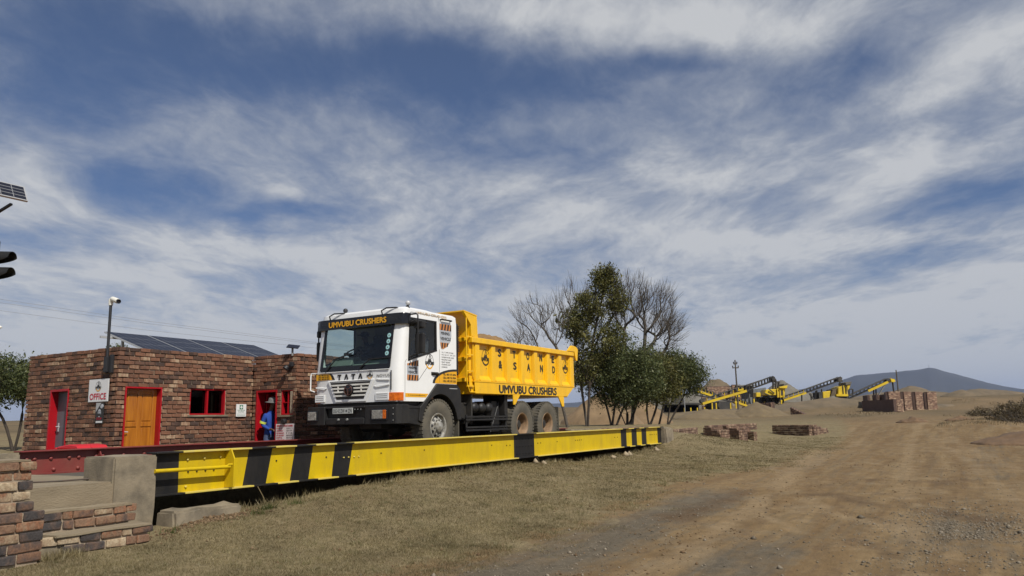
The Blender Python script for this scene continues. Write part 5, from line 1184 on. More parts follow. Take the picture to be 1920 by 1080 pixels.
# wheels
def make_wheel(rear):
    t = MB()
    prof = [(.285,-.135),(.33,-.155),(.44,-.165),(.53,-.155),(.570,-.130),(.586,-.105),(.590,-.04),(.590,.04),(.586,.105),(.570,.130),(.53,.155),(.44,.165),(.33,.155),(.285,.135)]
    t.lathe(prof, (0,0,0), (0,-1,0), 56, close=True)
    tyre = t.build('tyre', M_rubber, None, smooth=32)
    lug = MB(); nl = 44
    for i in range(nl):
        a_ = 2*math.pi*i/nl
        for s_ in (-1, 1):
            a2_ = a_+(.5*2*math.pi/nl if s_ > 0 else 0)
            c_ = Vector((math.cos(a2_)*.578, s_*.095, math.sin(a2_)*.578)); rd = Vector((math.cos(a2_), 0, math.sin(a2_))); tg = Vector((-math.sin(a2_), 0, math.cos(a2_)))
            lug.obox(c_, tg*.026, Vector((0, .055, 0)), rd*.022)
    for y in (-.018, .018): lug.lathe([(.585, y-.012), (.598, y-.010), (.598, y+.010), (.585, y+.012)], (0,0,0), (0,-1,0), 48)
    lg = lug.build('tread', M_rubber, None)
    r = MB(); n_ = Vector((0, -1, 0))
    if rear: r.lathe([(.285,-.13),(.27,-.12),(.262,.02),(.262,.11),(.300,.138),(.292,.150),(.268,.140),(.250,.115),(.245,-.02),(.225,-.062),(.17,-.075),(.10,-.075)], (0,0,0), n_, 40)
    else: r.lathe([(.285,-.13),(.27,-.12),(.262,.02),(.262,.11),(.300,.138),(.292,.150),(.268,.145),(.252,.115),(.245,.085),(.22,.098),(.185,.135),(.165,.142),(.125,.142),(.12,.155),(.11,.185),(.085,.20),(.0,.20)], (0,0,0), n_, 40)
    rim = r.build('wheel', M_rim_t if rear else M_rim_s, None, smooth=35)
    if rear:
        q_ = MB(); q_.lathe([(.165,-.072),(.15,-.06),(.135,-.055),(.13,.0),(.10,.03),(.085,.045),(0,.05)], (0,0,0), n_, 28); hubp = q_.build('hub', M_matte, None, smooth=35)
    hb = MB(); hol = MB()
    for i in range(10):
        a_ = 2*math.pi*i/10
        hb.lathe([(.014,0),(.014,.022),(0,.026)], (math.cos(a_)*.148, .077 if rear else -.138, math.sin(a_)*.148), n_, 6)
    for i in range(8 if rear else 10):
        a_ = 2*math.pi*(i+.5)/(8 if rear else 10); cpos = Vector((math.cos(a_)*.205, .064 if rear else -.121, math.sin(a_)*.205)); rd = Vector((math.cos(a_), 0, math.sin(a_)))
        nn_ = (Vector((0, -1, 0))+rd*(.0 if rear else .75)).normalized(); hol.lathe([(0, .004), (.031, .003), (.032, -.004)], cpos, nn_, 10)
    nuts = hb.build('wheel_nut_ring', M_matte, None); holes = hol.build('hand_hole', M_ink, None)
    for c_ in (tyre, lg, nuts, holes)+((hubp,) if rear else ()): c_.parent = rim
    return rim
def place_wheel(proto, x, y, flip, first):
    o = proto if first else None
    if o is None:
        o = proto.copy(); col.objects.link(o)
        for chd in list(proto.children): c_ = chd.copy(); col.objects.link(c_); c_.parent = o
    o.parent = trk; o.matrix_parent_inverse = Matrix.Translation(-Vector(WLOC[trk.name])); o.location = (x, y, DECK+.592); o.rotation_euler = (0, rng.uniform(0, 6), math.pi if flip else 0)
wf = make_wheel(False); place_wheel(wf, 13.79, .895, False, True); place_wheel(wf, 13.79, 2*YC-.895, True, False)
wr = make_wheel(True); first = True
for x in (17.47, 18.85):
    for y, fl_ in ((.895, False), (1.225, True), (2*YC-1.225, False), (2*YC-.895, True)): place_wheel(wr, x, y, fl_, first); first = False
# dump body
DB = MB().box(15.12, 20.42, .90, 2.90, 2.20, 2.52).build('dump_body', M_dump, trk)
def dpoly(poly, y, th, name, m=M_dump, bev=.006, parent=DB):
    b = MB(); b.prism(poly, (0, y+th, 0), X, Z, th); return b.build(name, m, parent, bevel=bev)
for s_ in (1, -1):
    my = (lambda y: y) if s_ == 1 else (lambda y: 2*YC-y)
    def sb(y0, y1): a_, c_ = my(y0), my(y1); return min(a_, c_), abs(a_-c_)
    y, th = sb(.775, .80); dpoly([(15.10,2.46),(20.42,2.46),(20.42,3.39),(15.10,3.39)], y, th, 'side_panel')
    y, th = sb(.655, .80); b = MB(); b.box(15.02, 20.46, y, y+th, 3.385, 3.515); b.build('top_rail', M_dump, DB, bevel=.012)
    y, th = sb(.70, .72); dpoly([(15.20,2.205),(20.02,2.205),(20.42,2.455),(20.42,2.475),(15.17,2.475)], y, th, 'skirt_panel')
    b = MB(); y, th = sb(.69, .80); b.box(15.12, 20.44, y, y+th, 2.477, 2.50); b.build('skirt_flange', M_dump, DB)
    for i in range(8):
        x = 15.19+.72*i; b = MB(); yo_, yi_ = my(.695), my(.7749)
        pts = [(x, yi_), (x+.03, yo_), (x+.20, yo_), (x+.23, yi_)]; pts = pts if s_ == 1 else pts[::-1]
        b.prism(pts, (0, 0, 2.501), X, Y, .883); b.build('rib', M_dump, DB, bevel=.008)
        if i < 7:
            b = MB(); p_ = [(my(.7748), 2.63), (my(.70), 2.53), (my(.70), 2.502), (my(.7748), 2.502)]
            b.add([(x+.231, *q_) for q_ in p_]+[(x+.719, *q_) for q_ in p_], [(0,1,2,3),(7,6,5,4),(0,4,5,1),(1,5,6,2),(2,6,7,3),(3,7,4,0)]); b.build('panel_foot', M_dump, DB)
    y, th = sb(.70, .73)
    dpoly([(16.96,1.955),(17.04,1.955),(17.30,2.203),(16.94,2.203)], y, th, 'support_bracket'); dpoly([(19.68,1.92),(19.80,1.92),(19.80,2.203),(19.45,2.203)], y, th, 'support_bracket')
    y, th = sb(.64, .70); dpoly([(20.02,3.516),(20.462,3.516),(20.50,3.40),(20.56,3.26),(20.64,3.26),(20.70,3.60),(20.62,3.66),(20.46,3.69),(20.28,3.69)], y, th, 'tailgate_hinge')
    y, th = sb(.70, .78); dpoly([(14.74,4.09),(15.04,3.80),(15.06,3.52),(15.34,3.52),(15.33,3.62),(15.30,4.02)], y, th, 'headboard_gusset')
MB().box(20.425, 20.50, .70, 3.10, 2.46, 3.50).build('tailgate', M_dump, DB, bevel=.008)
hb = MB(); hb.box(15.04, 15.099, .78, 3.02, 2.47, 4.0); HB = hb.build('headboard', M_dump, DB)
b = MB(); b.add([(14.74, .70, 4.095), (14.74, 3.10, 4.095), (15.31, 3.10, 4.03), (15.31, .70, 4.03), (14.74, .70, 4.125), (14.74, 3.10, 4.125), (15.31, 3.10, 4.06), (15.31, .70, 4.06)], [(0,1,2,3),(7,6,5,4),(0,4,5,1),(1,5,6,2),(2,6,7,3),(3,7,4,0)]); b.build('headboard_canopy', M_dump, HB)
for z, h_ in ((3.46, .10), (3.0, .10), (2.52, .09)): MB().box(14.93, 15.038, .80, 3.0, z-h_/2, z+h_/2).build('headboard_beam', M_dump, HB, bevel=.008)
for y in (1.2, 1.9, 2.6): MB().box(14.95, 15.037, y-.04, y+.04, 2.57, 2.94).build('headboard_stay', M_dump, HB); MB().box(14.95, 15.037, y-.04, y+.04, 3.06, 3.40).build('headboard_stay', M_dump, HB)
lad = MB(); lad.tube([(14.86, .715, 3.96), (14.86, .715, 2.52), (14.88, .715, 2.42), (14.98, .715, 2.235), (15.20, .715, 2.235)], .016, 8); lad.tube([(15.13, .715, 3.50), (15.13, .715, 2.60), (15.19, .715, 2.50)], .016, 8); LAD = lad.build('ladder', M_dump, DB, smooth=40)
for z in (3.52, 3.10, 2.72, 2.37): MB().bar((14.865, .715, z), (15.14, .715, z), .03, .03).build('ladder_rung', M_dump, LAD)
dpoly([(15.10,2.24),(15.19,2.22),(15.19,2.60),(15.02,2.62),(15.02,2.40)], .745, .02, 'ladder_plate')
# writing on the dump body
for i, (a_, c_) in enumerate(zip('STONE', '&SAND')):
    x = 16.43+.7225*i
    MB().text(a_, .165, .205, (x, .775, 3.235), SU, SV, .003, .045).build('lettering', M_ink, DB); MB().text(c_, .175, .205, (x+.03, .775, 2.945), SU, SV, .003, .045).build('lettering', M_ink, DB)
MB().text('UMVUBU CRUSHERS', 3.10, .215, (17.80, .70, 2.335), SU, SV, .003, .036).build('lettering', M_ink, DB)
M_ylg = [M_ink, M_ink, M_ink]
emblem((15.775, .775, 3.08), SU, SV, .20, DB, mats=M_ylg); emblem((20.09, .775, 3.06), SU, SV, .19, DB, mats=M_ylg)
for i in range(7): MB().box(15.79+.72*i, 15.82+.72*i, .7725, .7748, 2.80, 2.83).build('paint_chip', M_rim_t, DB)
# load
sx = np.linspace(15.12, 20.4, 60); sy = np.linspace(.82, 2.98, 26); gx, gy = np.meshgrid(sx, sy, indexing='ij')
hzs = 3.30 + .42*np.exp(-((gx-16.3)/.85)**2-((gy-1.65)/.6)**2) + .36*np.exp(-((gx-17.4)/.7)**2-((gy-1.5)/.6)**2) + .22*np.exp(-((gx-18.8)/1.0)**2-((gy-1.9)/.6)**2) + .12*fbm(gx*4.5, gy*4.5, 5, 61)
me = bpy.data.meshes.new('sand_load'); na_, nb_ = gx.shape; i_ = np.arange(na_-1)[:, None]; j_ = np.arange(nb_-1)[None, :]
me.from_pydata(np.stack([gx, gy, hzs], -1).reshape(-1, 3).tolist(), [], np.stack([i_*nb_+j_, (i_+1)*nb_+j_, (i_+1)*nb_+j_+1, i_*nb_+j_+1], -1).reshape(-1, 4).tolist()); me.materials.append(M_sand); me.shade_smooth()
o = bpy.data.objects.new('sand_load', me); col.objects.link(o); tag(o, 'heaped load of tan sand rising above the yellow dump body', 'sand load')
# driver
dx_, dy_ = 13.42, 2.50
J = {'hip': ((dx_, dy_, 2.84), .15), 'chest': ((dx_+.05, dy_, 3.15), (.17, .15)), 'neckb': ((dx_+.02, dy_, 3.33), .07), 'neck': ((dx_-.02, dy_, 3.40), .055), 'head': ((dx_-.06, dy_, 3.49), .085), 'crown': ((dx_-.05, dy_, 3.57), .075), 'face': ((dx_-.13, dy_, 3.46), .035),
     'sL': ((dx_, dy_-.19, 3.27), .07), 'eL': ((dx_-.12, dy_-.25, 3.06), .05), 'hL': ((12.98, dy_-.19, 3.12), .034), 'sR': ((dx_, dy_+.19, 3.27), .07), 'eR': ((dx_-.12, dy_+.25, 3.06), .05), 'hR': ((12.98, dy_+.2, 3.12), .034),
     'kL': ((dx_-.42, dy_-.13, 2.82), .075), 'fL': ((dx_-.50, dy_-.13, 2.50), .05), 'kR': ((dx_-.42, dy_+.13, 2.82), .075), 'fR': ((dx_-.50, dy_+.13, 2.50), .05)}
Bn = [('hip','chest'),('chest','neckb'),('neckb','neck'),('neck','head'),('head','crown'),('head','face'),('chest','sL'),('sL','eL'),('eL','hL'),('chest','sR'),('sR','eR'),('eR','hR'),('hip','kL'),('kL','fL'),('hip','kR'),('kR','fR')]
dv = skin_body('person', J, Bn, 'hip', lambda c: 1 if (c.z > 3.385 or c.x < 13.06 and c.z > 2.95) else 0, [M_cloth, M_skin], 'driver in a dark peaked cap at the steering wheel of the tipper truck')
b = MB(); b.lathe([(.10,-.01),(.105,.02),(.09,.07),(.05,.095),(0,.10)], (dx_-.05, dy_, 3.535), Z, 18); b.prism([(-.19,-.07),(-.09,-.09),(-.09,.09),(-.19,.07)], (dx_-.05, dy_, 3.53), X, Y, .014); b.build('cap', M_cloth, dv, smooth=50)
fing = MB()
for s_ in (-.19, .2):
    for k in range(4): fing.tube([(12.99, dy_+s_-.03+k*.02, 3.13), (12.955, dy_+s_-.03+k*.02, 3.12), (12.955, dy_+s_-.03+k*.02, 3.09)], [.010, .010, .008], 5)
    fing.tube([(13.0, dy_+s_-.03, 3.14), (12.99, dy_+s_-.045, 3.17)], [.011, .009], 5)
fing.build('fingers', M_skin, dv, smooth=60)

# ------------------------------------------------------------------ traffic signal by the bridge entry
tsx, tsy = 6.22, 4.35
s = empty('traffic_signal', (tsx, tsy, .3), 'solar powered traffic signal with black hoods at the left edge of the view', 'traffic light')
MB().tube([(tsx, tsy, .2), (tsx, tsy, 5.15)], .057, 12).build('pole', M_pole, s, smooth=40)
hd = Vector((.42, -.90, -.03)).normalized(); hs_ = Vector((hd.y, -hd.x, 0)).normalized(); hu = hs_.cross(hd)
hc = Vector((tsx+.06, tsy-.12, 4.36))
MB().obox(hc-hd*.06, hs_*.15, hd*.09, Z*.30).build('signal_head', M_plast, s, bevel=.02)
for k, z in enumerate((4.62, 4.36, 4.10)):
    if k == 0: continue
    c_ = hc+Z*(z-4.36-.02)+hd*.03
    b = MB(); n_ = 20; L = [.02, .27, .33]
    # hood: a tube cut away along its underside
    vs = []; fs = []
    for i in range(n_+1):
        t = R(-60)+R(300)*i/n_; dpt = .34 if abs(t-math.pi/2) < R(95) else max(.08, .34-.26*((abs(t-math.pi/2)-R(95))/R(55)))
        for r_ in (.112, .104):
            for d_ in (0, dpt): vs.append(c_+(hs_*math.cos(t)+hu*math.sin(t))*(r_-.010*(d_ > 0))+hd*d_)
    for i in range(n_):
        a_, c2 = i*4, (i+1)*4
        fs += [(a_, a_+1, c2+1, c2), (a_+2, c2+2, c2+3, a_+3), (a_+1, a_+3, c2+3, c2+1), (a_, c2, c2+2, a_+2)]
    b.add(vs, fs); b.build('signal_hood', M_plast, s, smooth=40)
    b = MB(); b.lathe([(0, .03), (.06, .02), (.10, 0)], c_, hd, 20); b.build('signal_lens', [M_signred, M_amber, M_green][k], s, smooth=60)
pu = Vector((1, 0, 0)); pv_ = Vector((0, .50, .866)); pn_ = pu.cross(pv_)
pc = Vector((5.86, 3.71, 5.365)); pw, ph_ = .60, .155
pnl = MB().obox(pc, pu*pw, pv_*ph_, pn_*.018).build('solar_panel', M_alu, s)
MB().obox(pc+pn_*.0188, pu*(pw-.022), pv_*(ph_-.02), pn_*.001).build('cell_sheet', M_pvp, pnl)
g = MB()
for i in range(1, 6): g.obox(pc+pn_*.0203+pu*(-pw+.022+(2*pw-.044)*i/6), pu*.0035, pv_*(ph_-.022), pn_*.0004)
for i in range(1, 4): g.obox(pc+pn_*.0211+pv_*(-ph_+.02+(2*ph_-.04)*i/4), pu*(pw-.024), pv_*.003, pn_*.0003)
g.build('cell_lines', M_alu, pnl)
b = MB(); b.bar((tsx, tsy, 4.98), pc+pv_*.02-pn_*.03+pu*.0, .045, .03); b.bar(Vector((tsx, tsy, 5.0)), (6.33, 3.86, 5.20), .045, .03); b.build('panel_bracket', M_pole, s)

# ------------------------------------------------------------------ overhead wires, lamp, poles
for i, pts in enumerate(([(20,82,17.0),(35.09,67.45,13.75),(46.37,58.84,11.84),(62.34,52.06,10.48),(105.4,48.7,10.72)], [(20,82,16.6),(35.14,67.49,13.42),(46.4,58.87,11.61),(62.37,52.07,10.32),(105.4,48.7,10.56)], [(20,82,15.6),(35.24,67.56,12.70),(46.49,58.93,10.96),(62.43,52.12,9.88),(105.5,48.7,10.07)])):
    b = MB(); b.tube(pts, .013, 5); tag(b.build('overhead_wire', M_wire), ['highest of the three overhead wires crossing the sky above the office', 'middle of the three overhead wires above the office, close under the highest', 'lowest of the three overhead wires crossing the sky above the office'][i], 'wire', 'overhead wires behind the office')
s = empty('street_lamp', (20.5, 33.9, .9), 'white street lamp head peeping in at the left edge of the view', 'street lamp')
MB().tube([(20.45, 33.95, .9), (20.5, 33.95, 6.95)], .07, 8).build('pole', M_galv, s)
b = MB(); b.lathe([(0,-.2),(.09,-.12),(.11,.05),(.05,.18),(0,.2)], (20.72, 33.78, 6.88), (.6, -.8, .1), 10); b.build('lamp_head', M_camw, s, smooth=60)
def pole(x, y, h, r, label, arms=True, cat='utility pole'):
    z = gz(x, y)-.2; s = empty('utility_pole', (x, y, z), label, cat)
    MB().tube([(x, y, z), (x-.02*h/8, y, z+h)], [r, r*.7], 8).build('pole', M_barkg, s, smooth=40)
    if arms:
        b = MB()
        for zz, L in ((h*.93, .25), (h*.86, .42)): b.bar((x-.4*L, y+.8*L, z+zz), (x+.4*L, y-.8*L, z+zz), .12, .12)
        b.build('cross_arm', M_barkg, s)
        b = MB()
        for zz, L in ((h*.93, .25), (h*.86, .42)):
            for q in (-1, 1): b.lathe([(0,0),(.08,.02),(.06,.2),(0,.25)], (x+q*.36*L, y-q*.72*L, z+zz+.05), Z, 6)
        b.build('insulator', M_pole, s)
    return s
pole(96.9, 15.35, 6.9, .12, 'dark utility pole with small crossarms rising among the crushing machines')
pole(151.0, 1.2, 5.4, .13, 'bare grey pole behind the brick storage bays', False)
pole(150, -21.5, 4.2, .11, 'thin pole far off at the right edge of the plain, nearer the track', False)
pole(157, -24.5, 4.6, .12, 'thin pole at the far right edge of the plain', False)
s = empty('flood_light_mast', (88.5, 19.4, 2), 'slim floodlight mast just right of the round bushy tree', 'lamp mast')
MB().tube([(88.5, 19.4, 1.8), (88.5, 19.4, 7.7)], .06, 8).build('mast', M_galv, s)
b = MB(); b.obox((88.5, 19.2, 7.75), (.1, 0, 0), (0, .45, 0), (0, 0, .14)); b.build('lamp_head', M_camw, s)
s = empty('hill_mast', (6700, 229, 330), 'thin mast on the summit of the far mountain', 'mast')
MB().tube([(6842*.975, 224, 300), (6842*.975, 224, 352)], 1.6, 5).build('mast', M_galv, s)

# ------------------------------------------------------------------ trees
def grow(start_paths, targets, nr_, seg=.28, jit=.10, lift=.0):
    """space filling skeleton: each target point is joined to the nearest part of the tree by a bent twig. returns nodes, parents, tip ids"""
    N_ = []; P_ = []
    for path in start_paths:
        prev = -1
        for k, p in enumerate(path):
            if k == 0 and N_ and np.linalg.norm(np.array(N_)-np.array(p), axis=1).min() < 1e-6: prev = int(np.linalg.norm(np.array(N_)-np.array(p), axis=1).argmin()); continue
            N_.append(list(p)); P_.append(prev); prev = len(N_)-1
    arr = np.zeros((len(N_)+len(targets)*14, 3)); arr[:len(N_)] = N_; n = len(N_); tips = []
    c0 = np.array(N_[0])
    targets = targets[np.argsort(np.linalg.norm(targets-c0, axis=1)+nr_.uniform(0, .4, len(targets)))]
    for t in targets:
        d = t-arr[:n]; dist = np.linalg.norm(d, axis=1)
        cost = dist + .55*np.maximum(0, -(d[:, 2])) + .06*np.linalg.norm(arr[:n]-c0, axis=1)*0 + 1.2*np.maximum(0, .35-d[:, 2]/np.maximum(dist, .05))*dist*.5
        j = int(cost.argmin()); L = dist[j]
        if L < .05: continue
        k = min(12, max(1, int(L/seg))); a = arr[j].copy(); pv = j
        bend = nr_.normal(0, 1, 3)*jit*L; bend[2] += lift*L
        for q in range(1, k+1):
            f = q/k; p = a*(1-f)+t*f + bend*math.sin(math.pi*f)*.8 + nr_.normal(0, .012, 3)
            arr[n] = p; P_.append(pv); pv = n; n += 1
        tips.append(pv)
    arr = arr[:n]; par = np.array(P_)
    main = np.full(n, -1); size = np.ones(n)
    for i in range(n-1, -1, -1):
        if par[i] >= 0: size[par[i]] += size[i]
    for i in range(n):
        p = par[i]
        if p >= 0 and (main[p] < 0 or size[i] > size[main[p]]): main[p] = i
    ok = (par >= 0) & (main >= 0)
    for _ in range(3):
        new = arr.copy(); new[ok] = .5*arr[ok] + .25*arr[par[ok]] + .25*arr[main[ok]]; arr = new
    return arr, par, tips
def tree_mesh(arr, par, rtip=.006, expo=.46, rmax=.2, sides=(4, 6)):
    n = len(arr); w = np.zeros(n); kids = np.zeros(n, int)
    for i in range(n):
        if par[i] >= 0: kids[par[i]] += 1
    w[kids == 0] = 1
    for i in range(n-1, -1, -1):
        if par[i] >= 0: w[par[i]] += w[i]
    rad = np.minimum(rtip*w**expo, rmax)
    vs = []; fs = []
    kid_list = [[] for _ in range(n)]
    for i in range(n):
        if par[i] >= 0: kid_list[par[i]].append(i)
    def ring(p, d, r, m):
        a = np.cross(d, [0.13, .31, .94]); L = np.linalg.norm(a); a = a/L if L > .05 else np.array([1., 0, 0]); b = np.cross(d, a)
        return [tuple(p+(a*math.cos(2*math.pi*k/m)+b*math.sin(2*math.pi*k/m))*r) for k in range(m)]
    done = np.zeros(n, bool)
    starts = [i for i in range(n) if par[i] < 0]
    stack = [(s_, None) for s_ in starts]
    while stack:
        i, frm = stack.pop()
        chain = ([frm] if frm is not None else []) + [i]
        while kid_list[chain[-1]]:
            ks = sorted(kid_list[chain[-1]], key=lambda q: -w[q])
            for q in ks[1:]: stack.append((q, chain[-1]))
            chain.append(ks[0])
        if len(chain) < 2: continue
        m = 6 if rad[chain[-min(2, len(chain))]] > .03 or rad[i] > .04 else (4 if rad[i] > .012 else 3); o = len(vs)
        for q, c in enumerate(chain):
            d = arr[chain[min(q+1, len(chain)-1)]]-arr[chain[max(q-1, 0)]]; d = d/max(1e-6, np.linalg.norm(d))
            r = min(rad[c], rad[i]) if (q == 0 and frm is not None) else rad[c]
            if q == len(chain)-1: r *= .6
            vs += ring(arr[c], d, r, m)
        for q in range(len(chain)-1):
            for k in range(m): fs.append((o+q*m+k, o+q*m+(k+1) % m, o+(q+1)*m+(k+1) % m, o+(q+1)*m+k))
    return vs, fs
def ell_pts(nr_, n, c, r, shell=0.0):
    d = nr_.normal(0, 1, (n, 3)); d /= np.linalg.norm(d, axis=1)[:, None]; q = nr_.uniform(shell**3, 1, n)**(1/3)
    return np.array(c)+d*q[:, None]*np.array(r)
LEAF = {}
def leaf_mat(name, stops):
    m = bpy.data.materials.new(name); m.use_nodes = True; t = m.node_tree; t.nodes.clear(); N = NT(t)
    g = N.n('ShaderNodeNewGeometry'); c = N.ramp(g.outputs['Random Per Island'], stops)
    c = N.mix(1.0, c, N.ramp(N.noise(g.outputs['Position'], 1.3, 3, .5), [(.3, .62), (.7, 1.35)]), 'MULTIPLY')
    d = N.n('ShaderNodeBsdfDiffuse', {'Color': c}); tl = N.n('ShaderNodeBsdfTranslucent', {'Color': c}); gl = N.n('ShaderNodeBsdfGlossy', {'Color': (.6, .6, .5, 1), 'Roughness': .45})
    m1 = N.n('ShaderNodeMixShader', {0: .28, 1: d.outputs[0], 2: tl.outputs[0]}); m2 = N.n('ShaderNodeMixShader', {0: .035, 1: m1.outputs[0], 2: gl.outputs[0]})
    N.n('ShaderNodeOutputMaterial', {'Surface': m2.outputs[0]}); return m
M_leaf = leaf_mat('leaves_dark', [(0, (.044, .060, .024)), (.5, (.082, .100, .038)), (1, (.140, .148, .058))])
M_leafo = leaf_mat('leaves_olive', [(0, (.052, .058, .018)), (.5, (.108, .110, .034)), (1, (.180, .160, .055))])
M_leafd = leaf_mat('leaves_dry', [(0, (.09, .065, .035)), (.5, (.14, .10, .055)), (1, (.10, .085, .04))])
def leaves(nr_, centres, per, spread, size, m, parent, name='crown', flat=.8):
    """many small leaf faces gathered in clumps round the twig tips"""
    c = np.repeat(np.asarray(centres), per, axis=0); n = len(c)
    p = c + nr_.normal(0, 1, (n, 3))*np.array([spread, spread, spread*flat])
    u = nr_.normal(0, 1, (n, 3)); u /= np.linalg.norm(u, axis=1)[:, None]; w = nr_.normal(0, 1, (n, 3)); v = np.cross(u, w); v /= np.linalg.norm(v, axis=1)[:, None]
    s = size*np.exp(nr_.normal(-.05, .45, n))[:, None]
    q = np.stack([p-u*s, p+v*s*.42, p+u*s, p-v*s*.42], 1).reshape(-1, 3)
    me = bpy.data.meshes.new(name); me.vertices.add(len(q)); me.vertices.foreach_set('co', q.ravel())
    me.loops.add(n*4); me.loops.foreach_set('vertex_index', np.arange(n*4)); me.polygons.add(n); me.polygons.foreach_set('loop_start', np.arange(n)*4); me.update(calc_edges=True)
    me.materials.append(m); o = bpy.data.objects.new(name, me); col.objects.link(o)
    if parent: set_parent(o, parent)
    return o
def make_tree(name, base, label, stems, blobs, ntips, seed, leaf=None, bark=M_bark, rtip=.006, expo=.46, twig=None, group='trees beyond the far ramp', cat='tree', shell=.0, jit=.10, rmax=.2, lift=0.0, zmin=.5):
    """stems: list of lists of points (relative to base); blobs: (centre, radii, share of tips)"""
    nr_ = np.random.default_rng(seed); b3 = np.array([base[0], base[1], gz(base[0], base[1])-.1])
    t = empty(name, tuple(b3), label, cat, group)
    paths = []
    for s_ in stems:
        pts = [b3+np.array(p) for p in s_]; fine_ = [pts[0]]
        for a, c in zip(pts, pts[1:]):
            k = max(1, int(np.linalg.norm(c-a)/.35))
            for q in range(1, k+1): fine_.append(a+(c-a)*q/k+nr_.normal(0, .02, 3))
        paths.append(fine_)
    tg = np.concatenate([ell_pts(nr_, max(3, int(ntips*sh)), b3+np.array(c), r, shell) for c, r, sh in blobs])
    tg = tg[tg[:, 2] > b3[2]+zmin]
    arr, par, tips = grow(paths, tg, nr_, jit=jit, lift=lift)
    if twig:
        k_, L_, up_ = twig; ex = []; pp = []; n0 = len(arr); cen = b3+np.array([0, 0, max(c[2] for c, r, s_ in blobs)*.55])
        for ti in tips:
            d0 = arr[ti]-cen; d0 /= np.linalg.norm(d0)
            for q in range(k_):
                d = d0+nr_.normal(0, .30, 3)+np.array([0, 0, up_]); d /= np.linalg.norm(d); L = L_*nr_.uniform(.5, 1.2); pv = ti; cur = arr[ti]
                for z_ in range(3): cur = cur+d*L/3+nr_.normal(0, .02, 3); d = d+np.array([0, 0, .10*up_]); ex.append(cur); pp.append(pv); pv = n0+len(ex)-1
        arr = np.concatenate([arr, np.array(ex)]); par = np.concatenate([par, np.array(pp, int)])
    vs, fs = tree_mesh(arr, par, rtip, expo, rmax)
    me = bpy.data.meshes.new('trunk'); me.from_pydata(vs, [], fs); me.materials.append(bark); me.shade_smooth(); o = bpy.data.objects.new('trunk', me); col.objects.link(o); set_parent(o, t)
    if leaf:
        per, spread, size, m, frac = leaf; tp = arr[tips]
        tp = tp[nr_.uniform(0, 1, len(tp)) < frac]
        leaves(nr_, tp, per, spread, size, m, t)
    return t
# sideways direction in the view is (+.51,-.86); "r" below is to the right in the view, "d" away from the viewer
def rd(r, d, z): return (.507*r+.86*d, -.862*r+.507*d, z)
def bl(r, d, z, rx, rz, sh, rd_=None): return (rd(r, d, z), (rx*.85, rx, rz), sh)
make_tree('bare_tree', (33.9, 7.6), 'leafless tree leaning left, farthest left of the trees beyond the tipper truck', [[(0,0,0), rd(-.25,0,1.4), rd(-.7,.1,2.6), rd(-1.3,.2,4.0), rd(-1.7,.2,5.0)], [rd(-.25,0,1.4), rd(-.2,.2,3.0), rd(-.5,.2,5.0)]],
          [bl(-1.55,0,5.2,1.15,1.35,.5), bl(-.4,0,5.4,.9,1.3,.25), bl(-2.2,0,4.2,.75,.75,.25)], 300, 11, None, M_barkg, .0055, .45, (2, .55, .35), jit=.10, rmax=.09, lift=.05)
make_tree('evergreen_tree', (35.1, 7.1), 'tallest tree with clumps of olive leaves high above the rear of the dump body', [[(0,0,0), rd(.15,0,2.0), rd(.35,0,4.2), rd(.95,0,6.4), rd(1.2,0,7.7)], [rd(.15,0,2.0), rd(-.5,0,4.0), rd(-.7,0,5.8)], [rd(.35,0,4.2), rd(1.5,.1,5.5), rd(2.0,.1,6.4)], [rd(.15,0,2.0), rd(1.0,.1,3.6), rd(1.5,.2,4.6)]],
          [bl(1.15,0,7.35,.62,.85,.22), bl(.35,0,6.0,.95,.75,.20), bl(-.55,0,5.2,.75,.85,.13), bl(1.75,0,6.3,.6,.75,.10), bl(.35,0,4.3,1.1,1.1,.17), bl(1.5,0,4.6,.6,.8,.08), bl(-.3,0,3.0,1.0,.9,.10)], 620, 12, (66, .18, .044, M_leafo, .80), M_bark, .0055, .46, (1, .35, .5), jit=.10, rmax=.13)
make_tree('bare_tree', (35.4, 7.3), 'thin leafless tree spreading left behind the clumped evergreen', [[(0,0,0), rd(-.2,0,2.2), rd(-.5,0,4.2), rd(-.4,0,5.6)], [rd(-.2,0,2.2), rd(.8,0,4.6), rd(1.2,0,6.0)]], [bl(-.45,0,6.0,1.15,1.5,.6), bl(1.2,.2,6.2,1.3,1.3,.4)], 210, 13, None, M_barkg, .0052, .45, (2, .6, .5), jit=.09, rmax=.08, lift=.05)
make_tree('bare_tree', (41.1, 7.2), 'big rounded leafless tree, rightmost of the bare trees beyond the bridge', [[(0,0,0), rd(.3,0,2.0), rd(.9,0,4.0), rd(1.1,0,6.0), rd(.9,0,7.4)], [rd(.3,0,2.0), rd(-.2,0,4.4), rd(-.3,0,6.6)], [rd(.9,0,4.0), rd(2.1,0,5.4), rd(2.6,0,6.4)], [rd(.3,0,2.0), rd(1.4,0,3.6), rd(2.3,0,4.3)]],
          [bl(.35,0,7.0,1.15,1.5,.3), bl(1.7,0,6.4,1.25,1.5,.42), bl(2.4,0,5.2,.85,1.0,.18), bl(-.5,0,6.6,.6,1.3,.10)], 560, 14, None, M_barkg, .0062, .45, (3, .75, .45), jit=.09, rmax=.12, lift=.05)
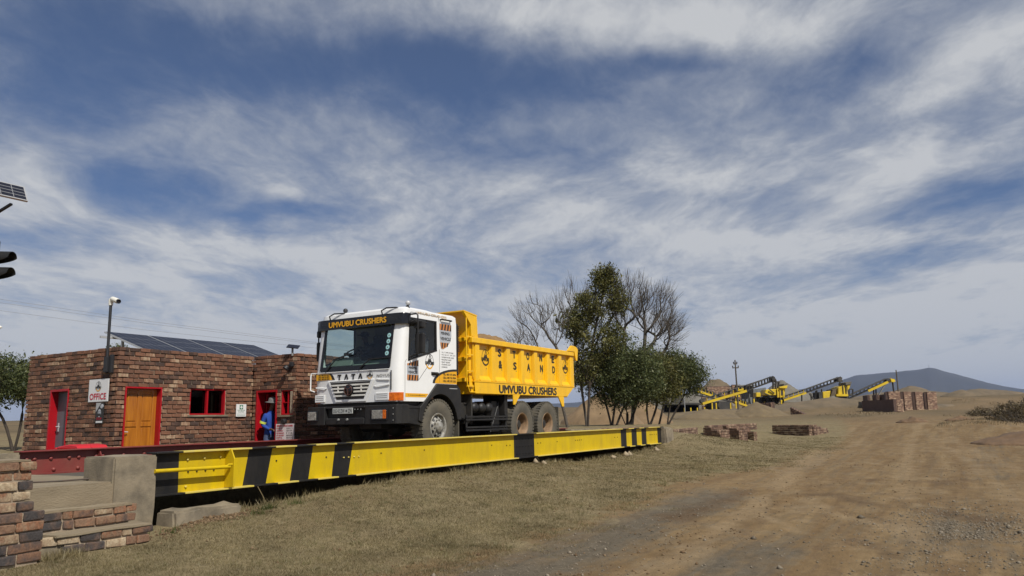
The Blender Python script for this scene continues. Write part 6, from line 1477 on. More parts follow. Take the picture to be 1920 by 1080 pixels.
make_tree('bushy_tree', (36.9, 6.6), 'dense dark green tree with several trunks right behind the tail of the dump body', [[(0,0,0), rd(-.2,0,1.2), rd(-.7,0,2.6)], [(0,0,0), rd(.25,0,1.4), rd(.5,0,3.0)], [rd(.2,0,0), rd(.8,.1,1.5), rd(1.1,.1,2.7)]], [bl(.3,0,3.1,1.7,1.05,.5), bl(-.9,0,2.7,.9,.85,.2), bl(1.2,0,2.5,1.0,.9,.2), bl(.2,0,1.7,1.5,.6,.13), bl(.4,0,3.2,2.2,1.5,.16)], 520, 15, (90, .27, .042, M_leaf, .80), M_bark, .0075, .46, jit=.14, rmax=.12)
make_tree('bushy_tree', (38.2, 6.3), 'dense green tree with crossing stems in the middle of the tree row', [[(0,0,0), rd(-.5,0,1.3), rd(-.8,0,2.4)], [(0,0,0), rd(.2,0,1.5), rd(.2,0,3.0)], [(0,0,0), rd(.7,0,1.2), rd(1.2,0,2.4)]], [bl(.0,0,3.1,1.5,1.0,.55), bl(.9,0,2.4,1.0,.9,.35), bl(-.2,0,1.7,1.3,.6,.13), bl(.2,0,3.2,2.1,1.6,.16)], 440, 16, (90, .27, .042, M_leaf, .80), M_bark, .0075, .46, jit=.15, rmax=.10)
make_tree('bushy_tree', (41.2, 6.2), 'olive green tree with dark leaning stems left of the rightmost tree', [[(0,0,0), rd(-.2,0,1.4), rd(-.1,0,2.8)], [(0,0,0), rd(.6,0,1.4), rd(.9,0,2.6)]], [bl(.15,0,3.05,1.4,1.0,.65), bl(1.0,0,2.2,.9,.8,.35), bl(.2,0,1.75,1.0,.5,.10), bl(.4,0,3.0,2.0,1.5,.16)], 380, 17, (90, .26, .042, M_leafo, .75), M_bark, .0075, .46, jit=.14, rmax=.10)
make_tree('bushy_tree', (43.3, 5.9), 'rounded bushy green tree, rightmost of the row, over slanting thin stems', [[(0,0,0), rd(.25,0,1.3), rd(.7,0,2.4)], [rd(-.5,0,0), rd(-.1,0,1.4), rd(.3,0,2.8)], [(0,0,0), rd(.6,0,1.1), rd(1.5,0,2.1)]], [bl(.6,0,3.4,1.25,1.05,.45), bl(1.45,0,2.8,1.0,.85,.3), bl(-.4,0,2.7,.9,.9,.25), bl(.5,0,3.2,1.75,1.35,.16)], 460, 18, (90, .27, .042, M_leaf, .80), M_bark, .0075, .46, jit=.14, rmax=.09)
make_tree('bushy_tree', (16.6, 23.2), 'bushy green tree with bare lower stems left of the brick office', [[(0,0,0), rd(-.3,0,1.0), rd(-.9,0,2.2)], [(0,0,0), rd(.2,0,1.1), rd(.3,0,2.4)], [rd(.6,0,0), rd(.75,0,1.2), rd(.7,0,2.2)]], [bl(-.6,0,2.9,1.1,.9,.5), bl(.5,0,2.75,.95,.75,.35), bl(-1.5,0,2.4,.9,.8,.15)], 420, 19, (80, .22, .042, M_leaf, .8), M_bark, .0075, .46, jit=.15, rmax=.09, group='trees behind the office')
make_tree('bushy_tree', (21.2, 24.0), 'top of a small tree showing just above the left brick parapet', [[(0,0,0), (0,0,1.6), (0.1,0,3.0)]], [((0,0,4.0), (.35,.35,.55), 1.0)], 60, 20, (40, .11, .045, M_leaf, .9), M_bark, .006, .46, group='trees behind the office')
# twiggy shrubs on the right
VA = .53-math.pi/2      # the view's right-hand direction on the ground
def at(px, d):
    """ground position d metres ahead in the direction of picture column px (1920 wide)"""
    a = (px-960)/1442*d; v = cf*d + cr*a; v = v - cu*(v.z/cu.z); return (CAM.x+v.x, CAM.y+v.y)
def shrub(x, y, r, h, n, seed, label, m=M_leafd, cat='shrub', per=26):
    return make_tree('dry_shrub', (x, y), label, [[(q*r*.8, w*r*.8, 0), (q*r*.9, w*r*.9, .12)] for q, w in ((0,0),(.5,.3),(-.5,-.3),(.4,-.6),(-.4,.6),(.8,-.1),(-.8,.1),(.1,.85),(.1,-.9))], [((0,0,h*.40), (r,r,h*.6), .6), ((.5*r,-.7*r,h*.3), (r*.8,r*.8,h*.5), .25), ((-.5*r,.8*r,h*.25), (r*.7,r*.7,h*.4), .15)], n, seed, (per, .13, .040, m, .9), M_barkg, .005, .42, (3, .28, .4), 'dry shrubs on the right', cat, jit=.15, rmax=.022, zmin=.12)
shrub(*at(1893, 43), .95, 1.15, 240, 31, 'grey brown tangled shrub on the bank at the right edge')
shrub(*at(1925, 45), 1.2, 1.3, 240, 32, 'second tangled shrub at the right edge, behind the grey brown one')
shrub(*at(1912, 40), .9, .6, 130, 33, 'low dry shrub on the bank in front at the right edge', per=6)
shrub(*at(1838, 60), .7, .8, 100, 34, 'small twiggy shrub standing a little behind the bank on the right')
shrub(*at(1820, 235), 2.6, 2.2, 120, 35, 'small dark shrub far off on the plain right of the storage bays', M_leaf)
shrub(*at(1832, 230), 3.0, 2.6, 120, 36, 'larger dark shrub far off on the plain right of the storage bays', M_leaf)

# ------------------------------------------------------------------ heaps
def heap(name, c, rx, ry, h, m, label, seed, rot=0.0, peak=1.0, flat=0.0, cat='heap', n=44, ripple=.10):
    gx, gy = np.meshgrid(np.linspace(-1.05, 1.05, n), np.linspace(-1.05, 1.05, n), indexing='ij'); r = np.hypot(gx, gy)
    z = h*np.clip(1-r, 0, 1)**peak
    if flat: z = np.minimum(z, h*(1-flat)+flat*z*.3)
    z = z*(1+ripple*fbm(gx*2.2+seed, gy*2.2, 4, seed)) + .06*h*fbm(gx*6, gy*6, 3, seed+7)*(r < 1) 
    z = np.where(r >= 1, -.35, z)
    ca, sa = math.cos(rot), math.sin(rot); wx = c[0]+gx*rx*ca-gy*ry*sa; wy = c[1]+gx*rx*sa+gy*ry*ca
    zb = ground_z(wx.ravel(), wy.ravel()).reshape(wx.shape)
    zz = zb + z
    i = np.arange(n-1)[:, None]; j = np.arange(n-1)[None, :]
    me = bpy.data.meshes.new(name); me.from_pydata(np.stack([wx, wy, zz], -1).reshape(-1, 3).tolist(), [], np.stack([i*n+j, (i+1)*n+j, (i+1)*n+j+1, i*n+j+1], -1).reshape(-1, 4).tolist()); me.materials.append(m); me.shade_smooth()
    o = bpy.data.objects.new(name, me); col.objects.link(o); return tag(o, label, cat)
heap('sand_heap', at(1128, 52), 2.9, 2.6, 2.35, M_sandp, 'large tan sand heap seen between the tree trunks behind the truck', 3, VA, .9)
heap('sand_heap', at(1205, 58), 2.3, 2.3, 2.0, M_sandp, 'smaller tan sand heap right of the large one, under the dark shade cloth', 5, VA, .9)
heap('soil_heap', at(1325, 74), 3.3, 2.4, .95, M_dirt, 'low brown soil mound on the dirt in front of the conveyors, at left', 6, VA, .8)
heap('soil_heap', at(1345, 80), 7.0, 3.0, .8, M_dirt, 'long flat brown soil mound in front of the conveyors', 7, VA, .8)
heap('soil_heap', at(1420, 79), 3.3, 3.0, 1.5, M_dirt, 'pointed olive brown heap at the foot of the brick loading walls', 8, VA, .95)
heap('stone_heap', at(1262, 124), 6.0, 5, 3.4, M_gstone, 'grey crushed stone heap behind the trees at the left of the plant', 9, VA, .9)
heap('stone_heap', at(1310, 123), 6.0, 5, 3.0, M_gstone, 'broad grey crushed stone heap under the crossing conveyors', 10, VA, .9)
heap('stone_heap', at(1344, 150), 6.5, 6, 5.6, M_berm, 'brown grassy heap rising above the far brick bays', 11, VA, .8, .15)
heap('stone_heap', at(1470, 140), 4.6, 5, 3.9, M_gstone, 'tall grey stone heap behind the first yellow screening machine', 12, VA, .62, .1)
heap('stone_heap', at(1510, 150), 5.0, 5, 2.2, M_gstone, 'low grey stone heap under the second conveyor', 13, VA, .8)
heap('stone_heap', at(1564, 112), 2.4, 2.4, 1.55, M_gstone, 'small pale grey stone heap under the second crushing machine', 14, VA, .95)
heap('berm', at(1700, 176), 14, 6, 1.9, M_berm, 'long brown berm behind the brick storage bays', 15, VA, .7, .1)
heap('berm', at(1712, 172), 5.5, 4, 2.6, M_berm, 'rounded brown hump on the berm behind the brick storage bays', 16, VA, .5)
heap('berm', at(1842, 210), 14, 6, 2.2, M_berm, 'low reddish berm far off on the plain at the right', 17, VA, .7)
heap('soil_heap', at(1807, 150), 4.0, 3, 1.3, M_berm, 'small grassy mound right of the storage bays', 18, VA, .8)
heap('soil_heap', at(1708, 47.5), .95, .8, .34, M_redsoil, 'lumpy reddish soil pile lying beside the track', 19, VA, .6, ripple=.6)
heap('soil_heap', at(1800, 48), 1.0, .6, .30, M_redsoil, 'small reddish soil lump on the verge left of the shrubs', 20, VA, .6, ripple=.6)
heap('soil_heap', at(1925, 30), 2.2, 1.6, .42, M_redsoil, 'reddish soil bank entering at the right edge', 21, VA, .7, ripple=.5)
heap('berm', at(1560, 104), 17, 3.2, .9, M_berm, 'grassy bank carrying the crushing machines', 22, VA, .55)

# ------------------------------------------------------------------ brick bays and loading walls of the plant (far off)
def far_wall(name, px0, px1, d0, d1, z0, z1, label, th=.35, z1b=None, m=M_brick_fi, H=.13, L=.36):
    """block wall between two picture columns at two distances, with courses of real blocks"""
    p0 = Vector((*at(px0, d0), 0)); p1 = Vector((*at(px1, d1), 0)); d = p1-p0; ln = d.length; u = d.normalized(); n = Vector((u.y, -u.x, 0))
    if n.dot(Vector((cf.x, cf.y, 0))) > 0: n = -n
    z1b = z1 if z1b is None else z1b
    b = MB(); b.add([p0+n*(-th)+Z*z0, p1+n*(-th)+Z*z0, p1-n*.04+Z*z0, p0-n*.04+Z*z0, p0+n*(-th)+Z*(z1-.02), p1+n*(-th)+Z*(z1b-.02), p1-n*.04+Z*(z1b-.02), p0-n*.04+Z*(z1-.02)], [(0,1,2,3),(7,6,5,4),(0,4,5,1),(1,5,6,2),(2,6,7,3),(3,7,4,0)])
    o = b.build(name, M_brkcore); tag(o, label, 'brick wall', 'brick walls of the stone yard')
    k = 0; b = MB()
    while z0+H*(k+1) <= max(z1, z1b)+.01:
        x = -(L/2 if k % 2 else 0); zc = z0+H*(k+.5)
        while x < ln:
            a, c = max(0, x), min(ln, x+L); f = (a+c)/2/ln
            if c-a > .1 and zc < z1+(z1b-z1)*f: b.obox(p0+u*((a+c)/2)+n*rng.uniform(-.012, .012)+Z*zc, u*((c-a)/2-.010), n*.05, Z*(H/2-.009))
            x += L
        k += 1
    if b.v: q = b.build('block_courses', m, None); q.parent = o; tag(q, kind='stuff')
    return o
M_brkcore = mat('far_brick_core', (.115, .072, .055), .95, (.08, .05, .04), 1.5)  # base colour lowered to paint in deeper shade on walls and in gaps
# storage bays: a dark side wall, then piers with shaded gaps
far_wall('bay_wall', 1623, 1683, 94, 86, 1.2, 3.05, 'dark brick side wall at the left of the storage bays')
far_wall('bay_wall', 1683.5, 1695, 86, 87, 1.2, 3.05, 'sunlit narrow end of the dark brick side wall')
for i, (a, c, d) in enumerate(((1669, 1691, 91), (1697.5, 1711.7, 93), (1719, 1733, 95), (1741, 1759, 97))):
    far_wall('bay_pier', a, c, d, d+.6, 1.3, 4.05, ['leftmost sunlit brick pier of the storage bays', 'second sunlit brick pier of the storage bays from the left', 'third sunlit brick pier of the storage bays from the left', 'rightmost speckled brick pier of the storage bays'][i], .4)
    far_wall('bay_divider', a-(7.5 if i else 3), a-.2, d+3.4, d+.05, 1.3, 4.0, ['dark inner divider left of the leftmost bay pier', 'dark inner divider left of the second bay pier', 'dark inner divider left of the third bay pier', 'dark inner divider left of the rightmost bay pier'][i], .3)
for i, (a, c, d) in enumerate(((1625, 1634, 100), (1643, 1651, 98), (1655, 1668, 96.5))): far_wall('bay_divider', a, c, d+2, d-1, 1.6, 3.85, ['leftmost low divider behind the dark side wall', 'middle low divider behind the dark side wall', 'rightmost low divider behind the dark side wall'][i], .3)
# loading walls below the first machine
far_wall('loading_wall', 1427, 1448, 86, 83, 1.2, 2.95, 'shaded brick wing wall under the first yellow machine')
far_wall('loading_wall', 1448.5, 1453, 83, 83.4, 1.2, 2.95, 'sunlit end of the brick wing wall under the first yellow machine')
far_wall('loading_wall', 1398, 1412, 87, 89, 1.2, 2.6, 'dark brick wing wall left of the pointed heap')
far_wall('loading_wall', 1410, 1430, 89.5, 88, 1.3, 2.7, 'brick back wall behind the pointed heap')
far_wall('loading_wall', 1483, 1514, 92, 88, 1.35, 2.45, 'low sloping brick wall half buried in the bank', z1b=1.4)
# tall brick bays behind the conveyors at left
far_wall('plant_wall', 1305, 1328, 128, 127, 2.5, 6.5, 'tall dark brick wall behind the tree at the left of the plant')
far_wall('plant_wall', 1328.5, 1372, 127, 128, 2.5, 6.5, 'tall sunlit brick wall behind the crossing conveyors')
for i, px in enumerate((1336, 1354, 1366)): far_wall('plant_wall', px, px+13-i*2, 125.5, 120, 2.5, 5.9-.4*i, ['left sloping brick fin in front of the tall plant wall', 'middle sloping brick fin in front of the tall plant wall', 'right sloping brick fin in front of the tall plant wall'][i], z1b=3.2)
far_wall('plant_wall', 1376, 1392, 127, 127, 2.5, 6.7, 'brown brick pier behind the utility pole')
far_wall('plant_wall', 1318, 1328, 108, 108, 2.0, 4.3, 'small red brick pier among the yellow posts')

# ------------------------------------------------------------------ crushing and screening machines (far off)
VR = Vector((math.cos(VA), math.sin(VA), 0)); VD = Vector((-VR.y, VR.x, 0))
class Far:
    """builds at distance d in metres, measured along the view's sideways direction (column px) and height (row py)"""
    def __init__(s, d): s.d = d; s.k = d/1442
    def p(s, px, py, off_=0.0):
        v = cf*s.d + cr*((px-960)*s.k) + cu*((540-py)*s.k); return Vector((CAM.x+v.x, CAM.y+v.y, CAM.z+v.z)) + VD*off_
    def bar(s, b, a, c, w, h=None, off_=0): b.bar(s.p(*a, off_), s.p(*c, off_), w, h)
    def slab(s, b, pts, off0, off1):
        b.prism([((s.p(*q)-s.p(*pts[0])).dot(VR), s.p(*q).z-s.p(*pts[0]).z) for q in pts], s.p(*pts[0])+VD*off1, VR, Z, off1-off0)
def conveyor(F, t, lo, mid_, hi, yellow, w=.9, nd=9, ym=M_cyel):
    """truss conveyor: belt between two side trusses; the part from lo to mid_ has yellow side plates"""
    a, m_, c = F.p(*lo), F.p(*mid_), F.p(*hi)
    b = MB()
    for q0, q1 in ((a, c),): b.obox((q0+q1)/2+Z*.50, (q1-q0)/2, VD*(w*.40), Z*.035)
    b.build('belt', M_belt, t)
    b = MB()
    for s_ in (-1, 1):
        o_ = VD*(s_*w/2); q0, q1 = (m_ if yellow else a), c
        b.bar(q0+o_, q1+o_, .13, .13); b.bar(q0+o_+Z*.52, q1+o_+Z*.52, .11, .11)
        for i in range(nd): f0 = i/nd; p0 = q0+(q1-q0)*f0+o_; b.bar(p0, p0+Z*.52, .09, .09)
    b.build('truss', M_cblk, t)
    if yellow:
        b = MB()
        for s_ in (-1, 1): b.bar(a+VD*(s_*w/2), m_+VD*(s_*w/2), .10, .27)
        b.build('side_plate', ym, t)
        for i in range(5):
            f = (i+.5)/5; b = MB(); b.bar(a+(m_-a)*f-VD*(w/2), a+(m_-a)*f-VD*(w/2)+Z*.52, .08, .08); b.build('roller_bracket', ym, t)
        b = MB()
        for i in range(8): f = (i+.3)/8; b.obox(a+(m_-a)*f+Z*.48, (m_-a)*.03, VD*(w*.5), Z*.10)
        b.build('roller_guard', M_cblk, t)
    for e in (a, c): b = MB(); b.tube([e+VD*(-w/2)+Z*.3, e+VD*(w/2)+Z*.3], .24, 10); b.build('drum', M_cblk, t, smooth=40)
def machine(F, base, label): return empty('crushing_machine', tuple(F.p(*base)), label, 'crusher')
# first machine: long conveyor up to a yellow screen box over a loading wall
F = Far(88); t = machine(F, (1450, 758), 'first yellow and black screening machine with a long conveyor, left of the other two')
conveyor(F, t, (1316, 757), (1398, 733), (1448, 714.5), True, .85)
b = MB(); F.slab(b, [(1427,742),(1432,731),(1451,730),(1451,742)], -1.0, 1.0); b.build('engine_cover', M_cyel, t, bevel=.06)
b = MB(); F.slab(b, [(1413.5,745),(1413.5,736.5),(1422,736.5),(1422,745)], -.9, .9); b.build('control_box', M_cyel, t, bevel=.05)
b = MB(); F.slab(b, [(1451.5,746),(1451.5,729.5),(1467,729),(1465,746)], -1.1, 1.1); sb_ = b.build('screen_box', M_cyel, t, bevel=.05)
for x in (1451.2, 1456, 1462.2): b = MB(); F.slab(b, [(x,746),(x,729),(x+1.6,729),(x+1.6,746)], -1.2, -1.11); b.build('box_rib', M_cyel, sb_)
b = MB(); F.slab(b, [(1457.5,741),(1457.5,733),(1461.5,733),(1461.5,741)], -1.115, -1.104); b.build('box_opening', M_cblk, sb_)
b = MB(); F.slab(b, [(1455,729),(1456,726.5),(1464,724.3),(1470.6,723.5),(1468.5,729.5)], -1.2, 1.2); b.build('hopper', M_cyel, t, bevel=.04)
b = MB(); F.slab(b, [(1463,724),(1464,720.5),(1470.5,719.5),(1470.5,723.3)], -1.1, 1.1); b.build('feed_load', M_gstone, t)
b = MB(); F.slab(b, [(1421,746.5),(1421,742.5),(1466,742.5),(1466,746.5)], -.9, .9); F.slab(b, [(1416,756),(1416,746.6),(1460,746.6),(1456,756)], -.7, .7); b.build('underframe', M_cblk, t)
for x in (1424, 1435, 1446, 1457): b = MB(); b.lathe([(.42, -.3), (.42, .3)], F.p(x, 752, -.85), VD, 14); b.build('wheel', M_cblk, t)
b = MB()
for a_, c_ in (((1446,742),(1446,712)),((1451,730),(1451,713)),((1453,741),(1457,716)),((1446,722),(1456,716)),((1405,745),(1405,731)),((1408,745),(1408,730))): F.bar(b, a_, c_, .16, .16, -.6)
b.build('support_frame', M_cblk, t)
b = MB(); F.slab(b, [(1445,716),(1445,709.5),(1452,710.5),(1454,717)], -.6, .6); b.build('drive_head', M_cblk, t)
for x, y in ((1409.5, 760), (1429, 757.5), (1460, 758)): b = MB(); F.slab(b, [(x-1.1,y),(x-1.1,y-12 if x < 1420 else y-4.5),(x+1.1,y-12 if x < 1420 else y-4.5),(x+1.1,y)], -1.0, -.85); b.build('support_leg', M_cyel, t)
for a_, c_ in (((1428,738),(1440,743)), ((1437,731),(1446,738))): b = MB(); F.bar(b, a_, c_, .10, .10, -1.06); b.build('handrail', M_cblk, t)
# second machine
F = Far(113); t = machine(F, (1540, 757), 'second yellow crushing machine with black conveyor, between the other two')
conveyor(F, t, (1462, 752.5), (1509.5, 737), (1574, 713.5), True, 1.0, 10)
b = MB(); F.slab(b, [(1537,749),(1537,735),(1548,734),(1552,733),(1551,738),(1548,749)], -1.3, 1.3); b.build('engine_cover', M_cyel, t, bevel=.06)
b = MB(); F.slab(b, [(1530,749),(1530,736),(1536.5,735),(1536.5,749)], -1.2, 1.2); b.build('radiator', M_cblk, t)
b = MB(); F.slab(b, [(1548,756),(1551,746),(1557,731),(1564,729),(1562,742),(1555,756)], -1.2, 1.2); b.build('crusher_body', M_berm, t)
b = MB(); F.slab(b, [(1565,742),(1566,727),(1574,724),(1583,722),(1582.5,742)], -1.3, 1.3); sb_ = b.build('screen_box', M_cyel, t, bevel=.05)
for x in (1573.6, 1579): b = MB(); F.slab(b, [(x,740),(x,722),(x+1.2,722),(x+1.2,740)], -1.4, -1.31); b.build('box_rib', M_cblk, sb_)
b = MB(); F.slab(b, [(1561,743.5),(1561,739.5),(1582.5,739.5),(1582.5,743.5)], -1.45, 1.45); b.build('walkway', M_cyel, t)
b = MB(); F.slab(b, [(1582,733),(1582.5,723),(1588.5,721),(1586,728)], -1.3, 1.3); b.build('hopper', M_cyel, t)
b = MB(); F.slab(b, [(1579,722.5),(1579,718),(1590,716),(1589,721)], -1.3, 1.3); b.build('feed_load', M_gstone, t)
b = MB(); F.slab(b, [(1534,756.5),(1534,749.5),(1548,749.5),(1552,756.5)], -1.1, 1.1); F.slab(b, [(1560,744),(1584,744),(1582,752),(1572,752)], -1.1, 1.1); F.slab(b, [(1582,742.5),(1582,740.5),(1596,740.5),(1596,742.5)], -1.2, 1.2); b.build('underframe', M_cblk, t)
b = MB()
for a_, c_ in (((1514,738),(1527,755)),((1526,756),(1526,733)),((1529,756),(1528,732)),((1518,756),(1517,738)),((1537,735),(1537,730)),((1572,728),(1571,716)),((1574,742),(1574,724)),((1588,740),(1588,730)),((1595,740),(1595,730)),((1584,730.5),(1595,730.5)),((1500,756),(1500,741))): F.bar(b, a_, c_, .17, .17, -.7)
b.build('support_frame', M_cblk, t)
b = MB(); F.slab(b, [(1568,716),(1569,708.5),(1574,709.5),(1577,716)], -.7, .7); b.build('drive_head', M_cblk, t)
for x in (1531, 1583): b = MB(); F.slab(b, [(x-1.1,756.5),(x-1.1,748),(x+1.1,748),(x+1.1,756.5)], -1.3, -1.1); b.build('support_leg', M_cyel, t)
# third conveyor
F = Far(122); t = machine(F, (1630, 748), 'third conveyor with a yellow drooping head, rightmost above the brick bays')
conveyor(F, t, (1586, 750), (1621, 735), (1662, 716), False, 1.0, 10)
b = MB(); F.bar(b, (1625, 733.5), (1662, 716.5), .12, .36, -.55); F.bar(b, (1662, 716), (1671, 711.5), .5, .5); F.slab(b, [(1668,716),(1667,710.5),(1674,711),(1676,715.5),(1672,717)], -.6, .6); b.build('head_boom', M_cyel, t)
b = MB(); F.bar(b, (1673.5, 716), (1676, 738), .22, .22); F.bar(b, (1638.5, 745), (1638, 728), .2, .2); F.bar(b, (1643, 745), (1642, 726), .2, .2); F.slab(b, [(1660,715),(1660,711),(1668,709.5),(1668,713)], -.5, .5); b.build('support_frame', M_cblk, t)
for q in (-.5, .5): b = MB(); F.bar(b, (1647+q*4, 741), (1660+q*4, 720), .12, .12, q); b.build('support_strut', M_galv, t)
# conveyors and sorting platform at the left of the plant
F = Far(106); t = empty('sorting_platform', tuple(F.p(1300, 774)), 'dark covered sorting platform on yellow posts behind the trees', 'platform')
b = MB(); F.slab(b, [(1249,759),(1249,755.5),(1318,756),(1318,759)], -2.0, 3.0); b.build('deck', M_cblk, t)
b = MB(); F.slab(b, [(1252,772),(1252,759.2),(1318,759.2),(1318,772)], 2.2, 2.9); F.slab(b, [(1332,773),(1332,754),(1345,754),(1345,773)], -.5, 2.5); b.build('lower_room', M_dark, t)
for x in (1277.5, 1289, 1301, 1314.5, 1328.5, 1336, 1362.5, 1372.5): b = MB(); y0 = 756 if x > 1325 else (765 if x < 1310 else 764); F.slab(b, [(x-.9,775),(x-.9,y0),(x+.9,y0),(x+.9,775)], -2.2, -2.0); b.build('post', M_cyel, t)
b = MB(); F.slab(b, [(1264,741),(1264,734),(1276,734),(1276,741)], -1.0, 1.0); b.build('feed_box', M_cyel, t, bevel=.05)
b = MB(); F.slab(b, [(1260,755),(1262,741.5),(1278,741.5),(1280,755)], -1.0, 1.0); F.bar(b, (1250,750), (1252,757), .15); b.build('chute', M_cblk, t)
b = MB(); F.slab(b, [(1353,772),(1346,760),(1350,752),(1372,753),(1374,762),(1364,772)], 0, 2.0); b.build('loader_hopper', M_cblk, t)
F = Far(109); t = empty('conveyor', tuple(F.p(1340, 760)), 'yellow edged conveyor descending rightwards behind the sorting platform', 'conveyor')
conveyor(F, t, (1338, 743.5), (1305, 733), (1290, 727), True, .9, 4)
conveyor(F, t, (1399, 761), (1376, 753.5), (1306, 741), True, .9, 7)
F = Far(128); t = empty('plant_shed', tuple(F.p(1400, 758)), 'grey sheeted shed with a flat roof behind the first machine', 'shed')
b = MB(); F.slab(b, [(1388,762),(1388,724),(1414,724),(1414,762)], 0, 4); F.slab(b, [(1414.2,762),(1414.2,730),(1440,726),(1440,762)], .5, 4); b.build('sheet_wall', M_shed, t)
b = MB(); F.slab(b, [(1378,723.8),(1378,722),(1414,722),(1414,723.8)], -1, 4.4); b.build('roof_edge', M_galv, t)
b = MB(); F.slab(b, [(1380,733),(1380,727),(1391,727),(1391,733)], -1, 0); F.slab(b, [(1377,745),(1377,741),(1384,741),(1384,745)], -1, 0); F.slab(b, [(1382,772),(1382,750),(1385,750),(1385,772)], -1, -.8); b.build('hoist_box', M_cyel, t)
for i in range(6): b = MB(); F.bar(b, (1388+i*7.5, 757), (1388+i*7.5, 735), .14, .14, -.3); b.build('frame_post', M_cblk, t)
# dark shade cloth stretched between the trees
F = Far(60); t = empty('shade_canopy', tuple(F.p(1185, 770)), 'dark shade cloth canopy on posts behind the middle trees', 'canopy')
b = MB(); pts = []
for i in range(9):
    for j in range(4): px = 1150+i*8; pts.append(F.p(px, 744+1.5*math.sin(i*1.3)+j*(3.5+1.2*math.sin(i*2.1)), -1.0+j*.3))
b.add(pts, [(i*4+j, (i+1)*4+j, (i+1)*4+j+1, i*4+j+1) for i in range(8) for j in range(3)]); b.build('cloth', M_tarp, t, smooth=60, solid=.02)
for x in (1152, 1184, 1213): b = MB(); F.bar(b, (x, 790), (x, 744), .08, .08, -.9); b.build('post', M_galv, t)

# ------------------------------------------------------------------ grass, stones
def blades(name, n, rmin, rmax, h, w, seed, m, arc=(R(-8), R(68)), extra=None, bias=2.0):
    nr_ = np.random.default_rng(seed); out = []; need = n; pos = np.zeros((0, 2))
    while len(pos) < n:
        r = rmin+(rmax-rmin)*nr_.uniform(0, 1, n)**(1/bias*1.0) if bias < 1 else rmin*(rmax/rmin)**nr_.uniform(0, 1, n); a = nr_.uniform(*arc, n)
        x = CAM.x+r*np.cos(a); y = CAM.y+r*np.sin(a); sd = lawn_sd(x, y)+.9*fbm(x*.8, y*.8, 3, 77)+.5*fbm(x*3, y*3, 2, 78)
        ok = (sd > nr_.uniform(-.35, .7, n)) & (y < -.02+.0*x) & ~((x < 6.5) & (y > -.66) & (x > 3.7)) & ~((x < 4.72) & (y > -.8)) & ~((x > 6.4) & (x < 7.45) & (y > -.64)) & (nr_.uniform(0, 1, n) < .35+.65*np.clip(.5+1.1*fbm(x*1.3, y*1.3, 3, 79), 0, 1))
        ok |= (y > 4.2) & (x < 9.4) & (nr_.uniform(0, 1, n) < .5)
        pos = np.concatenate([pos, np.stack([x[ok], y[ok]], 1)])
    pos = pos[:n]
    if extra is not None: pos = np.concatenate([pos, extra])
    write_blades(name, pos, h, w, nr_, m)
def write_blades(name, pos, h, w, nr_, m, lean=.8):
    n = len(pos); z = ground_z(pos[:, 0], pos[:, 1]); a = nr_.uniform(0, 2*math.pi, n); hh = h*nr_.uniform(.4, 1.5, n); ww = w*nr_.uniform(.7, 1.3, n); ln = nr_.normal(0, lean, (n, 2))*hh[:, None]
    d = np.hypot(pos[:, 0]-CAM.x, pos[:, 1]-CAM.y); ww = ww*np.clip(d/9, 1, 4)
    b0 = np.stack([pos[:, 0]-np.cos(a)*ww/2, pos[:, 1]-np.sin(a)*ww/2, z-.01], 1); b1 = np.stack([pos[:, 0]+np.cos(a)*ww/2, pos[:, 1]+np.sin(a)*ww/2, z-.01], 1); tp = np.stack([pos[:, 0]+ln[:, 0], pos[:, 1]+ln[:, 1], z+hh], 1)
    q = np.stack([b0, b1, tp], 1).reshape(-1, 3)
    me = bpy.data.meshes.new(name); me.vertices.add(len(q)); me.vertices.foreach_set('co', q.ravel()); me.loops.add(n*3); me.loops.foreach_set('vertex_index', np.arange(n*3)); me.polygons.add(n); me.polygons.foreach_set('loop_start', np.arange(n)*3); me.update(calc_edges=True)
    me.materials.append(m); o = bpy.data.objects.new(name, me); col.objects.link(o); tag(o, kind='stuff'); return o
M_grass = leaf_mat('dry_grass', [(0, (.135, .108, .052)), (.35, (.215, .172, .090)), (.7, (.30, .242, .136)), (.90, (.165, .138, .062)), (1, (.088, .088, .032))])
M_tuft = leaf_mat('tuft_grass', [(0, (.10, .10, .036)), (.4, (.17, .145, .066)), (.8, (.28, .23, .13)), (1, (.10, .11, .035))])
M_straw = leaf_mat('straw', [(0, (.20, .155, .075)), (.6, (.33, .27, .15)), (1, (.14, .12, .05))])
M_green_g = leaf_mat('green_grass', [(0, (.040, .058, .014)), (1, (.095, .105, .030))])
blades('dry_grass', 300000, 5.2, 42, .020, .007, 101, M_grass)
nt_ = np.random.default_rng(44); r_ = 5.2*(26/5.2)**nt_.uniform(0, 1, 5200); a_ = nt_.uniform(R(-2), R(64), 5200); tx = CAM.x+r_*np.cos(a_); ty = CAM.y+r_*np.sin(a_)
ok_ = (lawn_sd(tx, ty) > .1) & (ty < -.25) & ~((tx < 6.5) & (ty > -.8)) & ~((tx < 7.6) & (ty > -.55)) & (fbm(tx*.9, ty*.9, 3, 91) > nt_.uniform(-.5, .35, 5200)); tx, ty = tx[ok_], ty[ok_]
rep = nt_.integers(8, 26, len(tx)); cx_, cy_ = np.repeat(tx, rep), np.repeat(ty, rep)
write_blades('grass_tufts', np.stack([cx_+nt_.normal(0, .035, len(cx_)), cy_+nt_.normal(0, .035, len(cx_))], 1), .038, .006, nt_, M_tuft, .9)
nr_ = np.random.default_rng(5)
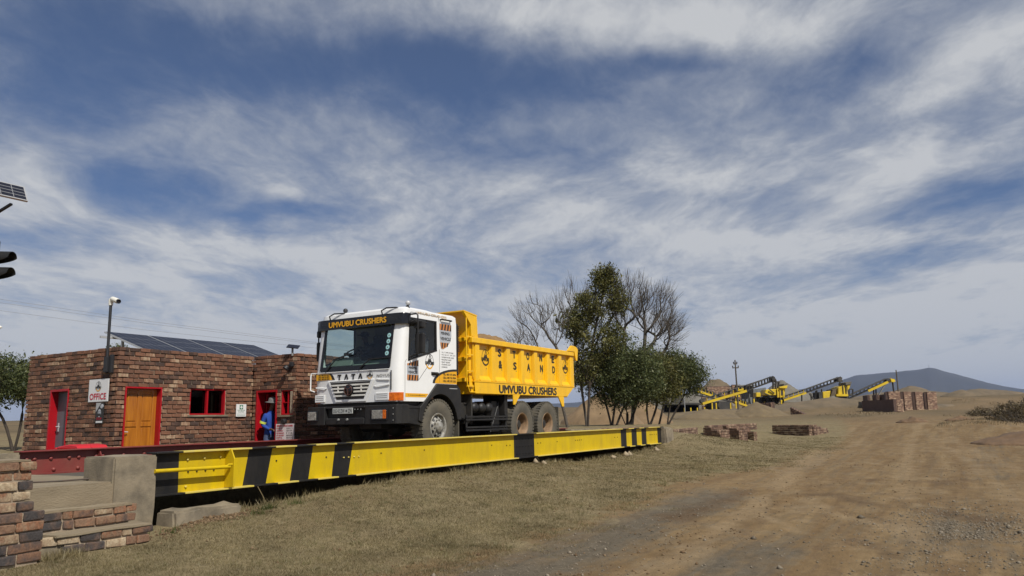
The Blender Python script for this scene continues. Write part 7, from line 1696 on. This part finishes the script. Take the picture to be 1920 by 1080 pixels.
# taller straw along the foot of the girder and round the steps
x = nr_.uniform(7.5, 25.5, 2600); y = -.12+nr_.normal(0, .10, 2600)+.05*fbm(x*1.2, x*.3, 2, 4); sel = (fbm(x*.8, x*0+3, 3, 6) > -.15); e1 = np.stack([x[sel], np.minimum(y[sel], .12)], 1)
write_blades('tall_straw', e1, .085, .006, nr_, M_straw, .5)
x = nr_.uniform(4.72, 5.15, 500); y = -.72+nr_.normal(0, .06, 500); write_blades('tall_straw', np.stack([x, y], 1), .085, .006, nr_, M_straw, .5)
cl = np.concatenate([np.stack([nr_.normal(cx, .07, k), nr_.normal(cy, .05, k)], 1) for cx, cy, k in ((6.08, -.30, 160), (6.35, -.55, 60), (8.0, -.45, 150), (8.5, -.5, 70), (7.6, -.7, 90))])
write_blades('green_tuft', cl, .075, .007, nr_, M_green_g, .5)
g_ = np.random.default_rng(8)
x = g_.uniform(44, 64, 9000); y = -7.6-(x-44)*.08-np.abs(g_.normal(0, 2.2, 9000)); sel = fbm(x*.35, y*.7, 3, 71) > g_.uniform(-.3, .7, 9000); pb = np.stack([x[sel], y[sel]], 1)
M_dryveg = leaf_mat('dry_veld', [(0, (.12, .09, .052)), (.5, (.18, .14, .08)), (1, (.25, .20, .12))])
write_blades('dry_veld_grass', pb, .11, .007, g_, M_dryveg, .5)
x = g_.uniform(70, 170, 16000); y = 12-(x-70)*.02-g_.uniform(0, 40, 16000); sel = (fbm(x*.06, y*.12, 3, 72) > .02) & (np.abs(y+5) > 2); pb = np.stack([x[sel], y[sel]], 1)
write_blades('dry_veld_grass', pb, .16, .012, g_, M_dryveg, .5)
def stones(name, n, seed, size, region, m):
    nr_ = np.random.default_rng(seed); p = region(nr_, n); n = len(p); z = ground_z(p[:, 0], p[:, 1])
    oc = np.array([(1,0,0),(0,1,0),(-1,0,0),(0,-1,0),(0,0,.8),(0,0,-.5)], float); fc = np.array([(0,1,4),(1,2,4),(2,3,4),(3,0,4),(1,0,5),(2,1,5),(3,2,5),(0,3,5)])
    s = size*np.exp(nr_.normal(0, .45, n)); v = oc[None]*s[:, None, None]*nr_.uniform(.55, 1.35, (n, 6, 1)); a = nr_.uniform(0, 6.28, n); ca, sa = np.cos(a)[:, None], np.sin(a)[:, None]
    q = np.stack([v[..., 0]*ca-v[..., 1]*sa+p[:, None, 0], v[..., 0]*sa+v[..., 1]*ca+p[:, None, 1], v[..., 2]+z[:, None]+s[:, None]*.15], -1).reshape(-1, 3)
    f = (fc[None]+np.arange(n)[:, None, None]*6).reshape(-1, 3); me = bpy.data.meshes.new(name); me.vertices.add(len(q)); me.vertices.foreach_set('co', q.ravel()); me.loops.add(f.size); me.loops.foreach_set('vertex_index', f.ravel()); me.polygons.add(len(f)); me.polygons.foreach_set('loop_start', np.arange(len(f))*3); me.update(calc_edges=True); me.materials.append(m)
    o = bpy.data.objects.new(name, me); col.objects.link(o); tag(o, kind='stuff')
M_peb = island_mat('pebbles', [(0, (.105, .086, .062)), (.5, (.165, .138, .100)), (1, (.25, .21, .155))], .95, bump=0)
M_clod = island_mat('clods', [(0, (.085, .052, .028)), (.5, (.14, .088, .046)), (1, (.22, .155, .09))], .97, bump=0)
def reg_road(g, n):
    r = 5.0*(24/5.0)**g.uniform(0, 1, n); a = g.uniform(R(-8), R(45), n); x = CAM.x+r*np.cos(a); y = CAM.y+r*np.sin(a); ok = lawn_sd(x, y) < g.normal(.1, .25, n)
    ok &= g.uniform(0, 1, n) < .25+.75*np.maximum(np.exp(-((y+5.05)/.7)**4)*(x < 16), np.exp(-(((x-12)/2.4)**4+((y+8.9)/.8)**4)))
    return np.stack([x[ok], y[ok]], 1)
stones('gravel', 20000, 301, .008, reg_road, M_peb)
def reg_g2(g, n): x = g.normal(12, 1.6, n); y = g.normal(-8.9, .55, n); ok = fbm(x*1.1, y*1.8, 3, 91) > g.uniform(-.5, .3, n); return np.stack([x[ok], y[ok]], 1)
stones('coarse_gravel', 5200, 302, .0095, reg_g2, M_peb)
def reg_cl(g, n):
    x = g.uniform(7, 30, n); y = -5.6-(x-7)*.11+g.normal(0, .9, n)*np.clip(x/14, .6, 2); ok = (fbm(x*.7, y*1.6, 3, 55) > .05) & (lawn_sd(x, y) < -.3); return np.stack([x[ok], y[ok]], 1)
stones('soil_clods', 2600, 303, .010, reg_cl, M_clod)
def reg_lawn(g, n):
    x = g.uniform(6, 30, n); y = g.uniform(-4.4, -.2, n); return np.stack([x, y], 1)
stones('lawn_clods', 900, 304, .012, reg_lawn, M_clod)
def reg_bank(g, n): return np.stack([g.normal(6.9, .45, n), g.normal(-.55, .10, n)], 1)
stones('crumbled_soil', 900, 305, .012, reg_bank, M_clod)
def reg_s(g, n): return np.concatenate([np.stack([g.normal(cx, .12, 3), g.normal(-.35, .06, 3)], 1) for cx in (16.4, 20.6, 21.8, 24.2)])
stones('pale_rocks', 12, 306, .07, reg_s, mat('pale_rock', (.36, .29, .19), .95, (.24, .19, .12), 8))
